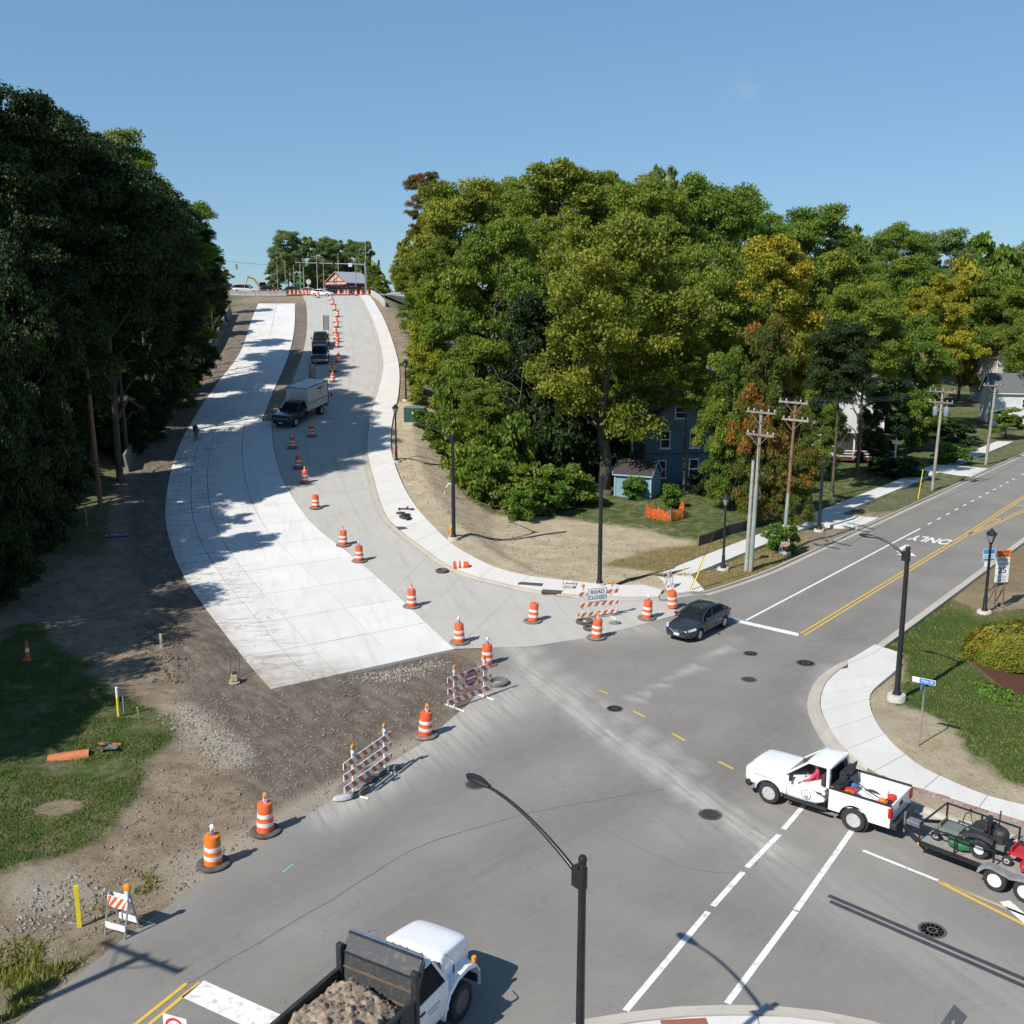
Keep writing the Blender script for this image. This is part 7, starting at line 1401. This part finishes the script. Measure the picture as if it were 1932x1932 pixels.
def hand(parent, c, d, m=SKIN):
    """palm and five bent fingers; d = direction of the fingers"""
    d = Vector(d).normalized(); u = Vector((0,0,1)); s = d.cross(u).normalized(); c = Vector(c); J = [(*c,.030,.02),(*(c+d*.05),.036,.018)]; E_ = [(0,1)]
    for k, (o_, L_) in enumerate(((-.03,.062),(-.010,.075),(.010,.07),(.03,.055))):
        b0 = c+d*.085+s*o_; J += [(*b0,.010),(*(b0+d*L_*.55-u*.01),.009),(*(b0+d*L_-u*.03),.008)]; n0 = len(J); E_ += [(1,n0-3),(n0-3,n0-2),(n0-2,n0-1)]
    b0 = c+d*.03-s*.04; J += [(*b0,.012),(*(b0+d*.04-s*.015-u*.01),.010)]; n0 = len(J); E_ += [(0,n0-2),(n0-2,n0-1)]
    return skin_body('hand', J, E_, m, parent, 0, 1)
skin_body('forearm', [(.13,.34,.30,.05),(.22,.43,.275,.045),(.31,.51,.255,.034)], [(0,1),(1,2)], SKIN, pr, 0, 1); hand(pr, (.31,.515,.255), (.8,.5,-.25)); hand(pr, (.36,-.10,.28), (.9,.2,-.1))
wp = at(370,832); wk = empty('person', wp, R(-40), 'worker in dark clothes standing in the shade on the left slab edge', 'person')
J = [(0,0,.95,.15,.13),(0,0,1.15,.15,.12),(0,0,1.40,.18,.12),(0,0,1.52,.06,.06),(0,.20,1.40,.07),(.02,.26,1.12,.055),(.08,.26,.86,.04),(0,-.20,1.40,.07),(.02,-.26,1.12,.055),(.08,-.26,.86,.04)]
skin_body('body', J, [(0,1),(1,2),(2,3),(2,4),(4,5),(5,6),(2,7),(7,8),(8,9)], pm('shirt_dark', (.03,.032,.04), (.04,.042,.05), 6, .9), wk)
J = [(0,0,.95,.15,.13),(0,.10,.88,.10),(.02,.12,.48,.075),(0,.13,.10,.055),(.12,.14,.04,.045),(0,-.10,.88,.10),(.02,-.12,.48,.075),(0,-.13,.10,.055),(.12,-.14,.04,.045)]
skin_body('trousers', J, [(0,1),(1,2),(2,3),(3,4),(0,5),(5,6),(6,7),(7,8)], pm('trousers_tan', (.16,.13,.06), (.12,.10,.05), 6, .9), wk); head(wk, (.0,0,1.66), TRIM, YEL); hand(wk, (.09,.26,.84), (.1,0,-1)); hand(wk, (.09,-.26,.84), (.1,0,-1))
# ------------------------------------------------------------------ buildings
def siding(name, c, pitch=6.5):
    m, t, b = nmat(name); n = NT(t); b.inputs['Roughness'].default_value = .7
    t.links.new(n.mix(n.rng(n.noise(1.5, 4), .35, .65), c, tuple(x*.84 for x in c)), b.inputs['Base Color'])
    wv = t.nodes.new('ShaderNodeTexWave'); wv.bands_direction = 'Z'; wv.wave_profile = 'SAW'; wv.inputs['Scale'].default_value = pitch*.5; wv.inputs['Distortion'].default_value = 0; t.links.new(n.tc.outputs['Object'], wv.inputs[0]); n.bump(wv.outputs['Fac'], b, .6, .03); return m
def shingle(name, c):
    m, t, b = nmat(name); n = NT(t); b.inputs['Roughness'].default_value = .9; k = t.nodes.new('ShaderNodeTexBrick'); k.inputs['Scale'].default_value = 3; k.inputs['Color1'].default_value = (*c, 1); k.inputs['Color2'].default_value = (*[x*.72 for x in c], 1); k.inputs['Mortar'].default_value = (*[x*.5 for x in c], 1); k.inputs['Mortar Size'].default_value = .02
    t.links.new(n.co((1,1,1)), k.inputs[0]); t.links.new(n.mix(n.rng(n.noise(.8, 4), .35, .7, 0, .45), k.outputs[0], tuple(x*.7 for x in c)), b.inputs['Base Color']); return m
TRIMW = pm('house_trim', (.72,.72,.70), (.6,.6,.58), 4, .6); PANE = pm('house_pane', (.02,.025,.03), (.04,.045,.05), 3, .1, spec=.7)
def house(name, x, y, heading, w_, d, h, rh, wall, roof, label, cat='house', wins=(), over=.35, chim=None, z=None, trim=None, door=None):
    """gable front faces local -y; heading 0 looks at the camera"""
    zb = Hs(x, y) if z is None else z; o = empty(name, (x, y, zb-.15), R(heading), label, cat, None)
    mb = MB(); pr = [(-w_/2,0),(w_/2,0),(w_/2,h),(0,h+rh),(-w_/2,h)]; mb.prism(pr, -d/2, d/2, M=rotx90()); wl = mb.build('wall', wall, o)
    ro = None
    for s in (-1, 1):
        a = Vector((0,0,h+rh+.02)); e = Vector((s*(w_/2+over),0,h-over*rh/(w_/2)+.02)); n_ = Vector((-(e-a).z*1., 0, (e-a).x)).normalized(); n_ = n_ if n_.z > 0 else -n_
        mb = MB(); secs = [[(a.x,yy,a.z),(e.x,yy,e.z),(e.x+n_.x*.12,yy,e.z+n_.z*.12),(a.x,yy,a.z+.14)] for yy in (-d/2-over, d/2+over)]; mb.loft(secs); ro = mb.build('roof', roof, o)
        for yy in (-d/2-over-.02, d/2+over+.02): mb = MB(); mb.beam((a.x,yy,a.z+.03), (e.x,yy,e.z+.03), .04, .20); mb.build('rake_board', trim or TRIMW, o)
        mb = MB(); mb.beam((e.x+s*.02,-d/2-over,e.z+.02), (e.x+s*.02,d/2+over,e.z+.02), .06, .16); mb.build('fascia', trim or TRIMW, o)
    for s in (-1, 1):
        for yy in (-1, 1): mb = MB(); mb.box((s*w_/2,yy*d/2,h/2), (.14,.14,h)); mb.build('corner_board', trim or TRIMW, o)
    for face, u, zz, ww, hh in wins:
        if face == 'f': c = (u, -d/2, zz); dims = lambda a, b_, t: (a, t, b_); nrm = Vector((0,-1,0))
        elif face == 'r': c = (w_/2, u, zz); dims = lambda a, b_, t: (t, a, b_); nrm = Vector((1,0,0))
        else: c = (-w_/2, u, zz); dims = lambda a, b_, t: (t, a, b_); nrm = Vector((-1,0,0))
        c = Vector(c); mb = MB(); mb.box(c+nrm*.03, dims(ww, hh, .08)); f = mb.build('window', TRIMW, o, bevel=.01)
        mb = MB()
        for k in (-1, 1): mb.box(c+nrm*.065+Vector((0,0,k*hh*.235)), dims(ww-.18, hh*.42, .03))
        mb.build('pane', PANE, f); mb = MB(); mb.box(c+nrm*.07+Vector((0,0,-hh/2-.04)), dims(ww+.14, .07, .14)); mb.build('sill', TRIMW, f)
    if chim: mb = MB(); mb.box((chim[0],chim[1],h+rh+.2), (.6,.6,1.6)); mb.build('chimney', pm('chimney_stone', (.55,.50,.44), (.45,.4,.35), 4, .9), ro)
    if door: mb = MB(); mb.box((door,-d/2-.03,1.05), (.95,.06,2.1)); mb.build('door', pm('door_brown', (.12,.06,.04), (.1,.05,.03), 4, .6), o)
    return o
BLUEH = siding('siding_blue', (.085,.165,.205)); WHS = siding('siding_white', (.70,.71,.72)); PKS = siding('siding_pale', (.66,.60,.60)); DKR = shingle('shingle_dark', (.055,.045,.045)); GYR = shingle('shingle_grey', (.14,.145,.155)); BNR = shingle('shingle_brown', (.20,.115,.075)); MAR = pm('trim_maroon', (.12,.035,.04), (.1,.03,.035), 4, .6)
bh = house('blue_house', 15.2, 99.5, 6, 6.6, 9.0, 6.0, 2.9, BLUEH, DKR, 'two-storey blue-grey house half hidden under the golden tree', wins=[('f',-1.7,1.9,.9,1.7),('f',1.4,1.9,.95,1.9),('f',1.4,4.7,.95,1.7),('f',-1.4,4.7,.95,1.7),('f',0,7.2,1.1,1.1),('r',-2,1.9,.9,1.7),('r',1,4.7,.9,1.7)], trim=MAR)
mb = MB(); mb.box((0,-4.56,3.35), (6.5,.05,.14)); mb.build('belt_board', MAR, bh)
sh = house('blue_shed', 11.3, 91.0, 66, 2.8, 3.3, 2.3, 1.0, siding('siding_shed', (.22,.40,.47)), DKR, 'small light-blue shed in front of the blue house', 'shed', over=.2, trim=pm('shed_trim', (.30,.42,.46), (.25,.36,.4), 4, .6))
house('white_house', 76, 152, 78, 7.0, 10.5, 5.0, 2.4, WHS, GYR, 'white two-storey house with grey roof on the far right', wins=[('l',-2.5,3.4,1.,1.3),('l',.8,3.4,1.,1.3),('f',0,3.4,1.,1.3),('l',0,1.3,1.,1.2)])
house('pale_house', 87, 182, 4, 7.5, 8, 8.6, 3.0, PKS, BNR, 'pale pinkish gabled house with brown roof behind the white one', wins=[('f',1.2,6.0,1.1,1.2),('f',-2.2,6.0,1.1,1.2)], chim=(1.6,1.5))
house('white_porch_house', 38, 118, -10, 8, 8, 5.6, 2.6, WHS, DKR, 'white house with a dark porch seen between the trunks on the right', wins=[('f',-2.2,1.9,1,1.8),('f',2.2,1.9,1,1.8),('f',-2.2,4.5,1,1.5),('f',2.2,4.5,1,1.5)], door=0.)
pq = empty('porch', (38.9,112.7,Hs(38.9,112.7)), R(-10), 'white-railed brown porch in front of the white house on the right', 'porch'); mb = MB(); mb.box((0,0,.35), (7,2,.25)); mb.build('porch_floor', MAR, pq); mb = MB(); mb.box((0,.0,2.95), (7.2,2.2,.18)); mb.build('porch_roof', DKR, pq)
for x in (-3.3,-1.1,1.1,3.3): mb = MB(); mb.box((x,-.9,1.65), (.16,.16,2.5)); mb.build('post', TRIMW, pq)
for z in (.7,1.0,1.3): mb = MB(); mb.box((0,-.95,z), (6.6,.06,.09)); mb.build('rail', TRIMW, pq)
# ------------------------------------------------------------------ the crossing at the top of the hill
def hx(u, y): return (u-966)/1932*(y*math.cos(PITCH)+2.6*math.sin(PITCH)*-1)
mb = MB(); mb.add([(-140,210.5,19.42),(40,210.5,19.42),(40,226,19.86),(-140,226,19.86)], [(0,1,2,3)]); q = mb.build('crossing_road', MATS['asphalt']); tag(q, kind='structure')
BRKW = pm('shop_brick', (.24,.09,.075), (.18,.07,.06), 5, .8); sp = house('shop', hx(658,258), 258, -30, 6.5, 9.5, 3.3, 2.4, BRKW, pm('shop_roof', (.42,.44,.46), (.36,.38,.40), 2, .6), 'brick shop with red gable and grey roof at the hilltop crossing', 'shop', z=19.8, wins=[('f',-1.6,1.5,1.6,1.6),('f',1.6,1.5,1.6,1.6),('r',-2,1.5,1.2,1.4),('r',1.5,1.5,1.2,1.4)], trim=pm('shop_trim', (.45,.16,.12), (.38,.13,.1), 4, .6))
mb = MB(); mb.prism([(-2.3,3.6),(2.3,3.6),(0,5.2)], 4.76, 4.80, M=rotx90()); mb.build('gable_panel', pm('gable_tan', (.60,.40,.28), (.5,.33,.24), 4, .7), sp); mb = MB(); mb.box((0,-4.85,3.05), (6.3,.12,.45)); mb.build('sign_band', pm('sign_band_pink', (.62,.40,.36), (.5,.3,.28), 3, .6), sp); mb = MB(); mb.box((0,-5.4,2.6), (6.6,1.2,.12)); mb.build('awning', MAR, sp)
# jersey barriers
JB = MB(); JB.prism([(-.3,0),(.3,0),(.28,.1),(.12,.35),(.08,.82),(-.08,.82),(-.12,.35),(-.28,.1)], -1.5, 1.5, M=Matrix.Rotation(R(90), 3, 'X')); jm = JB.mesh('jersey_barrier'); jm.materials.append(pm('barrier_grey', (.30,.30,.28), (.22,.22,.21), 2, .9))
for k in range(5):
    x = hx(412, 208)+.9+k*3.06; o = bpy.data.objects.new('jersey_barrier', jm); COL.objects.link(o); o.location = (x-1.0, 207.5, Hs(x, 207.5)-.05+.1); o.rotation_euler = (0,0,R(90)); o.scale = (1,1,1.15); tag(o, 'grey concrete barrier at the hilltop left of the slab, %s from the left' % ('first','second','third','fourth','fifth')[k], 'barrier', 'concrete barriers at the hilltop')
sedan('sedan', (hx(607,206.5), 206.5), 96, 'white sedan crossing at the top of the hill', WHT, 'cars at the hilltop', .95, detail=False)
sedan('suv', (hx(546,217), 217), 272, 'dark green suv behind the barrels at the hilltop', GRN2, 'cars at the hilltop', .95, 'suv', False)
sedan('suv', (hx(626,218), 218), 268, 'black suv behind the white sedan at the hilltop', BLKP, 'cars at the hilltop', 1.0, 'suv', False)
sedan('suv', (hx(666,217), 217), 170, 'black suv facing the camera in front of the shop', BLKP, 'cars at the hilltop', .95, 'suv', False)
sedan('van', (hx(466,216), 216), 92, 'silver-white van behind the concrete barriers at the hilltop', SILV, 'cars at the hilltop', 1.22, 'van', False)
HB = [(430,209),(438,209),(548,212),(563,212.5),(572,213),(578,213),(584,214),(590,214),(651,213),(657,213),(694,212),(530,209),(522,214),(515,215),(506,216),(556,216),(598,213),(640,212),(672,211),(682,211),(476,211),(488,210)]
rk = rank(HB)
for k, (u, y) in enumerate(HB):
    x = hx(u, y); barrel((x, y, Hs(x, y)+.03), 'orange barrel in the row across the hilltop crossing, %s from the left' % rk[k], GB, None, basem=RUBBER)
for u, y, lb in ((456,196,'dark trash bin left of the upper slab end'),): pass
# traffic signals
def signal_head(parent, c, m=None, s=1.):
    mb = MB(); mb.box(c, (.34*s,.26*s,1.0*s)); h = mb.build('signal_head', m or BLACKM, parent, bevel=.03)
    for k, mm in enumerate((TAIL, AMBER, GRM)): mb = MB(); mb.lathe([(0,0),(.11*s,0),(.11*s,.04),(0,.05)], c=(c[0],c[1]-.13*s,c[2]+(.31-.31*k)*s), n=10, M=rotx90()); mb.build('signal_lens', pm('lens_off', (.05,.03,.02), (.04,.03,.02), 5, .3), h)
o = empty('signal_mast', (hx(690,230), 230, 19.7), 0, 'grey mast arm carrying traffic signals over the hilltop crossing', 'traffic signal'); GM = GALV
mb = MB(); mb.cyl((0,0,0), (0,0,7.2), .16, .11); mb.build('pole', GM, o, smooth=40); mb = MB(); mb.cyl((0,0,6.5), (-15.2,0,6.9), .13, .07); mb.build('arm', GM, o, smooth=40)
for x in (-13.6,-10.2,-6.8): signal_head(o, (x,-.2,6.4-.03*x*.0))
mb = MB(); mb.box((-3.2,-.15,6.4), (.8,.03,.8)); mb.build('sign_plate', pm('sign_pale', (.6,.6,.7), (.55,.55,.65), 4, .5), o)
o = empty('signal_pole', (hx(705,226), 226, 19.6), 0, 'black signal heads on a pole at the right of the hilltop crossing', 'traffic signal'); mb = MB(); mb.cyl((0,0,0), (0,0,6.8), .12, .1); mb.build('pole', DARK, o)
for x, z in ((-1.3,6.6),(0,6.8),(1.3,6.7)): signal_head(o, (x,-.2,z), YEL if x == 0 else None, 1.25)
mb = MB(); mb.cyl((-1.4,0,6.6), (1.4,0,6.7), .05); mb.build('bracket', DARK, o)
o = empty('span_wire_signal', (hx(449,236), 236, 19.8), 0, 'yellow signal hanging from a span wire at the left of the hilltop', 'traffic signal'); mb = MB(); N = 14; mb.tube([(-9+24*k/N,0,8.3-1.9*k/N-.5*4*(k/N)*(1-k/N)) for k in range(N+1)], .03, 4); mb.build('span_wire', WIREM, o); signal_head(o, (0,0,6.2), pm('signal_yellow', (.45,.36,.18), (.4,.32,.16), 4, .6), 1.2)
mb = MB(); mb.cyl((15,0,-.2), (15,0,8.0), .14, .1); mb.build('pole', WOODG, o)
for k, (u, y, h, lb) in enumerate([(600,250,9.5,'wooden pole with crossarm behind the mast arm at the hilltop'),(568,262,8.,'thin pole left of the mast arm at the hilltop'),(692,240,12.,'tall wooden pole right of the shop at the hilltop')]):
    upole((hx(u, y), y, 19.7), h, (0,0), [(h-.4,2.6,0)] if k == 0 else [], lb, WOODG, .14, armdir=0.)
o = empty('stop_sign', (hx(583,222), 222, 19.7), 0, 'back of an octagonal sign at the hilltop crossing', 'sign'); mb = MB(); mb.cyl((0,0,0), (0,0,2.6), .04, n=8); mb.build('post', GALV, o); mb = MB(); mb.lathe([(0,-.01),(.55,-.01),(.55,.01),(0,.01)], c=(0,-.05,2.6), n=8, M=rotx90()); mb.build('sign_plate', pm('sign_back_pale', (.5,.51,.52), (.42,.43,.44), 4, .5), o)
o = empty('street_name_sign', (hx(568,222), 222, 19.7), 0, 'small green sign at the hilltop crossing', 'sign'); mb = MB(); mb.cyl((0,0,0), (0,0,2.4), .04, n=8); mb.build('post', GALV, o); mb = MB(); mb.box((0,-.05,2.3), (1.0,.02,.5)); mb.build('sign_plate', pm('sign_green', (.02,.22,.12), (.02,.18,.1), 4, .5), o)
# wall with rail at the top right of the hill walk
wr_ = empty('walk_wall', (0,0,0), 0, 'grey concrete wall with handrail beside the top of the sidewalk', 'wall'); P_ = [(-22.4,182.5),(-24.2,191),(-26.4,201),(-28.2,209)]; mb = MB(); mb.loft([[(x,y,Hs(x,y)-.6),(x+.3,y,Hs(x,y)-.6),(x+.3,y,float(zr(y))+1.1),(x,y,float(zr(y))+1.1)] for x, y in P_]); mb.build('wall_body', CONC, wr_)
mb = MB(); mb.tube([(x+.15,y,float(zr(y))+1.75) for x, y in P_], .03, 6); mb.build('handrail', GALV, wr_)
for x, y in P_: mb = MB(); mb.cyl((x+.15,y,float(zr(y))+1.0), (x+.15,y,float(zr(y))+1.75), .025, n=6); mb.build('rail_post', GALV, wr_)

# machines parked beyond the barriers
def excavator(x, y, head, label, m):
    o = empty('excavator', (x, y, Hs(x, y)), hd(head), label, 'excavator', 'machines at the hilltop')
    for s in (-1, 1): mb = MB(); mb.prism([(-1.6,.1),(-1.2,0),(1.2,0),(1.6,.1),(1.75,.4),(1.5,.75),(-1.5,.75),(-1.75,.4)], -s*1.1-.25, -s*1.1+.25, M=rotx90()); mb.build('track', TRIM, o)
    mb = MB(); mb.box((-.5,0,1.35), (2.6,2.3,1.0)); mb.build('house', m, o, bevel=.1); mb = MB(); mb.box((.5,.7,1.9), (1.3,.9,1.5)); mb.build('cab', GLASS, o, bevel=.08); mb = MB(); mb.box((.5,.7,2.68), (1.35,.95,.1)); mb.build('cab_roof', m, o)
    mb = MB(); mb.tube([(.8,-.2,1.4),(2.2,-.2,3.4),(3.6,-.2,3.9)], .22, 6); mb.build('boom', m, o); mb = MB(); mb.tube([(3.4,-.2,4.1),(4.3,-.2,1.8)], .16, 6); mb.build('stick', m, o); mb = MB(); mb.prism([(4.1,1.8),(4.7,1.5),(4.5,.8),(3.9,.9)], -.3, .7, M=rotx90()); mb.build('bucket', STEEL, o)
excavator(hx(500,232), 232, 250, 'yellow excavator behind the crossing at the hilltop', pm('machine_yellow', (.55,.34,.05), (.45,.28,.05), 4, .5))
sedan('suv', (hx(430,219), 219), 95, 'black suv left of the silver van at the hilltop', BLKP, 'cars at the hilltop', 1.1, 'suv', False)
sedan('suv', (hx(512,221), 221), 88, 'dark suv between the van and the excavator at the hilltop', GREYP, 'cars at the hilltop', 1.0, 'suv', False)
sedan('sedan', (hx(585,224), 224), 90, 'silver car behind the octagonal sign at the hilltop', SILV, 'cars at the hilltop', 1.0, 'sedan', False)

for k, (u, y, h) in enumerate([(525,250,7.5),(540,255,8.5),(556,246,7.0),(612,252,9.0),(640,262,10.5),(672,238,8.0)]): upole((hx(u, y), y, 19.7), h, (0,0), [], 'thin distant pole behind the hilltop crossing, %s from the left' % ORD[k], WOODG, .11)
sedan('suv', (hx(650,226), 226), 92, 'dark grey suv before the shop door at the hilltop', GREYP, 'cars at the hilltop', 1.0, 'suv', False)
# ------------------------------------------------------------------ ground cover, hedge, stones
# clipped hedge mound with mulch bed plants
c = at(1905,1262); hx_, hy_ = c.x+1.0, c.y+1.2
n_ = 22000; d = rsph(n_); d[:,2] = np.abs(d[:,2]); lump = 1+.05*np.sin(d[:,0]*9)+.05*np.sin(d[:,1]*11+2)
C = d*np.array([2.75,2.2,1.75])*(.93+.08*RNG.random((n_,1)))*lump[:,None]; C[:,2] += .05
me = leaf_mesh('hedge', C, d*1.2+rsph(n_)*.8, .055*(.6+.8*RNG.random(n_)), np.clip(.25+.5*fbm(C[:,0]*3+50, C[:,1]*3+C[:,2]*5, 1.4, 3, 8)*1.3-.2+.35*RNG.random(n_), 0, 1)); me.materials.append(LEAF['hedge'])
o = empty('hedge_mound', (hx_, hy_, Hs(hx_, hy_)), 0, 'rounded clipped yellow-green hedge mound in the mulch bed at the right', 'hedge'); put('foliage', me, o); mb = MB(); mb.lathe([(2.35,0),(2.4,.5),(1.9,1.1),(1.0,1.5),(0,1.6)], n=24); q = mb.build('inner_branches', pm('hedge_dark', (.02,.03,.01), (.03,.035,.012), 5, .9), o); q.scale = (.98,.78,.85)
BEDP = [(1850,1292),(1862,1305),(1875,1316),(1892,1322),(1908,1338),(1922,1330),(1928,1345),(1868,1298),(1935,1322),(1900,1309)]
rk = rank(BEDP)
for k, (u, v) in enumerate(BEDP):
    p = at(u, v); n_ = 420; d = rsph(n_); d[:,2] = np.abs(d[:,2])*.7; C = d*np.array([.42,.34,.30])*(.4+.6*RNG.random((n_,1))); me = leaf_mesh('bed_plant', C, d+rsph(n_)*.7+np.array([0,0,.5]), .05*(.6+.8*RNG.random(n_)), RNG.random(n_)) if k < 3 else me_bp[k%3]
    if k == 0: me_bp = []
    if k < 3: me.materials.append(LEAF['weed']); me_bp.append(me)
    o = bpy.data.objects.new('bed_plant', me); COL.objects.link(o); o.location = p; o.rotation_euler = (0,0,k); o.scale = (1+.2*math.sin(k),)*3; tag(o, 'low bright green plant in the mulch bed below the hedge mound, %s from the left' % rk[k], 'plant', 'plants in the mulch bed')
# grass blades: one object of stuff each lawn
def blades(name, xs, ys, hgt, leaf, label, wid=.02, spread=.6):
    n_ = len(xs); z = H(xs, ys); a = RNG.random(n_)*6.28; h = hgt*(.5+.8*RNG.random(n_)); w_ = wid*(.6+.8*RNG.random(n_)); lx, ly = np.cos(a)*h*spread*RNG.random(n_), np.sin(a)*h*spread*RNG.random(n_)
    b_ = np.stack([xs, ys, z-.01], 1); s = np.stack([-np.sin(a)*w_, np.cos(a)*w_, 0*a], 1); t = b_+np.stack([lx, ly, h], 1); V = np.stack([b_-s, b_+s, t], 1).reshape(-1, 3)
    me = bpy.data.meshes.new(name); me.vertices.add(3*n_); me.vertices.foreach_set('co', V.astype(np.float32).ravel()); me.loops.add(3*n_); me.loops.foreach_set('vertex_index', np.arange(3*n_, dtype=np.int32)); me.polygons.add(n_); me.polygons.foreach_set('loop_start', np.arange(0, 3*n_, 3, dtype=np.int32)); me.update(calc_edges=True)
    setattr_(me, 'tint', np.repeat(np.clip(fbm(xs, ys, 1.5, 3, 77)*.8+.45*(RNG.random(n_)-.3), 0, 1), 3)); me.materials.append(LEAF[leaf]); o = bpy.data.objects.new(name, me); COL.objects.link(o); return tag(o, label, 'grass', kind='stuff')
def scatter(poly, n_, soft=.3, seed=21):
    P_ = np.array(poly); lo, hi = P_.min(0), P_.max(0); x = lo[0]+(hi[0]-lo[0])*RNG.random(n_*3); y = lo[1]+(hi[1]-lo[1])*RNG.random(n_*3); w_ = (fbm(x, y, 3, 4, seed)-.5)*3.2*.5+(fbm(x, y, 1.2, 3, 31)-.5)*1.6*.5+RNG.normal(size=len(x))*soft*.5
    k = (sdf(x, y, poly)+w_ < 0) & (np.abs(x) < 45) & (y > 20) & (sdf(x, y, ASPH) > .25) & (sdf(x, y, MULCH) > .1); return x[k][:n_], y[k][:n_]
LEAF['lawn'] = leafmat('leaf_lawn', (.042,.072,.018), (.075,.105,.030), (.15,.14,.05), .2); LEAF['drygrass'] = leafmat('leaf_dry', (.12,.12,.04), (.22,.18,.08), (.34,.27,.14), .2)
x, y = scatter([(max(p[0], -27), p[1]) for p in GRASS_L], 60000); bare = (np.hypot((x+15.7)/1.0, (y-32.8)/.7) > .8) & (fbm(x, y, 1.7, 4, 44)+.25*(RNG.random(len(x))-.5) > .42); blades('lawn_grass', x[bare], y[bare], .10, 'lawn', 'short green grass on the left verge')
x, y = scatter(WEEDS, 5000, 1.2); k = fbm(x, y, 1.0, 3, 88) > .56; LEAF['weed2'] = leafmat('leaf_weed2', (.07,.085,.025), (.13,.13,.04), (.26,.21,.09)); blades('verge_weeds', x[k], y[k], .22, 'weed2', 'rough weeds along the lower left road edge', .03, .9)
x, y = scatter([(min(p[0], 38), p[1]) for p in LAWN_R], 60000); blades('lawn_grass', x, y, .08, 'lawn', 'mown grass around the hedge mound on the right')
x, y = scatter(HOUSE_LAWN, 40000); k = np.hypot(x, y) < 125; blades('lawn_grass', x[k], y[k], .14, 'lawn', 'grass around the blue house', .03)
x, y = scatter(DRY_R, 14000); blades('dry_grass', x, y, .10, 'drygrass', 'dry brown grass beside the corner sidewalk')
TANR = [(11.9,58.7),(13.3,40.6),(14.5,38.0),(17.5,35.2),(24,30.5),(30,34),(30,60),(21,54),(18,50)]
x, y = scatter(TANR, 12000, 1.0); k = fbm(x, y, 1.4, 3, 99) > .47; blades('dry_grass', x[k], y[k], .09, 'drygrass', 'sparse dry grass behind the right corner sidewalk')
# stones and crumbs: real geometry, too many to count
def stones(name, xs, ys, rmin, rmax, m, label):
    n_ = len(xs); z = H(xs, ys); r_ = rmin+(rmax-rmin)*RNG.random(n_)**3; base = np.array([(1,0,0),(-1,0,0),(0,1,0),(0,-1,0),(0,0,.8),(0,0,-.8)]); tri = np.array([(0,2,4),(2,1,4),(1,3,4),(3,0,4),(2,0,5),(1,2,5),(3,1,5),(0,3,5)])
    V = base[None]*(r_[:,None,None])*(.6+.8*RNG.random((n_,6,1))); a = RNG.random(n_)*6.28; cs, sn = np.cos(a)[:,None], np.sin(a)[:,None]; X_ = V[:,:,0]*cs-V[:,:,1]*sn; Y_ = V[:,:,0]*sn+V[:,:,1]*cs; V = np.stack([X_+xs[:,None], Y_+ys[:,None], V[:,:,2]+z[:,None]+(r_*.25)[:,None]], 2).reshape(-1, 3)
    F_ = (tri[None]+6*np.arange(n_)[:,None,None]).reshape(-1, 3); me = bpy.data.meshes.new(name); me.from_pydata(V.tolist(), [], F_.tolist()); me.update(); me.materials.append(m); o = bpy.data.objects.new(name, me); COL.objects.link(o); return tag(o, label, 'stones', kind='stuff')
ST1 = pm('stone_grey', (.30,.28,.245), (.19,.17,.145), 1.5, .95); ST2 = pm('stone_dark', (.14,.12,.10), (.24,.21,.17), 1.5, .95); ST3 = pm('stone_pale', (.58,.55,.50), (.42,.39,.35), 1.5, .95)
def sc2(poly, n_):
    P_ = np.array(poly); lo, hi = P_.min(0), P_.max(0); x = lo[0]+(hi[0]-lo[0])*RNG.random(n_*3); y = lo[1]+(hi[1]-lo[1])*RNG.random(n_*3); k = (sdf(x, y, poly)+RNG.normal(size=len(x))*.25 < 0) & (sdf(x, y, ASPH) > .05) & (sdf(x, y, CORR) > .05); return x[k][:n_], y[k][:n_]
LEFTD = P2([(-20,1740),(200,1600),(330,1420),(340,1250),(520,1310),(880,1240),(930,1290),(780,1400),(600,1550),(400,1680),(250,1760),(60,1930),(-40,1960)])
x, y = sc2(LEFTD, 6500); stones('gravel', x, y, .012, .075, ST2, 'loose dark gravel and crumbs of soil on the left verge')
x, y = sc2(P2([(300,1340),(380,1340),(480,1410),(470,1450),(400,1450),(340,1400)]), 1700); stones('rubble', x, y, .012, .075, ST1, 'grey rubble spread below the marker post')
x, y = sc2(P2([(40,1665),(180,1645),(210,1690),(100,1760),(20,1740)]), 500); stones('rubble', x, y, .012, .09, ST1, 'pale broken stones in the lower left verge')
x, y = sc2([(-7.6,45.9),(-3.2,48.7),(-3.0,48.0),(-5.2,45.2)], 900); stones('rubble', x, y, .015, .10, ST1, 'white concrete rubble along the slab end')
x, y = sc2(P2([(260,1180),(330,1180),(350,1290),(290,1290)]), 900); stones('soil_clods', x, y, .02, .13, pm('clod_dark', (.10,.08,.06), (.16,.13,.1), 1.5, .95), 'dark soil clods on the heaps beside the slab')
x, y = sc2([(-12,100),(-9,84),(-4,72),(1,64),(10,61.5),(16,67),(11,73),(2,76),(-5,90)], 5000); stones('crumbs', x, y, .015, .08, pm('stone_tan', (.34,.26,.17), (.2,.14,.09), 1.5, .95), 'brown crumbs and twigs on the tan dirt lot')
n_ = 900; x = -11+30*RNG.random(n_); y = 22+34*RNG.random(n_); k = sdf(x, y, ASPH) < -.3; x, y = x[k], y[k]; o = stones('grit', x, y, .008, .03, ST2, 'specks of grit on the crossing asphalt'); o.location.z = .02
